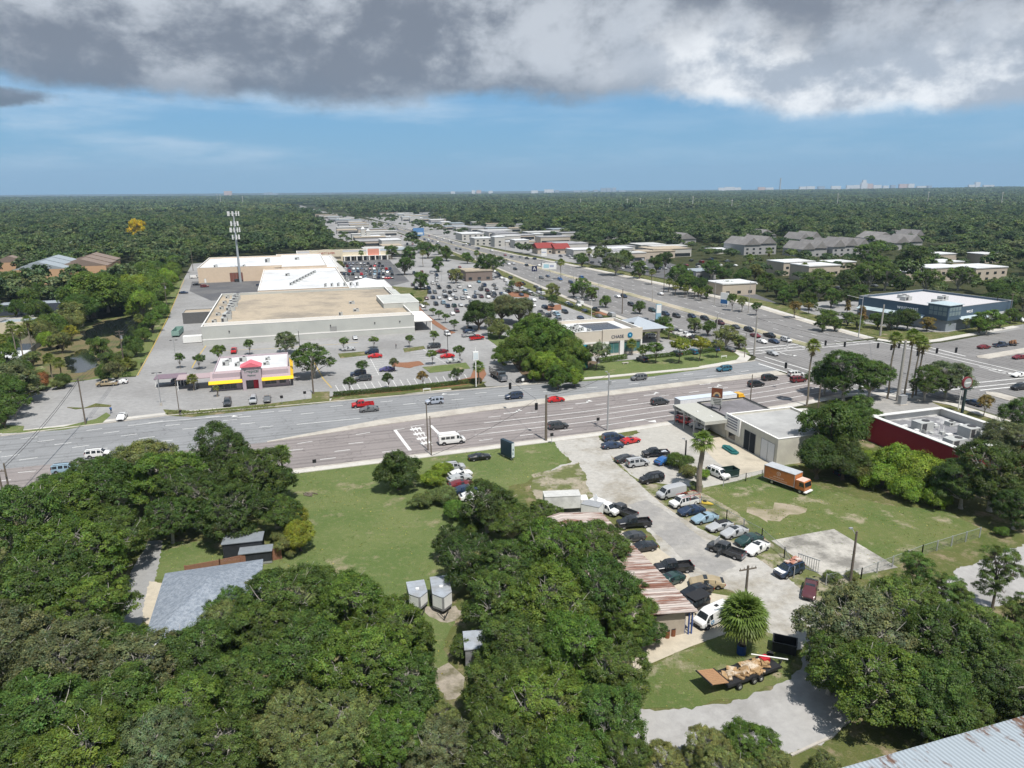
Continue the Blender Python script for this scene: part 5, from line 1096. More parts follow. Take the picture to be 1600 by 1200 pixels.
# white box truck with raised bonnet in the yard, utility box behind
t = thing('box_truck','long white box truck with its engine cover open beside the rusty roof','truck',P(884,798)+Vector((0,0,.03)),TH+R(-12))
mb = MB(); mb.box(-3.6,2.2,-1.15,1.15,.9,3.0); mb.obj('cargo_box', mat('old_white_panel', (.66,.66,.64), .6, .12, 1.2, c2=(.5,.5,.48), scale2=.5), t)
mb = MB(); mb.box(-3.64,2.24,-1.19,1.19,3.0,3.07); mb.obj('box_roof', mat('dirty_white_roof', (.5,.5,.48), .7, .15, 1.5), t)
mb = MB(); mb.box(2.3,3.5,-1.0,1.0,.7,2.2); mb.box(3.5,4.6,-.85,.85,.7,1.3); mb.obj('cab', vplain, t, color=CC['white'])
mb = MB(); mb.box(3.503,3.53,-.85,.85,1.5,2.1); mb.box(2.6,3.3,-1.012,1.012,1.45,2.05); mb.obj('windows', cglass, t)
mb = MB(); mb.add([(4.4,-.8,1.35),(4.4,.8,1.35),(5.1,.8,2.3),(5.1,-.8,2.3),(4.36,-.8,1.40),(4.36,.8,1.40),(5.04,.8,2.34),(5.04,-.8,2.34)], [(0,1,2,3),(7,6,5,4),(0,4,5,1),(1,5,6,2),(2,6,7,3),(3,7,4,0)]); mb.obj('raised_engine_cover', vplain, t, color=CC['white'])
wheelset(t, [(3.6,-.95),(3.6,.95),(-2.2,-.95),(-2.2,.95)], .42)
t = thing('utility_box','white slide-in utility box standing at the workshop corner','container',P(925,806)+Vector((0,0,.03)),TH+R(-45))
mb = MB(); mb.box(-1.5,1.5,-1.0,1.0,.35,2.1); mb.obj('box', white, t); mb = MB(); mb.box(-1.53,1.53,-1.03,1.03,2.1,2.16); mb.obj('lid', steel, t); mb = MB(); mb.box(-1.3,-1.0,-.8,.8,0,.35); mb.box(1.0,1.3,-.8,.8,0,.35); mb.obj('skids', trim_m, t)
# enclosed trailers
def etrailer(x, y, L_, W_, H_, label, rz, name='enclosed_trailer'):
    t = thing(name, label, 'trailer', P(x, y)+Vector((0,0,.02)), rz); f = .55; s = W_/2; e = -L_/2
    pl = [(e+f+.5, -s),( e, -.12*s),(e,.12*s),(e+f+.5, s),(L_/2, s),(L_/2,-s)]
    mb = MB(); mb.prism(pl, f, H_-.03); mb.obj('body', mat('trailer_grey', (.24,.245,.25), .5, .1, 1.5, c2=(.17,.17,.175), scale2=.6), t)
    mb = MB(); mb.prism([(x_*1.01, y_*1.02) for x_, y_ in pl], H_-.03, H_+.05); 
    for x_ in np.arange(-L_/2+1.4, L_/2, 1.0): mb.box(x_, x_+.06, -s, s, H_+.05, H_+.075)
    mb.obj('roof', mat('trailer_roof_grey', (.33,.36,.40), .5, .12, 1.5, c2=(.27,.28,.29), scale2=.7), t)
    mb = MB(); mb.add([(e+f+.49,-s-.012,f+.3),(e-.012,-.12*s,f+.3),(e-.012,-.12*s,H_-.1),(e+f+.49,-s-.012,H_-.1)], [(0,1,2,3)]); mb.add([(e+f+.49,s+.012,f+.3),(e-.012,.12*s,f+.3),(e-.012,.12*s,H_-.1),(e+f+.49,s+.012,H_-.1)], [(3,2,1,0)]); mb.obj('nose_panels', white, t)
    mb = MB(); mb.box(-.3,.1,-.2,.2,H_+.06,H_+.18); mb.obj('roof_vent', white, t)
    mb = MB(); mb.tube((e+.4,-.7,.45),(e-1.3,0,.45),.05); mb.tube((e+.4,.7,.45),(e-1.3,0,.45),.05); mb.tube((e-1.1,0,0),(e-1.1,0,.7),.04); mb.obj('drawbar', trim_m, t)
    wheelset(t, [(.5,-s-.02),(.5,s+.02),(1.3,-s-.02),(1.3,s+.02)], .34, .2); return t
etrailer(653,945,3.9,2.25,2.2,'smaller grey enclosed trailer, left of the pair on the lawn',TH+R(88))
etrailer(690,944,5.0,2.35,2.45,'larger grey enclosed trailer, right of the pair on the lawn',TH+R(84))
t = thing('shed','small grey box shed at the edge of the sandy path','shed',P(742,1030)+Vector((0,0,.01)),TH+R(80))
mb = MB(); mb.box(-1.6,1.6,-1.1,1.1,0,2.4); mb.obj('walls', mat('trailer_grey',(0,0,0)), t); mb = MB(); mb.box(-1.7,1.7,-1.2,1.2,2.4,2.5); mb.obj('roof', MATS['trailer_roof_grey'], t)
# junk flatbed trailer
wd = mat('weathered_deck_wood', (.33,.19,.10), .9, .2, 6); tan_m = mat('tan_scrap', (.34,.22,.11), .9, .3, 2.5, c2=(.56,.48,.38), scale2=.9, lo=.5, hi=.62)
t = thing('flatbed_trailer','long flatbed trailer heaped with scrap, wooden ramp raised at its left end','trailer',P(1163,1058)+Vector((0,0,.04)),TH+R(8))
mb = MB(); mb.box(-3.3,4.0,-1.15,1.15,.62,.78); mb.box(-3.3,4.0,-1.2,-1.12,.55,.85); mb.box(-3.3,4.0,1.12,1.2,.55,.85); mb.tube((4.0,-.8,.6),(5.4,0,.6),.07); mb.tube((4.0,.8,.6),(5.4,0,.6),.07); mb.obj('frame', trim_m, t)
mb = MB(); T_ = Matrix.Translation((-3.3,0,1.25)) @ Matrix.Rotation(R(12),4,'Y')
for k in range(9): mb.box(-2.3,.1,-1.2+k*.27,-.95+k*.27,-.04,.04,0,T_)
mb.obj('wooden_ramp', wd, t); mb = MB(); mb.box(-2.35,-2.25,-1.25,1.25,-.05,.09,0,T_); mb.box(0,.12,-1.25,1.25,-.05,.09,0,T_); mb.tube((-3.3,-.9,.6),(-3.3,-.9,1.2),.05); mb.tube((-3.3,.9,.6),(-3.3,.9,1.2),.05); mb.obj('ramp_frame', trim_m, t)
mb = MB(); g_ = random.Random(3)
for k in range(34):
    x, y = g_.uniform(-2.6,2.6), g_.uniform(-.9,.7); z = .79+g_.uniform(0,.35)*(1-abs(y)); T2 = Matrix.Translation((x,y,z)) @ Matrix.Rotation(g_.uniform(0,3.1),4,'Z') @ Matrix.Rotation(g_.uniform(-.5,.5),4,'X')
    mb.box(-g_.uniform(.3,.9),g_.uniform(.3,.9),-g_.uniform(.1,.4),g_.uniform(.1,.4),0,g_.uniform(.04,.3),0,T2)
mb.obj('scrap_heap', tan_m, t)
mb = MB(); mb.box(2.4,3.3,-.2,.6,.8,1.4); mb.obj('red_tub', mat('red_plastic', (.45,.02,.03), .5, .05), t)
mb = MB(); mb.tube((1.7,1.0,1.6),(4.9,-1.1,1.3),.07); mb.obj('white_pipe', white, t)
mb = MB(); mb.tube((4.2,.7,.9),(4.35,.9,1.0),.38,.38,14); mb.obj('spare_tyre', tyre_m, t)
wheelset(t, [(.1,-1.32),(1.0,-1.32),(.1,1.32),(1.0,1.32),(-1.9,-1.35)], .36, .22)
# ================================================================ buildings
white_roof = mat('white_membrane_roof', (.62,.63,.64), .7, .07, .8, c2=(.47,.47,.465), scale2=.08, lo=.5, hi=.7)
gravel_roof = mat('gravel_roof', (.41,.345,.26), .95, .14, .7, c2=(.25,.22,.18), scale2=.06, lo=.46, hi=.66)
grey_roof = mat('grey_roof', (.33,.33,.34), .9, .12, .8, c2=(.25,.25,.26), scale2=.1)
unit_m = mat('rooftop_unit_metal', (.42,.43,.42), .6, .12, 2)
unit_d = mat('unit_grille', (.06,.06,.065), .7, .2, 4)
win_m = glassmat('window_glass', (.025,.03,.035), .1)
frame_m = mat('window_frame', (.3,.3,.3), .5, .05)
def walls(mb, w, d, h, t=.3, par=.6):
    mb.box(0, w, 0, t, 0, h); mb.box(0, w, d-t, d, 0, h); mb.box(0, t, t, d-t, 0, h); mb.box(w-t, w, t, d-t, 0, h)
def building(name, label, O, w, d, h, wall, roof, par=.6, wins=(), units=(), rz=TH, cat='building', group=None, coping=None, band=None, clear=1.5, near=True, front=0):
    """O = front left corner; x runs along the front, y away. wins: (side, x0, x1, z0, z1[, material])"""
    o = thing(name, label, cat, O, rz, group, near)
    mb = MB(); walls(mb, w, d, h); mb.obj('walls', wall, o)
    mb = MB(); mb.box(.3, w-.3, .3, d-.3, .1, h-par); mb.obj('roof', roof, o)
    if coping:
        mb = MB(); c = .34
        mb.box(-.06,w+.06,-.06,c,h+.002,h+.10); mb.box(-.06,w+.06,d-c,d+.06,h+.002,h+.10); mb.box(-.06,c,c,d-c,h+.002,h+.10); mb.box(w-c,w+.06,c,d-c,h+.002,h+.10); mb.obj('coping', coping, o)
    if band:
        z0, z1, bm_, pr = band; mb = MB(); mb.box(-pr,w+pr,-pr,-.001,z0,z1); mb.box(-pr,-.001,-.001,d,z0,z1); mb.box(w+.001,w+pr,-.001,d,z0,z1); mb.obj('band', bm_, o)
    for wn in wins:
        s, x0, x1, z0, z1 = wn[:5]; m = wn[5] if len(wn) > 5 else win_m; e = .02; f = MB(); g_ = MB(); t = .07
        def bx(b, u0, u1, a0, a1, p0, p1):
            if s == 'f': b.box(u0,u1,-p1,-p0,a0,a1)
            elif s == 'b': b.box(u0,u1,d+p0,d+p1,a0,a1)
            elif s == 'l': b.box(-p1,-p0,u0,u1,a0,a1)
            else: b.box(w+p0,w+p1,u0,u1,a0,a1)
        bx(f, x0-t, x1+t, z0-t, z0, .003, .06); bx(f, x0-t, x1+t, z1, z1+t, .003, .06); bx(f, x0-t, x0, z0, z1, .003, .06); bx(f, x1, x1+t, z0, z1, .003, .06)
        n = max(1, round((x1-x0)/1.6))
        for i in range(1, n): xx = x0+(x1-x0)*i/n; bx(f, xx-.03, xx+.03, z0, z1, .012, .06)
        nm = 'door' if z0 < .2 and (x1-x0) < 4.2 and z1 < 4.6 else 'window'
        fo = f.obj(nm, frame_m, o); bx(g_, x0, x1, z0, z1, .003, .012); g_.obj('pane' if m is win_m else 'panel', m, fo)
    for u in units: hvac(o, *u, h-par)
    c = [O+Matrix.Rotation(rz,4,'Z') @ Vector(q) for q in ((0,-front,0),(w,-front,0),(w,d,0),(0,d,0))]
    CLEAR.append(([(p.x,p.y) for p in c], clear)); return o
def hvac(o, x, y, sx, sy, sz, z):
    mb = MB(); mb.box(x,x+sx,y,y+sy,z+.02,z+sz); mb.box(x-.1,x+sx+.1,y-.1,y+sy+.1,z+.01,z+.15); u = mb.obj('rooftop_unit', unit_m, o)
    mb = MB(); mb.box(x+.1*sx,x+.45*sx,y-.03,y-.002,z+.25,z+sz-.15); mb.tube((x+sx*.7,y+sy*.5,z+sz),(x+sx*.7,y+sy*.5,z+sz+.12),min(sx,sy)*.3,min(sx,sy)*.3,12); mb.obj('fan_grille', unit_d, u)
gray_wall = mat('pale_grey_stucco', (.46,.47,.44), .9, .05, .6, c2=(.40,.41,.39), scale2=.15); white_band = mat('white_trim', (.76,.75,.72), .8, .04, 1)
peach = mat('peach_stucco', (.62,.50,.38), .9, .06, .8); peach2 = mat('cream_stucco', (.64,.57,.44), .9, .05, .8)
# supermarket
S = building('supermarket','huge supermarket with a flat tan gravel roof and long pale grey wall',G(-31,255.5),72,84,6.6,gray_wall,gravel_roof,.9,coping=white_band,band=(1.9,2.35,white_band,.06),
   wins=[('l',20,24,0,3.2,steel),('f',42,44.2,2.5,4.0,mat('louvre',(.30,.30,.29),.7,.2,6))], units=[(52,20,2.2,1.6,1.0),(52,40,2.2,1.6,1.0),(46,12,1.4,.4,1.4)])
for k in range(13):
    y = 12+k*5.2; hvac(S, 5.5+random.uniform(-.3,.3), y, random.uniform(1.6,3.2), random.uniform(1.5,3.4), random.uniform(1.2,2.2), 5.7)
    if k % 3 == 0: hvac(S, 2.2, y, 1.6, 1.6, 1.0, 5.7)
mb = MB(); mb.box(.3,71.7,5.0,5.4,5.7,6.9); mb.obj('inner_parapet', white_band, S)
mb = MB()
for x in (8.5,42,57.5,66.5): mb.box(x,x+.35,-.25,-.003,4.3,4.75)
mb.obj('wall_lights', black_m, S)
mb = MB(); mb.box(64,78,24,48,0,7.6); mb.obj('entrance_block', gray_wall, S)
mb = MB(); mb.box(63.9,78.1,23.9,24.2,7.6,7.72); mb.box(63.9,64.2,24.2,48.1,7.6,7.72); mb.box(77.8,78.1,24.2,48.1,7.6,7.72); mb.box(64.2,77.8,47.8,48.1,7.6,7.72); mb.obj('entrance_coping', white_band, S)
mb = MB(); mb.box(72,75,48.1,70,0,6.9); mb.box(72,75,48.1,70,6.9,7.0); mb.obj('side_block', gray_wall, S)
mb = MB(); mb.box(72.02,79,2,23.8,3.6,3.95); mb.box(78.4,78.8,2.2,2.6,0,3.6); mb.box(78.4,78.8,12,12.4,0,3.6); mb.obj('walkway_canopy', white_band, S)
mb = MB(); mb.box(72.02,72.06,4,20,.4,3.0); mb.obj('shopfront', win_m, S)
building('loading_dock','low dark shed at the supermarket loading dock',G(-43,303),11,9,4.4,mat('dark_dock_wall',(.12,.12,.12),.9,.1,1),gravel_roof,.2,coping=steel)
t = thing('dumpster_trailer','long green open skip on wheels beside the loading dock','skip',G(-42,280,.03),TH+R(88))
mb = MB(); mb.box(-5,5,-1.2,1.2,.5,.7); mb.box(-5,5,-1.25,-1.15,.5,2.3); mb.box(-5,5,1.15,1.25,.5,2.3); mb.box(-5,-4.9,-1.15,1.15,.5,2.3); mb.box(4.9,5,-1.15,1.15,.5,2.3); mb.obj('skip_body', mat('faded_green_metal',(.22,.34,.30),.7,.15,1.5), t); wheelset(t,[(3,-1.1),(3,1.1),(-3,-1.1),(-3,1.1)],.45)
t = thing('compactor','small white compactor box at the corner of the supermarket','container',G(-38,262,.03),TH); mb = MB(); mb.box(0,6,0,2.6,.2,2.4); mb.obj('box', white, t); mb = MB(); mb.box(.3,5.7,.3,2.3,0,.2); mb.obj('base', black_m, t)
# mall blocks
pe = peach
building('mall_block','peach walled west block of the mall under a white roof',G(-52,444),46,70,8.6,pe,white_roof,.7,coping=white_band,wins=[('f',17,24,0,5.2,mat('dark_red_door',(.2,.08,.06),.7,.1,2)),('f',3,4,0,2.4,white)],units=[(8,8,2,2,1.3),(24,6,1.6,1.6,1),(36,28,3,3,2.2)])
building('mall_block','white roofed middle block of the mall behind the supermarket',G(-16,345),41,98,6.6,pe,white_roof,.6,coping=white_band,units=[(14+1.6*k,20+6.5*k,1.8,1.8,1.3) for k in range(9)]+[(30+3*k,8,1.2,1.2,1.6) for k in range(6)]+[(12,62,2.4,2.4,1.4),(42,30,1.5,1.5,1)])
building('mall_block','white roofed rear block of the mall ending in slanted fins',G(-10,444),30,92,7.6,pe,white_roof,.6,coping=white_band,wins=[('f',4,14,0,4,mat('rolling_door',(.35,.30,.26),.6,.1,3))],units=[(12,50,3,3,1.5)])
M_ = building('mall_canopy','peach canopy front of the mall with raking white fins',G(20.3,444),6,90,6.2,pe,white_roof,.3,coping=white_band)
for k in range(12):
    mb = MB(); y = 2+k*7.2; mb.add([(6.05,y,3.2),(11,y,3.2),(6.05,y,7.6),(6.05,y+.5,3.2),(11,y+.5,3.2),(6.05,y+.5,7.6)], [(0,1,2),(5,4,3),(0,3,4,1),(1,4,5,2),(2,5,3,0)]); mb.obj('fin', white_band, M_)
M_ = building('mall_wing','white shed roofed wing of the mall beside the packed car park',G(25.4,346),20,30,5.6,white_band,white_roof,.3)
for k in range(4):
    mb = MB(); y = 1+k*7; mb.add([(3,y,5.62),(17.2,y,5.62),(10,y+3,7.6),(3,y+6,5.62),(17.2,y+6,5.62)], [(0,1,2),(1,4,2),(4,3,2),(3,0,2),(0,3,4,1)]); mb.obj('sawtooth', white_roof, M_)
# party store parade
PS = building('shopping_parade','long low cream shopping parade with a rounded red lettered gable and a pink end panel',G(4,553),69,26,6.4,peach2,grey_roof,.5,coping=white_band,
  wins=[('f',1.5+k*4,4.5+k*4,.1,3.0) for k in range(5)]+[('f',36+k*6,41+k*6,.1,3.1) for k in range(5)])
mb = MB(); pr = [(10,3.4),(32,3.4),(32,7.6)]+[(32-22*i/12, 7.6+1.2*math.sin(math.pi*i/12)) for i in range(1,12)]+[(10,7.6)]
vs = [(x,-.9,z) for x,z in pr]+[(x,-.02,z) for x,z in pr]; n = len(pr); mb.add(vs, [tuple(range(n)),tuple(range(n,2*n))[::-1]]+[(i,i+n,(i+1)%n+n,(i+1)%n) for i in range(n)]); mb.box(9,10.5,-1.1,0,0,8.6); mb.box(31.5,33,-1.1,0,0,8.6); mb.obj('arched_gable', peach2, PS)
mb = MB(); mb.box(51.5,60,-.5,-.02,3.3,8.3); mb.obj('pink_panel', mat('coral_stucco',(.62,.27,.20),.9,.05,1), PS)
mb = MB(); mb.box(50.4,51.5,-.8,-.02,0,8.9); mb.box(60,61,-.8,-.02,0,8.9)
for k in range(8): mb.box(33.5+k*4.6,34.3+k*4.6,-2.2,-1.6,0,3.3)
mb.box(33,69,-2.3,-.05,3.3,3.55); mb.obj('colonnade', white_band, PS)
text('/ PARTY SUPER', 1.9, mat('red_sign_letter',(.35,.02,.02),.5,0), PS, (21,-.95,6.0), (R(90),0,0), .05, name='sign_lettering')
# pink restaurant
lil = mat('lilac_stucco', (.42,.35,.38), .9, .06, 1.2); lilr = mat('lilac_shingle', (.38,.30,.31), .9, .12, 4, bump=.3); yel = mat('yellow_awning', (.85,.52,.01), .6, .04, 2); pink = mat('pink_metal_roof', (.70,.16,.20), .5, .05, 1.5)
TR = building('restaurant','lilac restaurant with a pink gable and bright yellow awning',G(-24.5,193.5),23,24,4.9,lil,white_roof,.5,wins=[('f',1.2,6.8,.4,2.3),('f',15.6,19.0,.9,2.4),('f',20,22,.9,2.4)],units=[(2,12,2,2,1.3),(6,10,1.6,1.6,1.1),(7,16,2.4,1.6,1.4),(3,17,1.5,1.5,.9),(15,9,2,1.2,.9),(15.5,16,1.6,1.2,.8)])
def slope(o, name, m, x0, x1, y0, y1, z0, z1, th=.12):
    mb = MB(); mb.add([(x0,y0,z0),(x1,y0,z0),(x1,y1,z1),(x0,y1,z1),(x0,y0,z0-th),(x1,y0,z0-th),(x1,y1,z1-th),(x0,y1,z1-th)], [(0,1,2,3),(7,6,5,4),(0,4,5,1),(1,5,6,2),(2,6,7,3),(3,7,4,0)]); return mb.obj(name, m, o)
slope(TR,'mansard_roof',lilr,-.8,9,-1.0,2.6,3.1,5.0); slope(TR,'mansard_roof',lilr,14.6,23.6,-1.0,2.6,3.1,5.0)
slope(TR,'yellow_awning',yel,-1.2,8.9,-1.9,-1.02,2.4,3.08); slope(TR,'yellow_awning',yel,14.7,24.4,-1.9,-1.02,2.4,3.08)
mb = MB(); mb.add([(24.42,-1.9,2.4),(23.65,-1.0,3.1),(23.3,22,3.6),(24.42,22,2.4)], [(0,1,2,3),(3,2,1,0)]); mb.box(24.3,24.42,-1.9,22,2.25,2.4); mb.obj('yellow_awning', yel, TR)
mb = MB(); mb.box(8.9,14.7,-2.2,1.6,2.9,6.6); mb.box(8.9,9.9,-2.2,.2,0,2.9); mb.box(13.7,14.7,-2.2,.2,0,2.9); mb.obj('entrance_tower', lil, TR)
mb = MB(); mb.add([(8.5,-2.6,6.62),(15.1,-2.6,6.62),(11.8,-2.6,7.9),(8.5,2.2,6.62),(15.1,2.2,6.62),(11.8,2.2,7.9)], [(0,1,2),(5,4,3),(0,2,5,3),(1,4,5,2),(0,3,4,1)]); mb.obj('pink_gable_roof', pink, TR)
mb = MB(); mb.box(12.1,13.7,-.4,-.3,0,2.7); mb.obj('red_door', mat('red_door',(.55,.03,.05),.5,.05), TR); mb = MB(); mb.box(9.9,12.1,-.1,-.03,0,2.7); mb.obj('entrance_glass', win_m, TR)
gl = mat('green_sign_letter',(.01,.10,.07),.5,0)
text('Tropical', 1.35, gl, TR, (11.8,-2.23,5.4), (R(90),0,0), .03, name='sign_lettering'); text('Mexican', .75, gl, TR, (11.8,-2.23,4.2), (R(90),0,0), .03, name='sign_lettering')
TR.scale = (.82,.88,.94); TR.location = G(-22.2,193.5)
t = thing('carport','small dark purple roofed carport at the left of the restaurant patio','carport',G(-37.5,201),TH)
mb = MB(); mb.box(0,7.5,0,5.2,2.5,2.65); mb.obj('roof', mat('purple_sheet',(.20,.15,.18),.8,.1,2), t); mb = MB()
for x in (.2,7.1):
    for y in (.2,4.8): mb.box(x,x+.15,y,y+.15,0,2.5)
mb.obj('posts', white, t)
t = thing('carport','pale lilac roofed carport and patio left of the pink restaurant','carport',G(-31.5,197),TH); t.scale = (.8,1,1)
mb = MB(); mb.box(0,11,0,5.6,2.8,3.0); mb.obj('roof', lilr, t); mb = MB()
for x in (.2,5.4,10.6):
    for y in (.2,5.2): mb.box(x,x+.2,y,y+.2,0,2.8)
mb.obj('posts', white, t); mb = MB(); mb.box(6,10.8,.3,.4,0,1.4); mb.obj('bar_front', win_m, t)
# clinic
stone = mat('beige_panel', (.60,.54,.46), .9, .05, .8); tealg = glassmat('teal_glass', (.06,.16,.15), .1)
CL = building('bank_branch','cream bank branch with blue round logo, solar panels and a hipped drive-through roof',G(81,198.5),22.5,20,8.0,stone,white_roof,1.0,coping=white_band,band=(4.1,4.6,white_band,.12),wins=[('f',11.3,14.8,.7,3.9,tealg),('f',16.6,22,.9,3.9,tealg)],units=[(1.5+1.5*k,4+1.2*(k%3),1.1,1.1,1.0) for k in range(4)]+[(2.5,9,2,1.5,1.2),(5,12,1.2,1.2,1)])
mb = MB(); mb.box(9.0,22.6,-.5,-.02,4.6,8.3); mb.obj('sign_wall', stone, CL); mb = MB(); mb.box(9.0,11.2,-.5,-.02,0,4.59); mb.box(15.0,16.4,-.5,-.02,0,4.59); mb.box(22.1,22.6,-.5,-.02,0,4.59); mb.obj('white_piers', white_band, CL)
mb = MB()
for i in range(6):
    for j in range(7): mb.box(8.2+i*1.75,9.85+i*1.75,5.2+j*1.75,6.85+j*1.75,7.1,7.16)
mb.obj('solar_panels', glassmat('solar_panel',(.03,.035,.055),.2), CL)
text('CHASE', 1.4, mat('dark_sign_letter',(.02,.03,.08),.5,0), CL, (14,-.55,5.9), (R(90),0,0), .04, name='sign_lettering')
mb = MB(); mb.tube((18.3,-.5,6.2),(18.3,-.62,6.2),.85,.85,24); mb.obj('round_logo', mat('logo_blue',(.01,.16,.30),.4,0), CL); mb = MB(); mb.tube((18.3,-.625,6.2),(18.3,-.64,6.2),.3,.3,12); mb.obj('logo_centre', mat('logo_pale',(.3,.6,.8),.4,0), CL)
HR = thing('drive_through_canopy','grey hipped metal canopy with dormer lights behind the bank branch','canopy',G(105.2,212),TH)
mb = MB(); mb.add([(-1,-3,5.2),(14,-3,5.2),(14,13,5.2),(-1,13,5.2),(6.5,5,8.2)], [(0,1,4),(1,2,4),(2,3,4),(3,0,4),(3,2,1,0)]); mb.obj('hipped_roof', mat('standing_seam_grey',(.42,.46,.50),.45,.05,1,metal=.2), HR)
mb = MB()
for x, y in ((1.8,1.6),(10.4,3.2),(10.4,7.8)): mb.box(x-1,x+1,y-1,y+1,6.0,7.0)
mb.obj('roof_lights', win_m, HR); mb = MB(); mb.box(.5,12,-1,11,3.9,5.18); mb.obj('fascia', stone, HR); mb = MB()
for x in (1,11.2):
    for y in (-.6,10): mb.box(x,x+.8,y,y+.8,0,3.9)
mb.obj('piers', stone, HR)
# blue office
navy = mat('navy_cladding', (.075,.115,.16), .7, .06, 1.5); greyp = mat('grey_cladding', (.26,.29,.32), .7, .06, 1.5); lgt = mat('light_metal_canopy', (.42,.50,.53), .5, .05, 1)
# local frame: corner nearest the junction
o1, o2, o3 = P(1354,493), P(1476,518), P(1577,503)
rz1 = math.atan2((o3-o2).y, (o3-o2).x); wL = (o3-o2).length; dL = (o1-o2).length
BO = building('office_building','blue grey single storey office with a glazed corner tower and white lettering',o2,wL,dL,8.3,navy,mat('pale_roof',(.50,.49,.50),.8,.06,.8),.8,rz=rz1,coping=steel,
  wins=[('f',2,7,.3,3.2),('f',9,14,.3,3.2),('l',4,10,.3,3.2),('l',12,18,.3,3.2),('l',21,27,.3,3.2),('l',30,36,.3,3.2)],units=[(10,10,4,3,1.8),(22,16,3.4,2.4,1.5),(8,22,4,2.4,1.6),(13,26,3,3,1.4),(4,36,4,1.2,.8)])
mb = MB(); mb.box(-.12,-.02,0,dL,0,4.2); mb.box(0,wL*.55,-.12,-.02,0,4.2); mb.obj('lower_cladding', greyp, BO)
mb = MB(); mb.box(wL*.55+.02,wL-.02,-.14,-.02,0,4.6); mb.obj('white_lower_wall', mat('white_block',(.55,.57,.60),.8,.06,1), BO)
for k in range(1):
    slope(BO,'entrance_canopy',lgt,6,wL*.55,-2.6,-.15,3.8,4.8)
mb = MB(); mb.add([(-2.4,8,3.8),(-2.4,dL-1,3.8),(-.15,dL-1,4.8),(-.15,8,4.8),(-2.4,8,3.7),(-2.4,dL-1,3.7),(-.15,dL-1,4.7),(-.15,8,4.7)], [(3,2,1,0),(4,5,6,7),(0,1,5,4),(2,3,7,6),(1,2,6,5),(3,0,4,7)]); mb.obj('entrance_canopy', lgt, BO)
mb = MB(); mb.box(-.8,7,-.8,7,4.0,9.4); mb.obj('corner_tower', navy, BO); mb = MB(); mb.box(-1.2,7.4,-1.2,7.4,9.4,9.55); mb.add([(-1.2,-1.2,9.56),(7.4,-1.2,9.56),(7.4,7.4,9.56),(-1.2,7.4,9.56),(3.1,3.1,10.4)], [(0,1,4),(1,2,4),(2,3,4),(3,0,4)]); mb.obj('tower_roof', lgt, BO)
mb = MB()
for i in range(4):
    for j in range(2): mb.box(-.2+i*1.7,1.2+i*1.7,-.86,-.81,5.6+j*1.7,7.0+j*1.7); mb.box(-.86,-.81,-.2+i*1.7,1.2+i*1.7,5.6+j*1.7,7.0+j*1.7)
mb.obj('tower_window', glassmat('pale_glass',(.20,.26,.28),.15), BO)
wl_ = mat('white_sign_letter',(.8,.8,.8),.4,0)
text('westcoast', 2.1, wl_, BO, (-.06,dL*.42,6.4), (R(90),0,R(-90)), .05, name='sign_lettering'); text('west', 2.0, wl_, BO, (13,-.06,6.4), (R(90),0,0), .05, name='sign_lettering')
# garage
crm = mat('cream_wall', (.56,.54,.46), .9, .06, .9, c2=(.48,.46,.40), scale2=.3); shd = mat('rolled_asphalt_roof', (.20,.19,.20), .95, .16, 1.2, c2=(.14,.135,.14), scale2=.2)
whr = mat('grey_white_roof', (.41,.41,.40), .85, .08, .8, c2=(.32,.32,.315), scale2=.12)
building('garage','car repair garage with a flat dark felt roof facing the cross road',G(83.2,120.6),12,11.4,4.5,crm,shd,.25,coping=black_m)
GA = building('garage_workshop','cream workshop wing with a grey white roof, open bay and white roller door',G(83.2,104.0),15.5,16.4,5.3,crm,whr,.35,coping=white_band,wins=[('l',6.6,10.2,0,4.0,mat('open_bay_shade',(.02,.025,.03),.9,.1)),('l',.8,4.8,0,4.0,mat('roller_door',(.62,.63,.64),.6,.05,3)),('l',13.2,15.4,.6,2.6)])  # shade inside the open bay is painted as a near-black panel
mb = MB(); mb.box(-.4,.0,11.4,16.4,2.0,5.6); mb.obj('sign_board', white_band, GA); mb = MB()
for k in range(5): mb.box(-.43,-.405,12.2,15.8-.3*(k%2),5.1-.55*k,5.3-.55*k)
mb.obj('sign_lines', mat('dark_sign_ink',(.10,.10,.16),.6,0), GA)
CN = thing('fuel_canopy','low canopy on thin posts with dark lettered fascia in front of the garage','canopy',G(77.4,119.5),TH)
mb = MB(); mb.box(0,5.7,0,12.8,3.7,4.4); mb.obj('canopy_slab', mat('canopy_white',(.42,.42,.38),.8,.06,1), CN); mb = MB()
for y in (.3,4.3,8.3,12.2): mb.box(.2,.42,y,y+.22,0,3.7)
mb.obj('posts', steel, CN)
dk = mat('dark_fascia_letter',(.03,.035,.03),.6,0)
for s, y in (('COMPANY',10.6),('BAIL INC',6.6),('REPAIR',2.4)): text(s, .62, dk, CN, (-.02,y,4.05), (R(90),0,R(-90)), .015, name='fascia_lettering')
mb = MB(); mb.box(2.2,2.6,6.5,6.9,4.41,4.5); mb.box(3.2,3.5,2.5,3.1,4.41,4.5); mb.obj('roof_patch', white, CN)
SG = thing('roof_sign','tall brown board sign with an arch picture above the garage roof','sign',G(84.8,127.0,4.3),TH+R(48))
mb = MB(); mb.box(-.12,.12,-1.5,1.5,.9,5.0); SG.scale = (1,.78,.95); mb.obj('sign_cabinet', mat('grey_cabinet',(.35,.35,.34),.6,.1), SG)
mb = MB(); mb.box(-.15,-.125,-1.45,1.45,2.7,4.9); mb.obj('picture_panel', mat('brown_panel',(.16,.05,.025),.6,.2,2), SG)
mb = MB(); m_ = 14
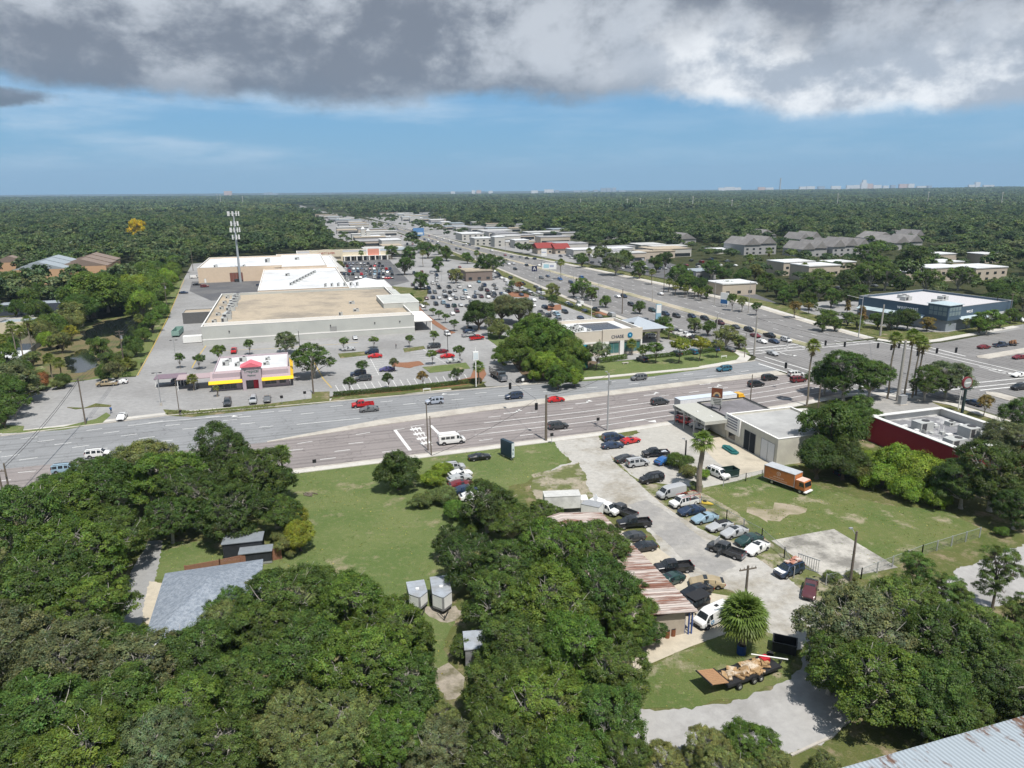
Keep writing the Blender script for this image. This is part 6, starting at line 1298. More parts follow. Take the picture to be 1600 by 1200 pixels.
for r0, r1 in ((.65,1.05),):
    for i in range(m_):
        a, b2 = math.pi*i/m_, math.pi*(i+1)/m_
        mb.add([(-.16,r1*math.cos(a),2.95+r1*math.sin(a)),(-.16,r1*math.cos(b2),2.95+r1*math.sin(b2)),(-.16,r0*math.cos(b2),2.95+r0*math.sin(b2)),(-.16,r0*math.cos(a),2.95+r0*math.sin(a))],[(0,1,2,3)])
mb.obj('arch_picture', mat('tan_arch',(.45,.30,.16),.6,.1), SG)
mb = MB(); mb.add([(-.165,.6*math.cos(math.pi*i/10),2.95+.6*math.sin(math.pi*i/10)) for i in range(11)], [tuple(range(11))]); mb.obj('arch_opening', mat('slate_blue',(.06,.09,.12),.6,0), SG)
mb = MB(); mb.box(-.15,-.125,-1.4,1.4,1.0,2.6); mb.obj('text_panel', mat('white_panel',(.45,.45,.42),.6,.05), SG); mb = MB()
for k in range(4): mb.box(-.165,-.152,-1.2,1.1-.2*k,2.2-.36*k,2.36-.36*k)
mb.obj('sign_lines', dk, SG); mb = MB(); mb.box(-.08,.08,-1.2,-1.0,0,.9); mb.box(-.08,.08,1.0,1.2,0,.9); mb.box(-1.2,1.6,-1.2,-1.05,0,.08); mb.obj('legs', black_m, SG)
t = thing('flatbed_scrap','teal boat-shaped cover lying in front of the garage bay','cover',G(79.8,113.6,.05),TH+R(85)); mb = MB()
prf = [(-2.4,0),(-1.8,.8),(1.6,.95),(2.6,0)]
mb.prism([(-2.4,0),(-1.9,-.8),(1.7,-.9),(2.6,-.3),(2.6,.3),(1.7,.9),(-1.9,.8)],0,.35); mb.obj('tarp', mat('teal_tarp',(.02,.12,.12),.6,.15,2), t); mb = MB(); mb.prism([(-1.6,-.5),(1.5,-.55),(1.5,.55),(-1.6,.5)],.35,.6); mb.obj('tarp_ridge', MATS['teal_tarp'], t)
# red restaurant
redw = mat('red_wall', (.26,.018,.03), .7, .08, 1); cop = mat('white_parapet', (.62,.62,.60), .8, .05, 1)
RB = building('restaurant','red walled restaurant with a wide white parapet and crowded roof plant',G(110,89.5),18.5,21,5.2,redw,mat('dark_felt_roof',(.20,.20,.21),.9,.25,1.5,c2=(.42,.42,.42),scale2=.35,lo=.5,hi=.62),1.5,units=[(5,13,3.2,2.4,1.8),(10.5,7,2.6,2.8,2.0),(3.5,4.5,3.6,2.2,1.3),(9.0,1.8,3.4,1.6,1.0),(13.5,3,1.6,1.6,.9),(13.5,14,1.4,1.4,.8)])
mb = MB(); 
mb.box(-.1,18.6,-.1,1.0,5.2,5.32); mb.box(-.1,18.6,20.0,21.1,5.2,5.32); mb.box(-.1,1.0,1.0,20.0,5.2,5.32); mb.box(17.5,18.6,1.0,20.0,5.2,5.32)
mb.box(.3,.34,.3,20.7,3.7,5.19); mb.box(18.15,18.2,.3,20.7,3.7,5.19); mb.box(.36,18.1,20.62,20.69,3.7,5.19); mb.obj('parapet_cap', cop, RB)
mb = MB(); mb.tube((3.6,10.8,3.7),(3.6,10.8,4.4),.05); 
for i in range(8):
    a, b2 = 2*math.pi*i/8, 2*math.pi*(i+1)/8; mb.add([(3.6,10.8,4.4),(3.3+.1*math.cos(a),10.8+.7*math.cos(a),4.6+.7*math.sin(a)),(3.3+.1*math.cos(b2),10.8+.7*math.cos(b2),4.6+.7*math.sin(b2))],[(0,1,2),(2,1,0)])
mb.obj('satellite_dish', cop, RB)
mb = MB()
for x, y, h in ((2,15,1.2),(4.2,8,1.4),(8.4,11,1.6),(9.5,13,1.0),(14,9,.8)): mb = MB(); mb.tube((x,y,3.7),(x,y,3.7+h),.09); mb.obj('vent_pipe', white, RB)
for k in range(34): x, y = random.uniform(2,16), random.uniform(1.5,17); mb = MB(); mb.box(x,x+random.uniform(.4,1.4),y,y+random.uniform(.3,.9),3.71,3.75+random.uniform(.2,.6)); mb.obj('duct', white if k%3 else unit_m, RB)
# rusty workshop
rust = metalroof('rusted_sheet', (.50,.44,.40), (.20,.09,.06), .45, R(90), .475, .55, .35, .7, 4.2, .2)
WS = thing('workshop','long low workshop under a corrugated roof streaked with red rust','workshop',G(33.0,63.2),TH)
mb = MB(); walls(mb, 7.1, 26.4, 3.0, .2); mb.obj('walls', mat('tan_sheet_wall',(.38,.33,.27),.8,.1,1.5), WS)
mb = MB(); n = 66
def rf(x0, x1, za, zb):
    vs = []; fs = []
    for i in range(n+1):
        y = -.6+27.6*i/n; dz = .045*(1 if i % 2 else -1); vs += [(x0,y,za+dz),(x1,y,zb+dz),(x0,y,za+dz-.05),(x1,y,zb+dz-.05)]
    for i in range(n): k = 4*i; fs += [(k,k+1,k+5,k+4),(k+2,k+6,k+7,k+3),(k+1,k+3,k+7,k+5),(k,k+4,k+6,k+2)]
    mb.add(vs, fs)
rf(-.8, 1.8, 3.5, 4.0); rf(1.8, 8.4, 3.98, 3.15); mb.obj('roof', rust, WS)
mb = MB(); mb.box(7.103,7.16,-.0,2.0,0,2.9); mb.box(7.4,7.55,-.3,-.15,0,3.1); mb.box(7.8,7.95,-.3,-.15,0,3.1); mb.obj('blue_post_panels', mat('blue_wall',(.06,.10,.28),.7,.15,2), WS)
for k, (y0, y1) in enumerate(((4,7.5),(9.5,13),(15,18.5),(20.5,24))): mb = MB(); mb.box(7.103,7.14,y0,y1,0,2.6); mb.obj('roller_door', unit_d, WS)
CLEAR.append(([tuple(G(a,b)[:2]) for a,b in ((30,63),(41.5,63),(41.5,90),(30,90))], 0))
# blue shingle house
shing = mat('blue_grey_shingles', (.17,.20,.24), .9, .35, 9, c2=(.26,.29,.33), scale2=2.2, lo=.4, hi=.6, bump=.3)
HO = thing('house','single storey house with a blue grey shingle hipped roof and a pale metal porch','house',G(-18.4,76.5),TH)
mb = MB(); walls(mb, 10.8, 14.5, 2.7); mb.obj('walls', crm, HO)
mb = MB(); E_ = [(-.6,-.6,2.7),(11.4,-.6,2.7),(11.4,15.1,2.7),(-.6,15.1,2.7),(5.4,6.6,5.1),(5.5,7.9,5.1)]; mb.add(E_+[(x,y,2.55) for x,y,z in E_[:4]], [(0,1,4),(1,2,5,4),(2,3,5),(3,0,4,5),(6,7,1,0),(7,8,2,1),(8,9,3,2),(9,6,0,3),(9,8,7,6)]); mb.obj('roof', shing, HO)
mb = MB(); mb.add([(0,-4.6,2.15),(6.5,-4.6,2.15),(6.5,-.65,2.6),(0,-.65,2.6),(0,-4.6,2.1),(6.5,-4.6,2.1),(6.5,-.65,2.55),(0,-.65,2.55)], [(0,1,2,3),(7,6,5,4),(0,4,5,1),(1,5,6,2),(2,6,7,3),(3,7,4,0)]); mb.box(.1,.25,-4.4,-4.25,0,2.1); mb.box(6.2,6.35,-4.4,-4.25,0,2.1); mb.obj('metal_porch', white, HO)
CLEAR.append(([tuple(G(a,b)[:2]) for a,b in ((-20,76),(-4,76),(-4,91),(-20,91))], 0))
# dark sheds and fence
for (x, y, w, d, h, l) in ((383,868,5.2,2.6,2.7,'black metal storage container under the trees, the larger of two dark sheds'),(402,878,4.2,1.8,1.9,'low dark shed with a grey sheet roof beside the wooden fence')):
    t = thing('storage_shed', l, 'shed', P(x,y), TH-R(4)); mb = MB(); mb.box(-w/2,w/2,-d/2,d/2,.1,h); mb.obj('walls', mat('black_sheet',(.03,.033,.038),.6,.2,2), t); mb = MB(); mb.box(-w/2-.15,w/2+.15,-d/2-.15,d/2+.15,h,h+.1); mb.obj('roof', mat('dull_grey_sheet',(.20,.22,.24),.6,.15,1.5), t)
    mb = MB(); mb.box(-w/2,w/2,-d/2-.02,-d/2-.003,.1,.4); mb.obj('skirt', steel, t)
def fence(pts, h, m, label, name='fence', board=True, gap=2.4):
    a0 = P(*pts[0]); t = thing(name, label, 'fence', a0, 0); pn = MB()
    for p, q in zip(pts, pts[1:]):
        a, b = P(*p)-a0, P(*q)-a0; d = (b-a); L_ = d.length; d.normalize(); nrm = Vector((-d.y,d.x,0))*.04
        n = max(1, int(L_/gap))
        for i in range(n+1):
            c = a+d*(L_*i/n); mb = MB(); mb.box(c.x-.06,c.x+.06,c.y-.06,c.y+.06,0,h+.1); mb.obj('post', m if board else steel, t)
        if board:
            k = int(L_/.16)
            for i in range(k): c = a+d*(L_*i/k); e = a+d*(L_*(i+.9)/k); pn.add([(c-nrm)[:2]+(0,),(e-nrm)[:2]+(0,),(e-nrm)[:2]+(h,),(c-nrm)[:2]+(h,),(c+nrm)[:2]+(0,),(e+nrm)[:2]+(0,),(e+nrm)[:2]+(h,),(c+nrm)[:2]+(h,)], [(0,1,2,3),(7,6,5,4),(3,2,6,7),(1,5,6,2),(0,3,7,4)])
        else:
            pn.tube(Vector((a.x,a.y,h)),Vector((b.x,b.y,h)),.03,.03,5)
            for j in np.arange(0,L_-h*.4,.28):
                for s in (1,-1):
                    c = a+d*(j if s>0 else j+.5); e = a+d*(j+.5 if s>0 else j); pn.tube((c.x,c.y,.02),(e.x,e.y,h),.009,.009,3,caps=False)
    pn.obj('boards' if board else 'mesh_panel', m, t); return t
redwood = mat('red_brown_fence', (.26,.13,.085), .9, .2, 5)
fence([(291,903),(345,893),(440,873)],1.8,redwood,'red brown wooden privacy fence behind the blue roofed house')
fence([(30,572),(55,548),(68,535)],2.0,mat('grey_fence',(.25,.24,.22),.9,.15,3),'grey wooden fence by the left canal')
chain = mat('chain_link', (.30,.33,.32), .6, 0, metal=.3)
fence([(1095,790),(1135,812),(1190,842),(1225,872),(1240,903)],1.6,chain,'chain link fence along the row of parked sedans',board=False,gap=3)
fence([(1290,915),(1345,905),(1440,868),(1530,840)],1.6,chain,'chain link fence between the grass field and the pale street',board=False,gap=3)
fence([(1130,760),(1165,752),(1215,742)],1.5,chain,'chain link fence between the forecourt and the grass field',board=False,gap=3)
t = thing('gate_panel','leaning grey steel gate behind the loaded off-road wagon','gate',P(1262,890),TH+R(-60)); mb = MB()
for k in range(10): mb.box(-1.4+k*.3,-1.34+k*.3,-.03,.03,.1,1.9)
mb.box(-1.5,1.5,-.04,.04,1.85,1.95); mb.box(-1.5,1.5,-.04,.04,.05,.15); mb.obj('bars', steel, t)
# bottom right metal roof
BR = thing('warehouse','big white ribbed metal roof with rust at its ridge, bottom right corner','warehouse',G(38,18),TH)
mb = MB(); walls(mb, 36, 19, 4.2); mb.obj('walls', crm, BR)
mr_ = metalroof('white_ribbed_roof', (.36,.41,.45), (.17,.10,.07), .42, R(0), .505, .54, .25, .6, .35, .12)
mb = MB(); mb.add([(-.6,-.6,3.9),(36.6,-.6,3.9),(36.6,9.5,5.2),(-.6,9.5,5.2),(-.6,19.6,4.4),(36.6,19.6,4.4)], [(0,1,2,3),(3,2,5,4)]); mb.box(-.6,36.6,19.6,19.66,4.2,4.45); mb.obj('roof', mr_, BR)
# left side: carwash, apartments
cgr = mat('dull_metal_roof', (.30,.34,.37), .6, .06, .8)
for q, w, d, h, wm_, l in (((-5,494),40,10,4.5,mat('shadow_blue',(.05,.06,.08),.8,.1,1),'long carport with a grey blue roof and dark open side at the left edge'),((-2,522),26,9,4.2,peach2,'small building with a grey green roof below the long carport')):  # shade of the carport's open side is put into its dark wall colour
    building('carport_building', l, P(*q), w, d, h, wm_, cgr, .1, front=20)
for k, (x, y, l) in enumerate([(25,446,'nearer peach apartment block with a grey gabled roof'),(92,440,'farther peach apartment block with a brown gabled roof'),(-10,428,'brown roofed house at the left edge of the wood')]):
    w, d, h = (26,40,8.5) if k < 2 else (20,24,7); t = building('apartment_block', l, P(x,y), w, d, h, mat('peach_block',(.52,.33,.20),.9,.05,1), cgr, .0, front=45)
    for j in range(3 if k < 2 else 1):
        mb = MB(); y0 = j*d/3; y1 = y0+d/3.05; z = h+.05+j*.5; mb.add([(-.8,y0,z),(w+.8,y0,z),(w+.8,y1,z),(-.8,y1,z),(w*.5,y0,z+4.2),(w*.5,y1,z+4.2)], [(0,1,4),(3,5,2),(0,4,5,3),(1,2,5,4)]); mb.obj('gable_roof', cgr if k == 0 else mat('brown_roof',(.22,.17,.14),.8,.06,.8), t)
t = building('shed','white roofed shed by the canal at the left edge', P(-34,578), 11, 11, 3.0, gray_wall, white_roof, .05)
building('carport_building','white roofed carport beside the far car park on the left', P(165,437), 12, 8, 3.4, gray_wall, white_roof, .1, front=40)
gnd('car_park',[(150,415),(210,412),(220,430),(150,435)], lotd_m, .02, 1)
gnd('car_park',[(-30,500),(95,486),(95,500),(50,515),(-30,520)], lot_m, .02, 0)
# ================================================================ poles, signs, signals, people, wires
def upole(x, y, yt, label, r=.16, m=wood_pole, arms=1, xf=False, lamp=0, name='utility_pole', cat='pole', h=None, dx=0):
    p = P(x, y); h = h or hgt(x, y, yt); t = thing(name, label, cat, p, TH)
    mb = MB(); mb.tube((0,0,-.1),(0,0,h),r*1.15,r*.75,9); mb.obj('pole', m, t)
    if arms:
        mb = MB()
        for k in range(arms): mb.box(-1.1,1.1,-.06,.06,h-.5-k*.9,h-.36-k*.9)
        for k in range(arms):
            for xx in (-1,-.5,.5,1): mb.tube((xx,0,h-.36-k*.9),(xx,0,h-.14-k*.9),.05,.03,5)
        mb.obj('crossarm', m, t)
    if xf: mb = MB(); mb.tube((.35,0,h-2.6),(.35,0,h-1.6),.28,.28,10); mb.obj('transformer', steel, t)
    if lamp:
        mb = MB(); L_ = lamp; mb.tube((0,0,h-.6),(-L_*.6,L_*.5,h+.3),.05,.04,5); mb.obj('lamp_arm', steel, t)
        mb = MB(); mb.box(-L_*.6-.35,-L_*.6+.1,L_*.5-.12,L_*.5+.14,h+.24,h+.38); mb.obj('lamp_head', steel, t)
    return t
def lampost(x, y, yt, label, m=None, heads=2, base=True):
    p = P(x, y); h = hgt(x, y, yt); t = thing('lamp_post', label, 'lamp post', p, TH)
    mb = MB(); mb.tube((0,0,0),(0,0,h),.11,.07,8); mb.obj('pole', m or steel, t)
    if base: mb = MB(); mb.tube((0,0,0),(0,0,.7),.28,.28,10); mb.obj('footing', conc, t)
    for s in ((1,-1) if heads == 2 else (1,)):
        mb = MB(); mb.box(min(0,s*1.0),max(0,s*1.0),-.03,.03,h-.1,h-.04); mb.box(min(s*.5,s*1.1),max(s*.5,s*1.1),-.2,.2,h-.16,h-.02); mb.obj('lamp_head', m or black_m, t)
    return t
upole(9,792,733,'left one of the two wooden poles at the left road edge',arms=1); upole(19,788,724,'right one of the two wooden poles at the left road edge',arms=0)
upole(134,663,590,'wooden pole beside the left car park drive',arms=1); upole(195,576,516,'leaning wooden pole with a transformer beside the canal',arms=2,xf=True)
upole(262,486,442,'wooden pole at the bend of the service road',arms=1,xf=True); upole(302,423,388,'wooden pole at the far end of the service road',arms=1)
upole(669,704,629,'taller of two thin poles by the hatched crossing',arms=0,r=.13,lamp=2.2); upole(674,712,650,'shorter of two thin poles by the hatched crossing',arms=0,r=.12)
upole(853,689,617,'thick wooden pole standing at the gravel yard corner',arms=0,r=.26); upole(949,673,583,'tall pole with a white transformer and box',arms=0,r=.17,m=steel,xf=True,lamp=.6)
upole(490,616,567,'wooden pole with a floodlight right of the pink restaurant',arms=0,r=.2,lamp=1.0); upole(470,562,517,'dark lamp pole near the supermarket wall',arms=0,r=.1,m=black_m,lamp=.8)
upole(1171,642,585,'street light behind the garage with a long arm',arms=0,r=.13,m=wood_pole,lamp=5.5); upole(1070,727,688,'leaning dark pole on the forecourt beside the leafy tree',arms=0,r=.17,m=black_m,lamp=.5)
upole(1326,928,830,'tall wooden pole with white floodlights at the slab corner',arms=0,r=.17,m=wood_pole,lamp=.8); upole(1159,998,884,'wooden pole with twin lamps behind the bushy palm',arms=1,r=.17)
upole(1178,556,494,'grey concrete strain pole at the bank branch corner of the junction',arms=0,r=.28,m=conc_pole); upole(1163,559,520,'thin pole beside the concrete strain pole',arms=0,r=.1,m=wood_pole)
upole(1402,627,532,'very thick grey concrete strain pole among the palms',arms=0,r=.36,m=conc_pole); upole(1375,525,476,'concrete strain pole in front of the blue office',arms=0,r=.32,m=conc_pole)
upole(1392,517,488,'thin dark pole right of the office strain pole',arms=0,r=.14,m=black_m)
upole(1341,528,464,'street light with a long arm at the office corner',arms=0,r=.15,m=steel,lamp=6)
upole(1497,640,588,'thin white pole next to the round sign',arms=0,r=.1,m=white); upole(1553,500,462,'dark leaning pole at the end of the blue office',arms=0,r=.16,m=black_m)
upole(1575,505,458,'brown wooden pole right of the blue office',arms=1)
for x, y, yt, l in [(1116,477,440,'first tan concrete pole beyond the avenue left of the bank'),(1169,489,440,'tan concrete pole in front of the bank'),(1019,472,452,'short concrete pole in the avenue median'),(972,490,451,'brown wooden pole on the avenue verge'),(1037,456,417,'blue grey lamp pole behind the avenue'),
  (1118,540,491,'concrete pole between the bank branch trees'),(1278,640,600,'slim pole beside the corner oak')]: upole(x, y, yt, l, arms=0, r=.16 if 'wood' not in l else .2, m=conc_pole if 'concrete' in l else wood_pole)
lampost(252,634,582,'tall two headed lamp post at the left drive'); lampost(281,650,594,'brown lamp post with a box beside the road',wood_pole,1,False); lampost(275,562,531,'two headed lamp post behind the pink restaurant trees')
lampost(700,553,518,'black lamp post on a tree island beside the red cars',black_m); lampost(774,462,442,'lamp post in the middle of the big car park',black_m); lampost(740,505,478,'lamp post left of the shaded tree group'); lampost(878,526,500,'lamp post at the bank branch roof edge'); lampost(924,502,468,'white lamp post behind the bank branch',white)
lampost(590,430,405,'tan lamp post in the far packed car park',conc_pole); lampost(830,590,552,'lamp post rising through the big leafy tree')
for i, (x, y, yt) in enumerate([(845,455,432),(690,440,415),(960,420,390),(935,470,440),(896,448,426),(790,395,368),(700,395,370),(1230,540,520)]): lampost(x, y, yt, 'slim distant lamp post', steel, 1, False)
# transmission masts on the horizon
for x, y, h in [(980,324,30),(1000,322,30),(1082,326,36),(1143,328,30),(1308,320,38),(1449,318,40),(1564,322,40),(1046,322,30),(907,322,28),(345,318,45),(340,316,45),(380,322,40)]:
    p = P(x, y-1, 10); t = thing('transmission_mast','slender pale mast rising from the distant woods','mast',(p.x,p.y,0),0,'distant masts',False); mb = MB(); mb.tube((0,0,0),(0,0,h),1.0,.5,6); mb.box(-2.5,2.5,-.3,.3,h-3,h-2.2); mb.obj('mast', mat('pale_mast',(.55,.54,.50),.7,0), t)
# cell tower
p = P(376,441); h = hgt(376,441,331); t = thing('cell_tower','tall grey monopole cell tower with three tiers of white antennas','tower',p,0)
mb = MB(); mb.tube((0,0,0),(0,0,h),.75,.35,12); mb.obj('pole', mat('tower_steel',(.34,.37,.39),.5,.05), t)
for z, r_, n in ((h-1.0,3.0,9),(h-6.5,2.0,6),(h-10,2.6,9),(h-14,2.0,6)):
    mb = MB(); 
    for i in range(n):
        a = 2*math.pi*i/n; b2 = 2*math.pi*(i+1)/n; mb.tube((0,0,z),(r_*math.cos(a),r_*math.sin(a),z),.08,.08,4); mb.tube((r_*math.cos(a),r_*math.sin(a),z),(r_*math.cos(b2),r_*math.sin(b2),z),.08,.08,4)
    mb.obj('antenna_frame', steel, t); mb = MB()
    for i in range(n): a = 2*math.pi*i/n; x, y = r_*math.cos(a), r_*math.sin(a); mb.box(x-.25,x+.25,y-.25,y+.25,z-1.2,z+1.3)
    mb.obj('antennas', white, t)
# signs
def pylon(x, y, w, d, h, z0, m, label, rz=TH, panels=(), posts=2, pm=steel, name='sign'):
    t = thing(name, label, 'sign', P(x,y), rz); mb = MB(); mb.box(-w/2,w/2,-d/2,d/2,z0,h); mb.obj('cabinet', m, t)
    for (x0,x1,za,zb,mm,nm) in panels:
        mb = MB(); mb.box(x0,x1,-d/2-.03,-d/2-.003,za,zb); mb.obj(nm, mm, t)
    if z0 > .1:
        mb = MB()
        for s in ((-1,1) if posts == 2 else (0,)): mb.box(s*w*.35-.12,s*w*.35+.12,-.12,.12,0,z0)
        mb.obj('posts', pm, t)
    return t
pan = mat('pale_sign_panel',(.60,.66,.68),.5,.05,2)
t = pylon(793,716,3.4,.7,3.6,.5,mat('dark_blue_cabinet',(.03,.055,.075),.5,.1,2),'dark blue ground sign with a pale end face on the grass by the road',TH+R(-68),[(-1.5,1.5,.9,3.3,mat('deep_blue_face',(.02,.045,.07),.4,.05),'face')],2,conc)
mb = MB(); mb.box(1.703,1.73,-.33,.33,.7,3.5); mb.obj('end_panel', pan, t); mb = MB(); mb.box(1.733,1.745,-.1,.1,2.0,2.4); mb.box(1.733,1.745,-.15,.05,1.2,1.7); mb.obj('panel_mark', mat('teal_mark',(.02,.10,.14),.5,0), t)
pylon(744,604,1.5,.5,9.5,7.2,white,'tall white pole sign with a rounded white head at the car park exit',TH,[(-.6,.6,7.5,9.2,pan,'face')],1,white)
mb = MB(); mb.tube((0,0,0),(0,0,10.5),.16,.12,8); mb.obj('tall_post', white, TOP[-1][0])
t = pylon(914,576,1.4,.5,7.0,.2,mat('turquoise_sign',(.02,.28,.36),.5,.05),'narrow turquoise pylon sign left of the bank branch',TH,[(-.6,.6,4.6,6.8,mat('sign_blue',(.01,.17,.42),.4,0),'face'),(-.3,.3,5.4,6.2,white,'face_mark')])
pylon(1028,505,2.2,.5,7.5,.4,mat('blue_white_sign',(.25,.42,.52),.5,.1),'pale blue pylon sign by the hedge behind the bank branch',TH,[(-1,1,4,7.2,white,'face')])
pylon(1131,480,3.6,.5,6.4,1.2,white,'white and blue monument sign left of the bank',TH+R(-60),[(-1.6,1.6,1.6,3.4,mat('bank_blue',(.03,.12,.30),.5,0),'blue_face')])
pylon(858,440,8.0,.6,10.5,7.0,white,'wide white billboard sign with faint blue writing over the avenue',0,[(-3.2,-.2,7.8,9.8,mat('pale_blue_mark',(.35,.55,.62),.5,.1,2),'mark'),(.3,2.6,8.2,9.4,mat('grey_mark',(.35,.38,.5),.5,.1),'mark')],1,steel)
t = pylon(835,440,3.0,.5,8.8,5.8,mat('navy_sign',(.02,.025,.07),.5,0),'square navy sign with a pale letter A',0,[],1,steel); text('A', 2.6, white, t, (0,-.28,7.3), (R(90),0,0), .03, name='sign_letter')
pylon(850,407,4.0,.5,8.4,3.2,white,'white slatted pylon sign before the red roofed shops',0,[(-1.6,1.6,5.6,6.4,mat('grey_mark',(0,0,0)),'mark')])
pylon(655,385,10,.6,17,10,mat('sky_blue_sign',(.12,.25,.48),.5,0),'large sky blue pole sign far along the avenue',0,[(-4,4,11,13,pan,'face')],1)
t = thing('sign','dark pole sign topped by a red ringed disc','sign',P(1503,645),TH); mb = MB(); mb.box(-.22,.22,-.22,.22,0,6.0); mb.box(-1.4,1.4,-.25,.25,5.6,5.95); mb.obj('post', mat('dark_green_post',(.03,.05,.05),.5,0), t)
mb = MB(); mb.tube((0,-.25,7.2),(0,.25,7.2),1.35,1.35,24); mb.obj('disc', mat('red_ring',(.20,.03,.035),.5,0), t); mb = MB(); mb.tube((0,-.28,7.2),(0,.28,7.2),1.12,1.12,24); mb.obj('disc_face', mat('sign_grey_face',(.32,.34,.34),.5,.1,3), t); mb = MB(); mb.box(-.8,.8,-.31,-.285,7.05,7.4); mb.obj('disc_bar', white, t)
t = thing('utility_cabinet','grey electrical cabinet at the foot of the thick concrete pole','cabinet',P(1409,632),TH); mb = MB(); mb.box(-.9,.9,-.5,.5,.15,2.2); mb.obj('cabinet', steel, t); mb = MB(); mb.box(-1.2,1.2,-.8,.8,0,.15); mb.obj('plinth', conc, t); mb = MB(); mb.box(-.95,.95,-.55,.55,2.2,2.27); mb.obj('lid', steel, t)
# small street things
def smallsign(x, y, label, h=2.2, m=black_m):
    t = thing('road_sign', label, 'road sign', P(x,y), TH); mb = MB(); mb.box(-.04,.04,-.04,.04,0,h); mb.obj('post', steel, t); mb = MB(); mb.box(-.35,.35,-.07,-.045,h-.6,h+.1); mb.obj('plate', m, t)
smallsign(441,632,'small dark parking sign right of the parked grey car'); smallsign(477,625,'small dark parking sign near the grass patch'); smallsign(862,693,'small black sign right of the thick wooden pole'); smallsign(934,668,'small black sign beside the gravel drive mouth'); smallsign(492,731,'thin sign post on the near kerb left part',1.6); smallsign(817,600,'small white post by the black sedan',1.5,white)
# bins, barrels
def barrel(x, y, c, label, r=.32, h=.9):
    t = thing('barrel', label, 'barrel', P(x,y)+Vector((0,0,.03)), 0); mb = MB()
    for z0, z1 in ((0,h*.33),(h*.36,h*.66),(h*.69,h)): mb.tube((0,0,z0),(0,0,z1),r,r,14)
    mb.tube((0,0,0),(0,0,h-.03),r*.95,r*.95,12); mb.obj('drum', c, t); mb = MB(); mb.tube((0,0,h),(0,0,h+.03),r*.98,r*.98,14); mb.obj('lid', black_m, t)
rs = mat('rust_drum',(.20,.075,.035),.9,.25,5); barrel(1042,996,rs,'left rusty drum by the workshop end wall'); barrel(1051,993,rs,'right rusty drum by the workshop end wall'); barrel(1019,1002,mat('orange_pot',(.42,.13,.05),.9,.15,4),'orange pot at the edge of the oak trees',.35,.6); barrel(1158,1021,mat('blue_drum',(.01,.05,.22),.5,.1),'blue plastic barrel below the bushy palm',.5,1.1)
def skip(x, y, m, label, rz, s=1):
    t = thing('dumpster', label, 'dumpster', P(x,y)+Vector((0,0,.02)), rz); mb = MB(); w, d, h = 1.25*s, .85*s, 1.25*s
    mb.box(-w,w,-d,d,.15,.22); mb.box(-w,w,-d,-d+.06,.22,h); mb.box(-w,w,d-.06,d,.22,h); mb.box(-w,-w+.06,-d+.06,d-.06,.22,h); mb.box(w-.06,w,-d+.06,d-.06,.22,h); mb.obj('bin', m, t)
    mb = MB(); mb.box(-w-.06,w+.06,-d-.06,-d+.08,h,h+.07); mb.box(-w-.06,w+.06,d-.08,d+.06,h,h+.07); mb.box(-w-.06,-w+.08,-d+.08,d-.08,h,h+.07); mb.box(w-.08,w+.06,-d+.08,d-.08,h,h+.07); mb.obj('rim', m, t)
    for sx in (-1,1):
        for sy in (-1,1): mb = MB(); mb.tube((sx*w*.8,sy*d*.8-.04,.09),(sx*w*.8,sy*d*.8+.04,.09),.09,.09,8); mb.obj('caster', tyre_m, t)
skip(1225,1016,mat('black_bin',(.02,.022,.024),.6,.15,3),'open black dumpster beside the pale street',TH+R(-40)); skip(1139,744,mat('dark_green_bin',(.015,.035,.03),.6,.1),'dark green dumpster behind the forecourt',TH,1.15)
t = thing('kayak','small yellow kayak lying behind the white pickup','kayak',P(1101,788)+Vector((0,0,.25)),TH+R(-40)); mb = MB(); n=8
for i in range(n): a, b2 = -1.4+2.8*i/n, -1.4+2.8*(i+1)/n; mb.tube((a,0,0),(b2,0,0),.32*math.sqrt(max(.02,1-(a/1.42)**2)),.32*math.sqrt(max(.02,1-(b2/1.42)**2)),8)
mb.obj('hull', mat('yellow_hull',(.62,.45,.06),.5,.05), t); mb = MB(); mb.tube((-.3,0,.3),(.3,0,.3),.2,.2,8); mb.obj('cockpit', black_m, t)
t = thing('stone_bench','low stone bench block on the bank branch lawn','bench',P(977,569),TH); mb = MB(); mb.box(-1,1,-.3,.3,.4,.55); mb.obj('seat', conc, t); mb = MB(); mb.box(-.8,-.5,-.25,.25,0,.4); mb.box(.5,.8,-.25,.25,0,.4); mb.obj('legs', conc, t)
for x, y, l in ((1131,560,'white barrier board at the bank branch lawn corner'),(667,612,'white barrier board in the mulch bed')):
    t = thing('barrier', l, 'barrier', P(x,y), TH); mb = MB(); mb.box(-1,1,-.03,.03,.6,.9); mb.obj('board', white, t); mb = MB(); mb.box(-.9,-.8,-.04,.04,0,.6); mb.box(.8,.9,-.04,.04,0,.6); mb.obj('legs', white, t)
# tree stump debris on the lawn
t = thing('log_pile','flattened pile of grey logs on the open lawn','log pile',P(484,773),0); mb = MB()
for k in range(10): a = random.uniform(0,3.1); x, y = random.uniform(-.8,.8), random.uniform(-.5,.5); mb.tube((x-math.cos(a)*.6,y-math.sin(a)*.6,.1),(x+math.cos(a)*.6,y+math.sin(a)*.6,.14),.1,.07,6)
mb.obj('logs', wood_pole, t)
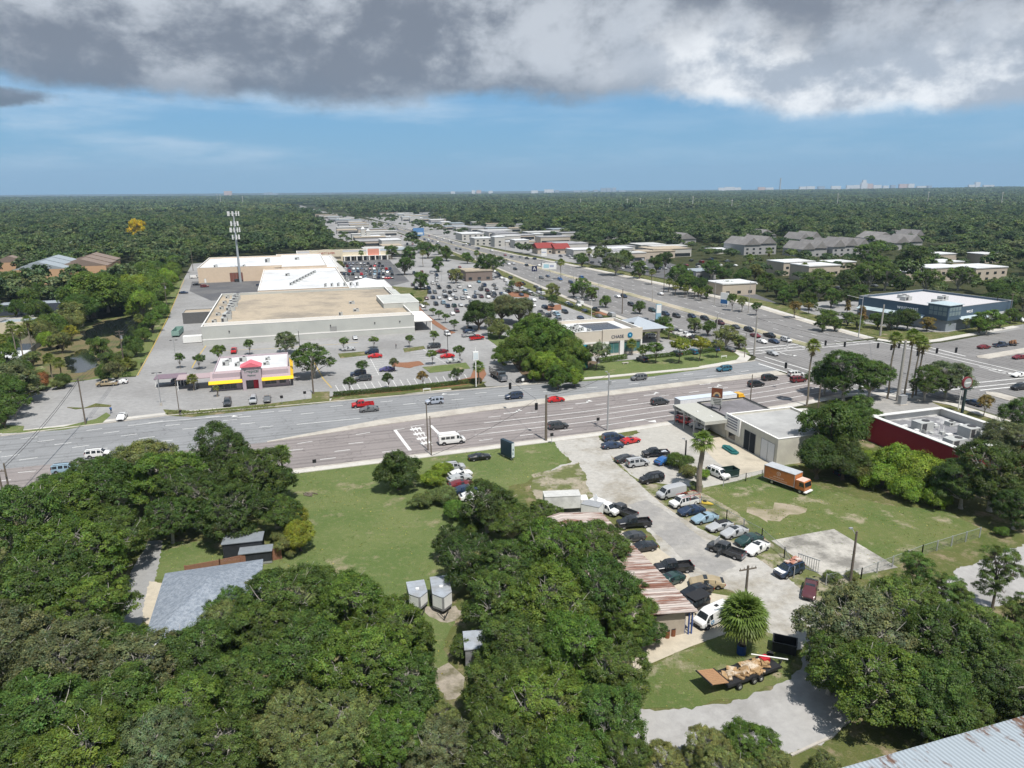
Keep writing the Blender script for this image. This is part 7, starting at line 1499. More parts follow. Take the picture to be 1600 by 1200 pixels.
# people (continuous skinned figures, walking)
def person(x, y, label, top, legs_c, rz=0, cart=False):
    t = thing('person', label, 'person', P(x,y)+Vector((0,0,.04)), rz)
    V_ = [(0,0,.95),(0,0,1.2),(0,0,1.42),(0,0,1.52),(0,.01,1.66),(0,.02,1.74), (.10,0,.90),(.12,.16,.50),(.12,.05,.08),(.12,.20,.04), (-.10,0,.90),(-.12,-.05,.50),(-.12,-.28,.12),(-.12,-.14,.05),
          (.19,0,1.40),(.25,-.10,1.14),(.24,.05,.92), (-.19,0,1.40),(-.25,.12,1.16),(-.23,.28,1.0)]
    E_ = [(0,1),(1,2),(2,3),(3,4),(4,5),(0,6),(6,7),(7,8),(8,9),(0,10),(10,11),(11,12),(12,13),(2,14),(14,15),(15,16),(2,17),(17,18),(18,19)]
    rd = [.15,.14,.15,.06,.105,.09,.10,.07,.045,.05,.10,.07,.045,.05,.065,.048,.035,.065,.048,.035]
    me = bpy.data.meshes.new('body'); me.from_pydata(V_, E_, []); 
    cm = mat('skin_'+top, (.35,.22,.16), .7, 0); N, L = nodes_of(cm); tcn = N.new('ShaderNodeTexCoord'); sp = N.new('ShaderNodeSeparateXYZ'); L.new(tcn.outputs['Object'], sp.inputs[0])
    rp = N.new('ShaderNodeValToRGB'); rp.color_ramp.interpolation = 'CONSTANT'; md = N.new('ShaderNodeMath'); md.operation = 'DIVIDE'; md.inputs[1].default_value = 1.85; L.new(sp.outputs['Z'], md.inputs[0]); L.new(md.outputs[0], rp.inputs[0])
    el = rp.color_ramp.elements; el[0].position = 0; el[0].color = (.03,.03,.03,1); el[1].position = .05; el[1].color = (*CC[legs_c],1)
    for ps, c_ in ((.51, CC[top]), (.79,(.35,.22,.16)), (.91,(.04,.03,.02))): e = el.new(ps); e.color = (*c_,1)
    L.new(rp.outputs[0], N['Principled BSDF'].inputs['Base Color'])
    me.materials.append(cm); o = link('body', me, t); m_ = o.modifiers.new('skin','SKIN'); sv = me.skin_vertices[0].data if me.skin_vertices else None
    if sv is None:
        bpy.context.view_layer.objects.active = o; 
    try:
        import bmesh
        bm = bmesh.new(); bm.from_mesh(me); ly = bm.verts.layers.skin.verify()
        for v, r_ in zip(bm.verts, rd): v[ly].radius = (r_, r_)
        bm.verts.ensure_lookup_table(); bm.verts[0][ly].use_root = True; bm.to_mesh(me); bm.free()
    except Exception as ex: print('skin', ex)
    s_ = o.modifiers.new('sub','SUBSURF'); s_.levels = 1; s_.render_levels = 1
    return t
person(174,646,'person in blue walking across the left car park drive','blue','dark blue',TH); person(283,650,'person in dark clothes on the pavement by the lamp post','black','dark grey',TH+1); person(619,545,'person in dark clothes walking near the supermarket tree island','black','grey',TH+2)
# traffic signals on span wires
wire_m = mat('dark_cable', (.03,.03,.03), .6, 0)
def cable(p, q, label, sag=.8, r=.035, near=True, n=10):
    t = MB(); prev = None
    for i in range(n+1):
        f = i/n; c = Vector(p).lerp(Vector(q), f); c.z -= sag*4*f*(1-f)
        if prev is not None: t.tube(prev, c, r, r, 4, caps=False)
        prev = c
    o = t.obj('cable', wire_m); tag(o, label, 'cable', None, None, near)
def signal(x, y, h, label, rz=TH):
    for _ in range(3): p = P(x, y, h)
    t = thing('traffic_signal', label, 'traffic signal', p, rz); mb = MB(); mb.box(-.3,.3,-.12,.12,-.75,.75); mb.obj('backplate', black_m, t); mb = MB()
    for k in range(3): mb.tube((0,-.13,.45-k*.45),(0,-.3,.45-k*.45),.15,.16,8)
    mb.obj('visors', black_m, t); mb = MB(); mb.tube((0,0,.75),(0,0,1.6),.03,.03,4); mb.obj('hanger', steel, t); return p
sp_ = [signal(x, y, 6.2, l) for x, y, l in ((797,603,'traffic signal hanging over the car park exit'),(838,635,'traffic signal hanging left of the bright red sedan'))]
cable(P(674,712,9), sp_[1]+Vector((0,0,1.6)), 'span wire from the thin poles to the signal by the red sedan'); cable(sp_[1]+Vector((0,0,1.6)), sp_[0]+Vector((0,0,1.6)), 'span wire between the two mid-block signals', .2)
js = [signal(x, y, 6.4, l, TH+a) for x, y, a, l in ((1228,571,0,'leftmost junction signal above the turning lanes'),(1290,536,1.6,'signal over the north crossing, first from the left'),(1320,538,1.6,'signal over the north crossing, second from the left'),(1372,540,0,'signal left of the slender palms'),(1393,543,0,'signal between two slender palms'),(1405,540,0,'signal just left of the thick pole'),(1434,552,0,'signal right of the thick pole'),(1464,548,0,'signal between the right hand palms'),(1494,547,0,'rightmost junction signal over the cross street'))]
top1 = P(1178,556); top1.z = hgt(1178,556,497); top2 = P(1402,627); top2.z = hgt(1402,627,536); top3 = P(1375,525); top3.z = hgt(1375,525,480)
cable(top1, top2, 'span wire from the bank branch corner to the thick concrete pole', 1.5); cable(top1, top3, 'span wire from the bank branch corner to the office strain pole', 1.5); cable(top3, top2, 'span wire from the office strain pole to the thick pole', 1.5)
# overhead lines on the left
def ptop(x, y, yt, dz=0): p = P(x,y); p.z = hgt(x,y,yt)-dz; return p
A_, B_, C_, D_ = ptop(134,663,592), ptop(195,576,518), ptop(262,486,444), ptop(302,423,390)
for k in range(3): cable(A_+Vector((.4*k,0,-.4*k)), B_+Vector((.4*k,0,-.4*k)), ['upper','middle','lower'][k]+' overhead line from the drive pole to the canal pole'); cable(B_+Vector((.4*k,0,-.4*k)), C_+Vector((.4*k,0,-.4*k)), ['upper','middle','lower'][k]+' overhead line from the canal pole to the service road bend')
cable(C_, D_, 'overhead line along the service road'); E0 = ptop(19,788,726)
for k in range(2): cable(E0+Vector((0,0,-.5*k)), A_+Vector((0,0,-.5*k)), ['upper','lower'][k]+' overhead line crossing the road on the left', r=.05)
cable(ptop(853,689,618), ptop(949,673,585), 'overhead line between the two poles at the yard entrance')
# ================================================================ distant buildings
def depth_of(p): return proj((p.x, p.y, p.z))[2]
FB = 0
wh_wall = mat('far_white_wall',(.46,.45,.42),.9,.04,.2); be_wall = mat('far_beige_wall',(.46,.40,.33),.9,.05,.2); gr_wall = mat('far_grey_wall',(.33,.33,.33),.9,.05,.2)
fr_roof = mat('far_pale_roof',(.47,.47,.46),.9,.1,.1)
sh_roof = mat('grey_shingle_roof',(.20,.19,.185),.95,.12,.5,c2=(.26,.25,.24),scale2=.1); br_roof = mat('brown_shingle_roof',(.17,.13,.10),.95,.12,.5); rd_roof = mat('red_tile_roof',(.24,.045,.04),.8,.08,.4)
def farb(x0, x1, yb, yt, d, label, wall=wh_wall, roof=white_roof, gable=0, name='building', cat='building', wins=1, z=0, ridge='x', parts=True, near=True):
    global FB; FB += 1
    O = P(x0, yb, z); O.z = z; dp = depth_of(O); w = max(4.0, (x1-x0)/F*dp*.98); h = 0
    lo, hi = 0., 90.
    for _ in range(30):
        m = (lo+hi)/2
        if proj((O.x, O.y, z+m))[1] > yt: lo = m
        else: hi = m
    h = max(3.0, lo); o = thing(name, label, cat, O, TH, None, near)
    mb = MB(); mb.box(0,w,0,d,0,h); mb.obj('walls', wall, o); mb = MB()
    if not gable: mb.box(-.3,w+.3,-.3,d+.3,h+.003,h+.5)
    elif ridge == 'x': mb.add([(-.8,-.8,h+.01),(w+.8,-.8,h+.01),(w+.8,d+.8,h+.01),(-.8,d+.8,h+.01),(-.8,d/2,h+gable),(w+.8,d/2,h+gable)],[(0,1,5,4),(2,3,4,5),(0,4,3),(1,2,5),(3,2,1,0)])
    else:
        n = max(1, int(w/11)); s = w/n
        for i in range(n):
            a = i*s; zz = (i%2)*.6; mb.add([(a-.1,-.8,h+.01+zz),(a+s-.1,-.8,h+.01+zz),(a+s-.1,d+.8,h+.01+zz),(a-.1,d+.8,h+.01+zz),(a+s/2,-.8,h+gable+zz),(a+s/2,d+.8,h+gable+zz)],[(0,1,4),(2,3,5),(0,4,5,3),(1,2,5,4),(3,2,1,0)])
    mb.obj('roof', roof, o)
    if wins and parts:
        n = max(1, int(w/5)); fl = max(1, int(h/3.2))
        for f_ in range(min(fl,2)):
            for i in range(min(n,10)):
                mb = MB(); a = w*(i+.5)/min(n,10); mb.box(a-1.0,a+1.0,-.08,-.01,f_*3+.9,f_*3+2.3); mb.obj('window', win_m, o)
    CLEAR.append(([tuple((O+Matrix.Rotation(TH,4,'Z')@Vector(q))[:2]) for q in ((-2,-min(60,max(8,dp*.092)),0),(w+2,-min(60,max(8,dp*.092)),0),(w,d,0),(0,d,0))], 1)); return o
n1 = 'flat roofed beige apartment block'; 
for i, a in enumerate([(1223,1283,431,411,16),(1262,1322,441,417,16),(1300,1345,422,411,14),(1465,1502,412,398,14),(1465,1517,424,411,16),(1452,1522,441,420,16),(1414,1470,441,426,14),(1522,1588,441,420,18),(1535,1570,412,398,14)]):
    farb(*a, n1, be_wall, white_roof, name='apartment_block', cat='apartments')
for a in [(1056,1092,383,374,20),(1162,1222,399,383,28),(1183,1218,376,368,26),(1198,1226,360,355,18),(1248,1290,386,374,22),(1252,1300,402,390,22),(1300,1372,401,386,26),(1366,1405,384,373,24),(1398,1452,391,380,24),(1413,1452,377,370,22)]:
    farb(*a, 'condominium row with steep grey gabled roofs', gr_wall, sh_roof, 5.5, 'condominium', 'condominium', ridge='y')
farb(1128,1190,463,445,14,'white bank with a long pale roof beyond the avenue',be_wall,white_roof); farb(1087,1124,437,425,14,'grey sheet roofed building in the trees',gr_wall,cgr)
farb(728,772,440,425,16,'small brown fast food building with a flat tan roof',mat('brown_wall',(.20,.16,.14),.9,.05,.3),gravel_roof); farb(840,868,397,388,14,'red roofed restaurant',be_wall,rd_roof,4); farb(868,892,397,389,14,'red roofed restaurant',be_wall,rd_roof,4)
farb(896,1000,402,391,16,'long white shopping parade behind the avenue trees',wh_wall,white_roof); farb(1002,1062,405,394,16,'tan end section of the shopping parade',be_wall,gravel_roof)
farb(1120,1160,397,392,18,'low white roof among the trees right of the parade',wh_wall,white_roof)
for a in [(722,758,376,366,30),(742,772,384,373,20),(773,790,386,371,14),(805,828,388,376,16),(790,804,384,378,12),(834,846,362,357,14),(906,930,356,349,16),(925,946,354,345,18),(597,628,387,376,24),(566,596,379,370,20),(565,615,329,324,80),(262,333,323,318,40),(25,47,327,321,30),(512,570,318,314.5,50),(612,672,316.5,312,50),(452,466,329,326,20),(387,403,330,327.5,20),(325,341,336,330,20),(241,265,333,328,20),(184,200,332,324,20),
  (107,124,390,380,16),(60,75,357,353,14),(1047,1067,343,339,16),(1522,1555,349,344,20),(1560,1598,349,343,24),(700,716,313,309,20),(720,745,318,315,20),(1135,1150,352,348,10),(868,878,345,342,12),(1080,1092,361,357,12),(835,850,372,366,14),(150,166,352,348,14),(400,420,337,334,20),(640,662,345,341,20),(690,705,352,347,20),(860,872,380,375,12)]:
    farb(*a, 'white building among the distant trees', wh_wall, white_roof, parts=a[3]>340)
for t_ in ((568,358),(576,361)): 
    p = P(t_[0],378); t = thing('church_tower','small white tower of the church beyond the party store','tower',p,TH,'church towers'); mb = MB(); h = hgt(t_[0],378,t_[1]); mb.box(-2,2,-2,2,0,h); mb.obj('shaft', wh_wall, t); mb = MB(); mb.add([(-2.3,-2.3,h),(2.3,-2.3,h),(2.3,2.3,h),(-2.3,2.3,h),(0,0,h+3)],[(0,1,4),(1,2,4),(2,3,4),(3,0,4),(3,2,1,0)]); mb.obj('cap', white_roof, t)
rb = random.Random(21)
for _ in range(46):
    x = rb.choice([rb.uniform(0,440), rb.uniform(860,1600), rb.uniform(560,900)]); y = rb.uniform(331,352); wpx = rb.uniform(7,18)
    farb(x, x+wpx, y, y-rb.uniform(2.5,4.5), rb.uniform(10,22), 'small pale building glimpsed among the distant trees', rb.choice([wh_wall,be_wall]), rb.choice([white_roof,white_roof,cgr,sh_roof]), parts=False)
def rbox(a, b, label, gab=0):
    p = G(a,b); x, y, d = proj(p); w = rb.uniform(14,38); h = rb.uniform(4,6.5); dd = rb.uniform(12,26)
    wall = rb.choice([wh_wall,wh_wall,be_wall,gr_wall]); roof = rb.choice([fr_roof,fr_roof,grey_roof,cgr,gravel_roof]) if not gab else rb.choice([sh_roof,sh_roof,br_roof,cgr,white_roof])
    o = thing('building' if not gab else 'house', label, 'building' if not gab else 'house', p, TH+(rb.choice([0,0,.3,-.4]) if gab else 0))
    if gab: w, dd, h = rb.uniform(12,18), rb.uniform(9,12), 3.2
    mb = MB(); mb.box(0,w,0,dd,0,h); mb.obj('walls', wall, o); mb = MB()
    if gab: mb.add([(-.6,-.6,h+.01),(w+.6,-.6,h+.01),(w+.6,dd+.6,h+.01),(-.6,dd+.6,h+.01),(2,dd/2,h+2.6),(w-2,dd/2,h+2.6)],[(0,1,5,4),(2,3,4,5),(0,4,3),(1,2,5),(3,2,1,0)])
    else: mb.box(-.3,w+.3,-.3,dd+.3,h+.003,h+.5)
    mb.obj('roof', roof, o)
    if not gab: mb = MB(); mb.box(1,w-1,-.08,-.01,.4,2.8); mb.obj('shopfront', win_m, o)
    CLEAR.append(([tuple(G(a+u,b+v)[:2]) for u,v in ((-3,-d*.04),(w+3,-d*.04),(w+3,dd+2),(-3,dd+2))], 2))
for b in range(470,1600,32):
    f = (b-470)/1000
    if rb.random()<.85: rbox(rb.uniform(200,238)-f*14, b, 'low shop beside the far avenue, right side')
    if b > 560 and rb.random()<.85: rbox(rb.uniform(50,92), b, 'low shop beside the far avenue, left side')
    if rb.random()<.4: rbox(rb.uniform(250,300), b+20, 'low pale building set back from the far avenue')
for _ in range(46):
    a = rb.choice([rb.uniform(-520,-90), rb.uniform(330,900), rb.uniform(330,1100)]); b = rb.uniform(480,1500)
    rbox(a, b, 'suburban house in the '+('left' if a < 0 else 'right')+' hand woods', 1)
# skyline
def sky_b(x, wpx, yt, D, m, label, steps=1, ybase=None):
    u = (x-800)/F; yy = 298-(x-800)*math.tan(ROLL); X = u*D*.985; Y = D*.985
    lo, hi = -20., 600.
    for _ in range(40):
        mm = (lo+hi)/2
        if proj((X,Y,mm))[1] > yt: lo = mm
        else: hi = mm
    w = wpx/F*D; t = thing('distant_building' if wpx > 3 else 'distant_tower', label, 'building', (X,Y,0), 0, 'skyline buildings', False); mb = MB()
    if steps > 1: mb.box(-w/2,w/2,-w/4,w/4,0,lo-8/F*D*.5); mb.box(-w*.28,w*.28,-w/5,w/5,0,lo)
    else: mb.box(-w/2,w/2,-15,15,0,lo)
    mb.obj('tower', m, t)
sk_w = mat('skyline_white',(.70,.70,.70),.9,.05,.01); sk_p = mat('skyline_pink',(.62,.45,.38),.9,.05,.01); sk_b = mat('skyline_blue_grey',(.34,.40,.47),.9,.05,.01)
for i, (x, w, yt, m) in enumerate([(1118,10,293.2,sk_w),(1130,14,292,sk_w),(1142,10,292.8,sk_w),(1178,10,292.3,sk_p),(1190,12,293,sk_w),(1240,10,291.5,sk_w),(1252,12,291,sk_w),(1268,10,291,sk_b),(1290,14,290.5,sk_w),(1312,12,289.5,sk_w),(1322,7,289,sk_w),(1332,9,281,sk_w),(1340,10,287,sk_p),(1352,12,289,sk_w),(1365,8,290,sk_w),(1376,7,289,sk_b),(1391,12,287.5,sk_p),(1403,9,287,sk_w),(1420,16,290.5,sk_w),(1430,8,290,sk_b),(1495,10,288.5,sk_w),(1503,7,284.5,sk_w),(1520,16,289,sk_w),
  (744,5,297.2,sk_w),(752,7,297.2,sk_p),(770,6,298,sk_w),(836,10,297.5,sk_w),(858,14,296,sk_w),(870,6,297,sk_b),(900,10,297.5,sk_b),(912,8,297,sk_b),(928,6,296.5,sk_b),(940,8,293.8,sk_b),(948,7,293.5,sk_b),(956,6,293,sk_b),(968,10,297,sk_b),(374,11,298.5,sk_p),(432,7,301,sk_b),(438,6,300.5,sk_b),(445,8,302,sk_b),(713,6,299,sk_w)]):
    sky_b(x, w, yt, 9300, m, {id(sk_w):'white block on the horizon',id(sk_p):'pinkish block on the horizon',id(sk_b):'grey blue block on the horizon'}[id(m)], 2 if x == 1332 else 1)
sky_b(1206,.8,278,9300,mat('pale_mast',(0,0,0)),'thin radio mast on the horizon')
# ================================================================ hills and woods
def hill(x, y):
    D = math.hypot(x, y); r = min(1, max(0, (D-2600)/5200)); r = r*r*(3-2*r); t = x/max(y,1)*1109
    px = 800+t; base = np.interp(px, [-200,0,400,800,1100,1600,1900], [10,9,4,1,14,34,38]); return r*base*(1-min(1,max(0,(D-8300)/900))*1.0)-(0 if D < 8300 else min(1,(D-8300)/900)*25)
mb = MB(); ys = list(np.linspace(2300,12000,40)); xs = np.linspace(-1.0,1.0,41)
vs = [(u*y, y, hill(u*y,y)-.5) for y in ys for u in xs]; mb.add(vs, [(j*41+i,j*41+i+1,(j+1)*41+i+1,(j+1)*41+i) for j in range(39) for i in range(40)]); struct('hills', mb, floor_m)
def inpoly(px, py, poly, mg):
    poly = np.array(poly, float); c = poly.mean(0)
    if mg: d = poly-c; L_ = np.linalg.norm(d, axis=1, keepdims=True); poly = c+d*(1+mg/np.maximum(L_,1))
    x0, y0 = poly.min(0); x1, y1 = poly.max(0); res = np.zeros(len(px), bool); idx = np.where((px>=x0)&(px<=x1)&(py>=y0)&(py<=y1))[0]
    if not len(idx): return res
    X, Y = px[idx], py[idx]; ins = np.zeros(len(idx), bool); n = len(poly)
    for i in range(n):
        a, b = poly[i], poly[(i+1)%n]
        if a[1] == b[1]: continue
        cond = ((a[1] > Y) != (b[1] > Y)) & (X < (b[0]-a[0])*(Y-a[1])/(b[1]-a[1])+a[0]); ins ^= cond
    res[idx] = ins; return res
def edge_ok(px, py, poly, mg):
    """true when farther than mg from the polygon edges and outside"""
    ok = ~inpoly(px, py, poly, 0); poly = np.array(poly); n = len(poly)
    x0, y0 = poly.min(0)-mg; x1, y1 = poly.max(0)+mg; idx = np.where(ok&(px>=x0)&(px<=x1)&(py>=y0)&(py<=y1))[0]
    if not len(idx) or mg <= 0: return ok
    Q = np.stack([px[idx],py[idx]],1); md = np.full(len(idx),1e9)
    for i in range(n):
        a, b = poly[i], poly[(i+1)%n]; ab = b-a; L2 = (ab**2).sum()
        if L2 < 1e-9: continue
        t = np.clip(((Q-a)@ab)/L2,0,1); md = np.minimum(md, np.linalg.norm(Q-(a+t[:,None]*ab),axis=1))
    ok[idx[md < mg]] = False; return ok
g = np.random.default_rng(99); sp = 9.0
gx, gy = np.meshgrid(np.arange(-1500,1500,sp), np.arange(150,1600,sp)); gx = gx.ravel()+g.uniform(-.42,.42,gx.size)*sp; gy = gy.ravel()+g.uniform(-.42,.42,gy.size)*sp
keep = (np.abs(gx) < gy*.80+25); gx, gy = gx[keep], gy[keep]
av = gx*CT+gy*ST; bv = -gx*ST+gy*CT; rr = g.random(len(gx))
keep = (bv > 182); keep &= ~((av < -40)&(av > -95)&(bv < 330)&(rr < .8)); keep &= ~((av<-95)&(bv<232)&(rr<.3))
z1 = (av>188)&(av<262)&(bv>235)&(bv<1350); keep &= ~(z1&(rr<.80)); z2 = (av>62)&(av<134)&(bv>395)&(bv<580); keep &= ~(z2&(rr<.72)); z3 = (av>36)&(av<134)&(bv>=580)&(bv<1620); keep &= ~(z3&(rr<.86)); keep &= ~((av>140)&(av<262)&(bv>700)&(bv<1620)&(rr<.80)); keep &= ~((av>255)&(av<600)&(bv>290)&(bv<600)&(rr<.22))
keep &= ~((av>190)&(av<330)&(bv>182)&(bv<300)&(rr<.62)); keep &= ~((av>-45)&(av<134)&(bv>182)&(bv<400)); keep &= ~((av>205)&(av<330)&(bv>400)&(bv<462)&(rr<.9))
keep &= ~((av>-20)&(av<75)&(bv>395)&(bv<545)); keep &= ~((av>-70)&(av<-38)&(bv>182)&(bv<470)&(rr<.55))
gx, gy = gx[keep], gy[keep]
ok = np.ones(len(gx), bool)
for poly, mg in CLEAR: ok &= edge_ok(gx, gy, poly, mg+2.5 if mg > 0 else mg)
ob = np.array(OBST)
for i in range(0, len(gx), 2000):
    d = np.sqrt((gx[i:i+2000,None]-ob[None,:,0])**2+(gy[i:i+2000,None]-ob[None,:,1])**2)-ob[None,:,2]*.8; ok[i:i+2000] &= d.min(1) > 2.2
gx, gy = gx[ok], gy[ok]; order = np.argsort(gx**2+gy**2); gx, gy = gx[order], gy[order]; av2 = gx*CT+gy*ST; bv2 = -gx*ST+gy*CT
rad = np.where((av2>250)&(av2<600)&(bv2<600)|(av2>36)&(av2<262)&(bv2>560),.74,1.)*g.uniform(2.9,7.0,len(gx))*np.where(g.random(len(gx))<.12,1.25,1.); 
n_ind = max(0, 300-sum(1 for o, l, n in TOP if o.name.startswith(('oak_tree','tree'))))
print('INFO scatter', len(gx), 'individual', n_ind, 'obst', len(OBST))
for i in range(n_ind): tree(['midoak','midround','midoak'][i%3], (gx[i],gy[i]), float(rad[i]), random.choice(['oak','oak','bright','dark','olive','grey']), 'tree', 'tree', sz=random.uniform(.9,1.15))
gx, gy, rad = gx[n_ind:], gy[n_ind:], rad[n_ind:]
ramp = [(0,(.064,.102,.032)),(1,(.036,.064,.026)),(.25,(.105,.148,.040)),(.42,(.044,.078,.028)),(.62,(.125,.150,.060)),(.8,(.062,.100,.034))]
far_leaf = leafmat('woodland_foliage', ramp, .2)
def fcrown(seed, R=6., nl=9, nc=60, per=26, cr=1.25, leaf=1.0, tall=0, zc=6.8):
    p, nn, t, lob = crown_pts(seed, R, zc, 3.6, nl, nc, per, cr, .8, -.3, tall, .78); return p, nn, leaf*g.uniform(.7,1.3,len(p)), t
hid = bpy.data.collections.new('woodland_sources')
hid2 = bpy.data.collections.new('woodland_patch_sources')
for k in range(6):
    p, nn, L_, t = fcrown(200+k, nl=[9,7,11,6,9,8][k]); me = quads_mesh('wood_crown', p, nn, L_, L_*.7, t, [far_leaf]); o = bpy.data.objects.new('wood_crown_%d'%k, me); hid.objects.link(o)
# palms peeking out of the woods
far_leaf2 = leafmat('patch_foliage', [(0,(.060,.094,.042)),(1,(.098,.134,.052))], .15)
for k in range(5):
    Cs, Ns, Ls, Ts = [], [], [], []; n = 9
    base = [fcrown(300+10*k+j, nl=6, nc=16, per=9, cr=1.9, leaf=2.1) for j in range(4)]
    for i in range(n):
        for j in range(n):
            if g.random() < .06: continue
            p, nn, L_, t = base[int(g.integers(4))]; s = g.uniform(.75,1.35); a = g.uniform(0,6.28); c_, s_ = math.cos(a), math.sin(a)
            q = p*s; q = np.stack([q[:,0]*c_-q[:,1]*s_, q[:,0]*s_+q[:,1]*c_, q[:,2]], 1)+np.array([(i-n/2+.5)*11+g.uniform(-4,4),(j-n/2+.5)*11+g.uniform(-4,4),0])
            Cs.append(q); Ns.append(np.stack([nn[:,0]*c_-nn[:,1]*s_, nn[:,0]*s_+nn[:,1]*c_, nn[:,2]],1)); Ls.append(L_*s); col = np.array([g.uniform(.5,1.4)]*3)*np.array([g.uniform(.9,1.15),1,g.uniform(.85,1.1)]); Ts.append(t*col)
    me = quads_mesh('wood_patch', np.concatenate(Cs), np.concatenate(Ns), np.concatenate(Ls), np.concatenate(Ls)*.75, np.concatenate(Ts), [far_leaf2]); o = bpy.data.objects.new('wood_patch_%d'%k, me); hid2.objects.link(o)
def gn_stuff(name, pts, scl, rot, idx, coll, label, cat):
    me = bpy.data.meshes.new(name); me.vertices.add(len(pts)); me.vertices.foreach_set('co', np.asarray(pts, np.float32).ravel())
    a = me.attributes.new('sc','FLOAT_VECTOR','POINT'); a.data.foreach_set('vector', np.asarray(scl, np.float32).ravel())
    a = me.attributes.new('rt','FLOAT','POINT'); a.data.foreach_set('value', np.asarray(rot, np.float32))
    a = me.attributes.new('ix','INT','POINT'); a.data.foreach_set('value', np.asarray(idx, np.int32)); me.update()
    o = link(name, me); o['kind'] = 'stuff'; tag(o, label, cat, None, 'stuff', False)
    ng = bpy.data.node_groups.new(name, 'GeometryNodeTree'); ng.interface.new_socket('Geometry', in_out='INPUT', socket_type='NodeSocketGeometry'); ng.interface.new_socket('Geometry', in_out='OUTPUT', socket_type='NodeSocketGeometry')
    N, L = ng.nodes, ng.links; gi = N.new('NodeGroupInput'); go = N.new('NodeGroupOutput'); ip = N.new('GeometryNodeInstanceOnPoints'); ci = N.new('GeometryNodeCollectionInfo')
    ci.inputs['Collection'].default_value = coll; ci.inputs['Separate Children'].default_value = True; ci.inputs['Reset Children'].default_value = True
    def at(n_, ty): q = N.new('GeometryNodeInputNamedAttribute'); q.data_type = ty; q.inputs['Name'].default_value = n_; return q.outputs['Attribute']
    cx = N.new('ShaderNodeCombineXYZ'); L.new(at('rt','FLOAT'), cx.inputs['Z'])
    L.new(gi.outputs[0], ip.inputs['Points']); L.new(ci.outputs[0], ip.inputs['Instance']); ip.inputs['Pick Instance'].default_value = True
    L.new(at('ix','INT'), ip.inputs['Instance Index']); L.new(at('sc','FLOAT_VECTOR'), ip.inputs['Scale']); L.new(cx.outputs[0], ip.inputs['Rotation']); L.new(ip.outputs[0], go.inputs[0])
    m = o.modifiers.new('scatter','NODES'); m.node_group = ng; return o
s = rad/6.; n = len(gx); big = g.random(n) < .08; s = s*np.where(big, 1.25, 1)
gn_stuff('woodland', np.stack([gx,gy,-.3*np.ones(n)],1), np.stack([s,s,s*g.uniform(.8,1.15,n)],1), g.uniform(0,6.28,n), g.integers(0,6,n), hid, 'continuous mixed green suburban woodland filling the middle distance', 'woodland')
PT, SC_, = [], []
avp = [(p.x,p.y) for p in lerpl(Bl,Br,-2.2)]+[(p.x,p.y) for p in lerpl(Bl,Br,2.0)][::-1]
for (y0, y1, st, s0) in ((1600,4600,92,1.),(4600,12000,185,1.9)):
    yy = np.arange(y0+st/2, y1, st)
    for y in yy:
        for x in np.arange(-y*.80-st, y*.80+st, st):
            x2, y2 = x+g.uniform(-.1,.1)*st, y+g.uniform(-.1,.1)*st
            if s0 < 1.5 and not edge_ok(np.array([x2]), np.array([y2]), avp, 25)[0]: continue
            if s0 < 1.5 and g.random() < .05: continue
            PT.append((x2,y2,hill(x2,y2)-.5)); SC_.append((s0,s0,g.uniform(.75,1.45)*(1 if s0 < 1.5 else 1.15)))
n = len(PT); print('INFO patches', n)
gn_stuff('distant_woodland', PT, SC_, g.integers(0,4,n)*math.pi/2, g.integers(0,5,n), hid2, 'far off flat woodland running dark blue green to the horizon', 'woodland')
# flowering yellow tree in the wood
yt_ = ptree(215,360,16,'yellow','midround','flowering_tree',1.35,label='bright golden yellow flowering tree in the left woods'); 
for c in yt_.children:
    if c.name.startswith('crown'): c.color = (.50,.36,.01,1)
# ================================================================ sky, sun, air, camera
w = bpy.data.worlds.new('World'); SC.world = w; w.use_nodes = True; N, L = w.node_tree.nodes, w.node_tree.links
EL, AZ = R(64), math.atan2(.45,-.9)
bg = N['Background']; sky = N.new('ShaderNodeTexSky'); sky.sky_type = 'NISHITA'; sky.sun_disc = False; sky.sun_elevation = EL; sky.sun_rotation = AZ; sky.altitude = 50; sky.air_density = 1.0; sky.dust_density = .15; sky.ozone_density = 2.5
def mt(op, a, b=None, c=None, clamp=False):
    q = N.new('ShaderNodeMath'); q.operation = op; q.use_clamp = clamp
    for i, s in enumerate((a,b,c)):
        if s is None: continue
        if isinstance(s, (int,float)): q.inputs[i].default_value = s
        else: L.new(s, q.inputs[i])
    return q.outputs[0]
def mr(f, a, b, c=0., d=1., sm=True):
    r = N.new('ShaderNodeMapRange'); r.interpolation_type = 'SMOOTHSTEP' if sm else 'LINEAR'; L.new(f, r.inputs[0])
    for i, s in ((1,a),(2,b),(3,c),(4,d)):
        if isinstance(s, (int,float)): r.inputs[i].default_value = s
        else: L.new(s, r.inputs[i])
    return r.outputs[0]
def mixc(f, A, B):
    x = N.new('ShaderNodeMix'); x.data_type = 'RGBA'
    if isinstance(f, (int,float)): x.inputs[0].default_value = f
    else: L.new(f, x.inputs[0])
    for i, s in ((6,A),(7,B)):
        if isinstance(s, tuple): x.inputs[i].default_value = (*s,1)
        else: L.new(s, x.inputs[i])
    return x.outputs[2]
def noise(v, sc, det=6, ro=.6, off=0, dist=0):
    n = N.new('ShaderNodeTexNoise'); n.noise_dimensions = '4D'; n.inputs['W'].default_value = off; n.inputs['Scale'].default_value = sc; n.inputs['Detail'].default_value = det; n.inputs['Roughness'].default_value = ro; n.inputs['Distortion'].default_value = dist; L.new(v, n.inputs['Vector']); return n.outputs['Fac']
tc = N.new('ShaderNodeTexCoord'); sx = N.new('ShaderNodeSeparateXYZ'); L.new(tc.outputs['Generated'], sx.inputs[0])
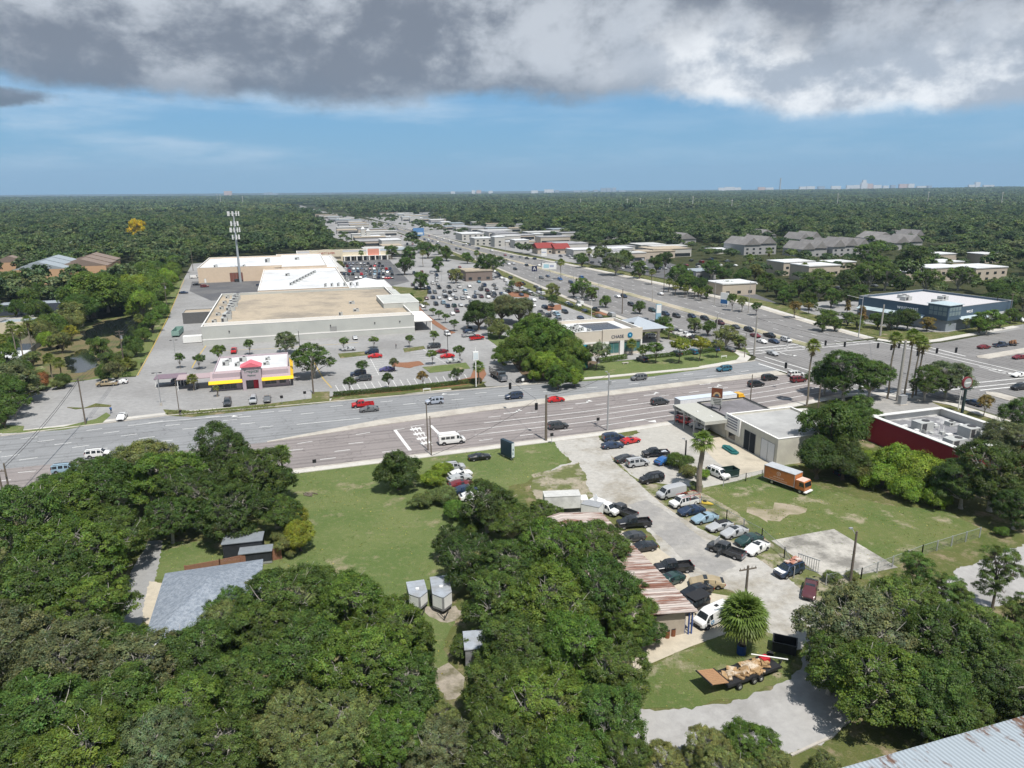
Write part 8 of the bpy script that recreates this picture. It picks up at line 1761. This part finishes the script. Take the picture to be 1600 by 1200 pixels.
X, Y, Z = sx.outputs; hz = mt('SQRT', mt('ADD', mt('MULTIPLY', X, X), mt('MULTIPLY', Y, Y))); hz = mt('MAXIMUM', hz, .05)
tx, ty, te = mt('DIVIDE', X, hz), mt('DIVIDE', Y, hz), mt('DIVIDE', Z, hz)
cv = N.new('ShaderNodeCombineXYZ'); L.new(tx, cv.inputs[0]); L.new(ty, cv.inputs[1]); L.new(mt('MULTIPLY', te, 1.5), cv.inputs[2]); V3 = cv.outputs[0]
cv2 = N.new('ShaderNodeCombineXYZ'); L.new(tx, cv2.inputs[0]); L.new(ty, cv2.inputs[1]); L.new(mt('MULTIPLY', te, 6.0), cv2.inputs[2]); V9 = cv2.outputs[0]
SKYK = .10
skc = N.new('ShaderNodeVectorMath'); skc.operation = 'MULTIPLY'; L.new(sky.outputs[0], skc.inputs[0]); skc.inputs[1].default_value = (.44*SKYK,.66*SKYK,.84*SKYK)
# horizon: hazy paler blue
blue = mixc(mr(te, 0, .14, .6, .0), skc.outputs[0], (.15,.345,.53))
blue = mixc(.5, blue, (.165,.37,.60))
# thin cirrus veil, stronger to the left
veil = mt('MULTIPLY', mr(noise(V9, 3.2, 7, .62, 3), .42, .70), mr(tx, -.25, .25, .62, .22)); veil = mt('MULTIPLY', veil, mr(te, .012, .05))
blue = mixc(veil, blue, (.60,.70,.80))
puf = mt('MULTIPLY', mr(noise(V9, 26, 4, .6, 8), .62, .72), mt('MULTIPLY', mr(te, .008, .013), mr(te, .026, .018))); puf = mt('MULTIPLY', puf, mr(tx, -.05, -.3))
blue = mixc(mt('MULTIPLY', puf, .5), blue, (.70,.76,.82))
# main cloud deck: ragged lower edge
edge = mt('ADD', mt('MULTIPLY', mr(tx, .10, .42), -.040), .112); edge = mt('ADD', edge, mt('MULTIPLY', mr(tx, -.05, -.55), .002))
rag = mt('ADD', mt('MULTIPLY', mt('SUBTRACT', noise(V3, 4.0, 8, .62, 1), .5), .10), mt('MULTIPLY', mt('SUBTRACT', noise(V3, 16, 6, .65, 2), .5), .03))
hgt_ = mt('SUBTRACT', mt('ADD', te, rag), edge); cover = mr(hgt_, -.006, .020)
right = mr(mt('ADD', tx, mt('MULTIPLY', mt('SUBTRACT', noise(V3, 5, 5, .6, 5), .5), .35)), .08, .30)
shade = noise(V3, 6.5, 8, .62, 4, .2); fine = noise(V3, 13, 7, .62, 6)
body = mixc(mr(mt('ADD', mt('MULTIPLY', shade, .7), mt('MULTIPLY', fine, .3)), .42, .60), (.175,.20,.245), (.50,.535,.585))
body = mixc(mt('MULTIPLY', mr(hgt_, .05, .0), .75), body, (.14,.175,.228))        # dark flat base
body = mixc(mt('MULTIPLY', mr(hgt_, .10, .16), .25), body, (.27,.29,.335))
bright = mixc(mr(noise(V3, 8, 7, .62, 7), .42, .60), (.38,.43,.50), (.86,.88,.90))
rb_ = mt('MULTIPLY', right, mr(hgt_, .14, .05)); body = mixc(mt('MULTIPLY', rb_, .95), body, bright)
holes = mt('MULTIPLY', mr(noise(V3, 7, 5, .6, 9), .63, .70), mr(tx, .1, .4)); cover = mt('MULTIPLY', cover, mt('SUBTRACT', 1.0, mt('MULTIPLY', holes, .6)))
def sq(a, o_, r_): q_ = mt('DIVIDE', mt('SUBTRACT', a, o_), r_); return mt('MULTIPLY', q_, q_)
blob = mt('SUBTRACT', 1.0, mt('ADD', sq(tx, -.585, .085), sq(te, .104, .013))); blob = mt('ADD', blob, mt('MULTIPLY', mt('SUBTRACT', noise(V3, 22, 6, .65, 11), .5), 2.4))
bm_ = mr(blob, -.1, .7); cover = mt('MAXIMUM', cover, bm_); body = mixc(mt('MULTIPLY', bm_, mr(te, .108, .098)), body, (.13,.165,.21))
# overhead the deck breaks up
cover = mt('MULTIPLY', cover, mr(te, .45, 1.2, 1., .45))
allc = mixc(cover, blue, body)
L.new(allc, bg.inputs['Color']); bg.inputs['Strength'].default_value = 1.0
sun = bpy.data.lights.new('sun', 'SUN'); sun.energy = 4.6; sun.angle = R(.53); sun.color = (1,.955,.89); so = bpy.data.objects.new('sun', sun); COL.objects.link(so)
dirv = Vector((math.cos(EL)*.4472, -math.cos(EL)*.8944, math.sin(EL))); so.rotation_euler = dirv.to_track_quat('Z','Y').to_euler()
HAZE = True
if HAZE:
    mb = MB(); mb.box(-14000,14000,-60,13500,-3,420); m = bpy.data.materials.new('thin_haze'); m.use_nodes = True; n_ = m.node_tree.nodes; n_.remove(n_['Principled BSDF'])
    pv = n_.new('ShaderNodeVolumePrincipled'); pv.inputs['Color'].default_value = (.52,.74,1,1); pv.inputs['Density'].default_value = 7e-5; pv.inputs['Anisotropy'].default_value = 0.0
    m.node_tree.links.new(pv.outputs[0], n_['Material Output'].inputs['Volume']); hz_ = mb.obj('haze', m); hz_['kind'] = 'stuff'; hz_['label'] = 'thin pale blue air haze over the distant woods'; hz_['category'] = 'haze'
cam = bpy.data.cameras.new('camera'); co = bpy.data.objects.new('camera', cam); COL.objects.link(co); SC.camera = co
cam.sensor_width = 36; cam.sensor_fit = 'HORIZONTAL'; cam.lens = 36*F/1600; cam.clip_start = .5; cam.clip_end = 90000
f = Vector((0,math.cos(PIT),-math.sin(PIT))); Dn = Vector((0,-math.sin(PIT),-math.cos(PIT))); Xw = Vector((1,0,0)); c, s = math.cos(ROLL), math.sin(ROLL)
right_ = Xw*c+Dn*s; down_ = -Xw*s+Dn*c; up_ = -down_
M4 = Matrix(((right_.x,up_.x,-f.x,0),(right_.y,up_.y,-f.y,0),(right_.z,up_.z,-f.z,CAMZ),(0,0,0,1))); co.matrix_world = M4
vs_ = SC.view_settings; vs_.view_transform = 'Standard'; vs_.look = 'None'; vs_.exposure = .25; vs_.gamma = 1
SC.render.engine = 'CYCLES'; SC.cycles.max_bounces = 5; SC.cycles.diffuse_bounces = 3; SC.cycles.glossy_bounces = 2; SC.cycles.transmission_bounces = 3; SC.cycles.volume_bounces = 0; SC.cycles.use_denoising = True
SC.cycles.sample_clamp_indirect = 4; SC.cycles.use_adaptive_sampling = True; SC.cycles.adaptive_threshold = .02
# ================================================================ labels: make each single out one thing
LM = [('the leftmost road poles',(19,788)),('the left car park',(120,630)),('the canal',(170,545)),('the service road bend',(262,486)),('the pink restaurant',(395,600)),('the supermarket front wall',(480,540)),('the red pickup',(567,633)),('the car park exit',(780,600)),
 ('the large leafy tree clump',(850,570)),('the bank branch',(950,550)),('the blue office',(1440,505)),('the garage',(1150,680)),('the road junction',(1350,570)),('the red restaurant',(1450,690)),('the orange box truck',(1236,762)),('the concrete slab',(1300,865)),
 ('the rusty workshop',(960,880)),('the open lawn',(570,800)),('the paired grey trailers',(672,930)),('the blue roofed house',(320,940)),('the left driveway',(225,900)),('the two dark sheds',(395,860)),('the junk trailer',(1150,1055)),('the bushy palm',(1160,1000)),('the pale street corner',(1290,1130)),
 ('the bottom right metal roof',(1500,1170)),('the maroon sedan',(1265,927)),('the sandy path',(705,1060)),('the grass field',(1350,820)),('the big car park',(740,470)),('the party store',(530,410)),('the cell tower',(376,440)),('the peach apartments',(70,440)),
 ('the bank beyond the avenue',(1150,465)),('the red roofed shops',(865,400)),('the flat roofed apartments',(1500,440)),('the grey roofed condominiums',(1320,400)),('the navy sign',(835,440)),('the far avenue',(640,370)),('the pylon sign on the grass',(793,716)),('the hatched crossing',(660,690)),('the bottom left corner',(60,1170)),('the bottom edge centre',(620,1190)),('the left picture edge',(10,950)),('the right picture edge',(1590,960)),('the sedan row',(1120,830)),('the vine thicket',(1430,770))]
LMW = [(n_, P(*p)) for n_, p in LM]
ORD = ['first','second','third','fourth','fifth','sixth','seventh','eighth','ninth','tenth','eleventh','twelfth','thirteenth','fourteenth','fifteenth','sixteenth','seventeenth','eighteenth','nineteenth','twentieth']
from collections import defaultdict
bpy.context.view_layer.update()
def groups():
    d = defaultdict(list)
    for e in TOP: d[e[1]].append(e)
    return d
def nw(s): return len(s.split())
for lab, es in groups().items():
    if len(es) < 2 and nw(lab) > 3: continue
    if es[0][2] is False: continue
    if nw(lab) > 9: continue
    for e in es:
        p = e[0].matrix_world.translation; n_, q = min(LMW, key=lambda a: (a[1]-p).length/(1+.0*a[1].length)); dx, dy = p.x-q.x, p.y-q.y
        rel = ('left of' if dx < 0 else 'right of') if abs(dx) > abs(dy)*.8 else ('beyond' if dy > 0 else 'in front of')
        if (q-p).length < 7: rel = 'at'
        if n_.split()[-1] in lab and n_.endswith('avenue'): continue
        e[1] = f"{lab} {rel} {n_}"
for lab, es in groups().items():
    if len(es) < 2 or es[0][2] is False: 
        if len(es) > 1:
            for e in es: e[0]['group'] = e[0].get('group') or lab.split(' on the')[0]
        continue
    es.sort(key=lambda e: proj(e[0].matrix_world.translation)[0])
    if len(es) <= 20:
        for i, e in enumerate(es): e[1] = f"{lab}, {ORD[i]} from left"
    else:
        for e in es: e[0]['group'] = e[0].get('group') or e[0]['category']+' '+' '.join(lab.split()[-5:])
for o, lab, n_ in TOP:
    ww = lab.split()
    o['label'] = ' '.join(ww[:16])
print('INFO objects', len(bpy.data.objects), 'top', len(TOP))
from collections import Counter
print('INFO dup labels', [x for x in Counter(e[1] for e in TOP).most_common(6)])
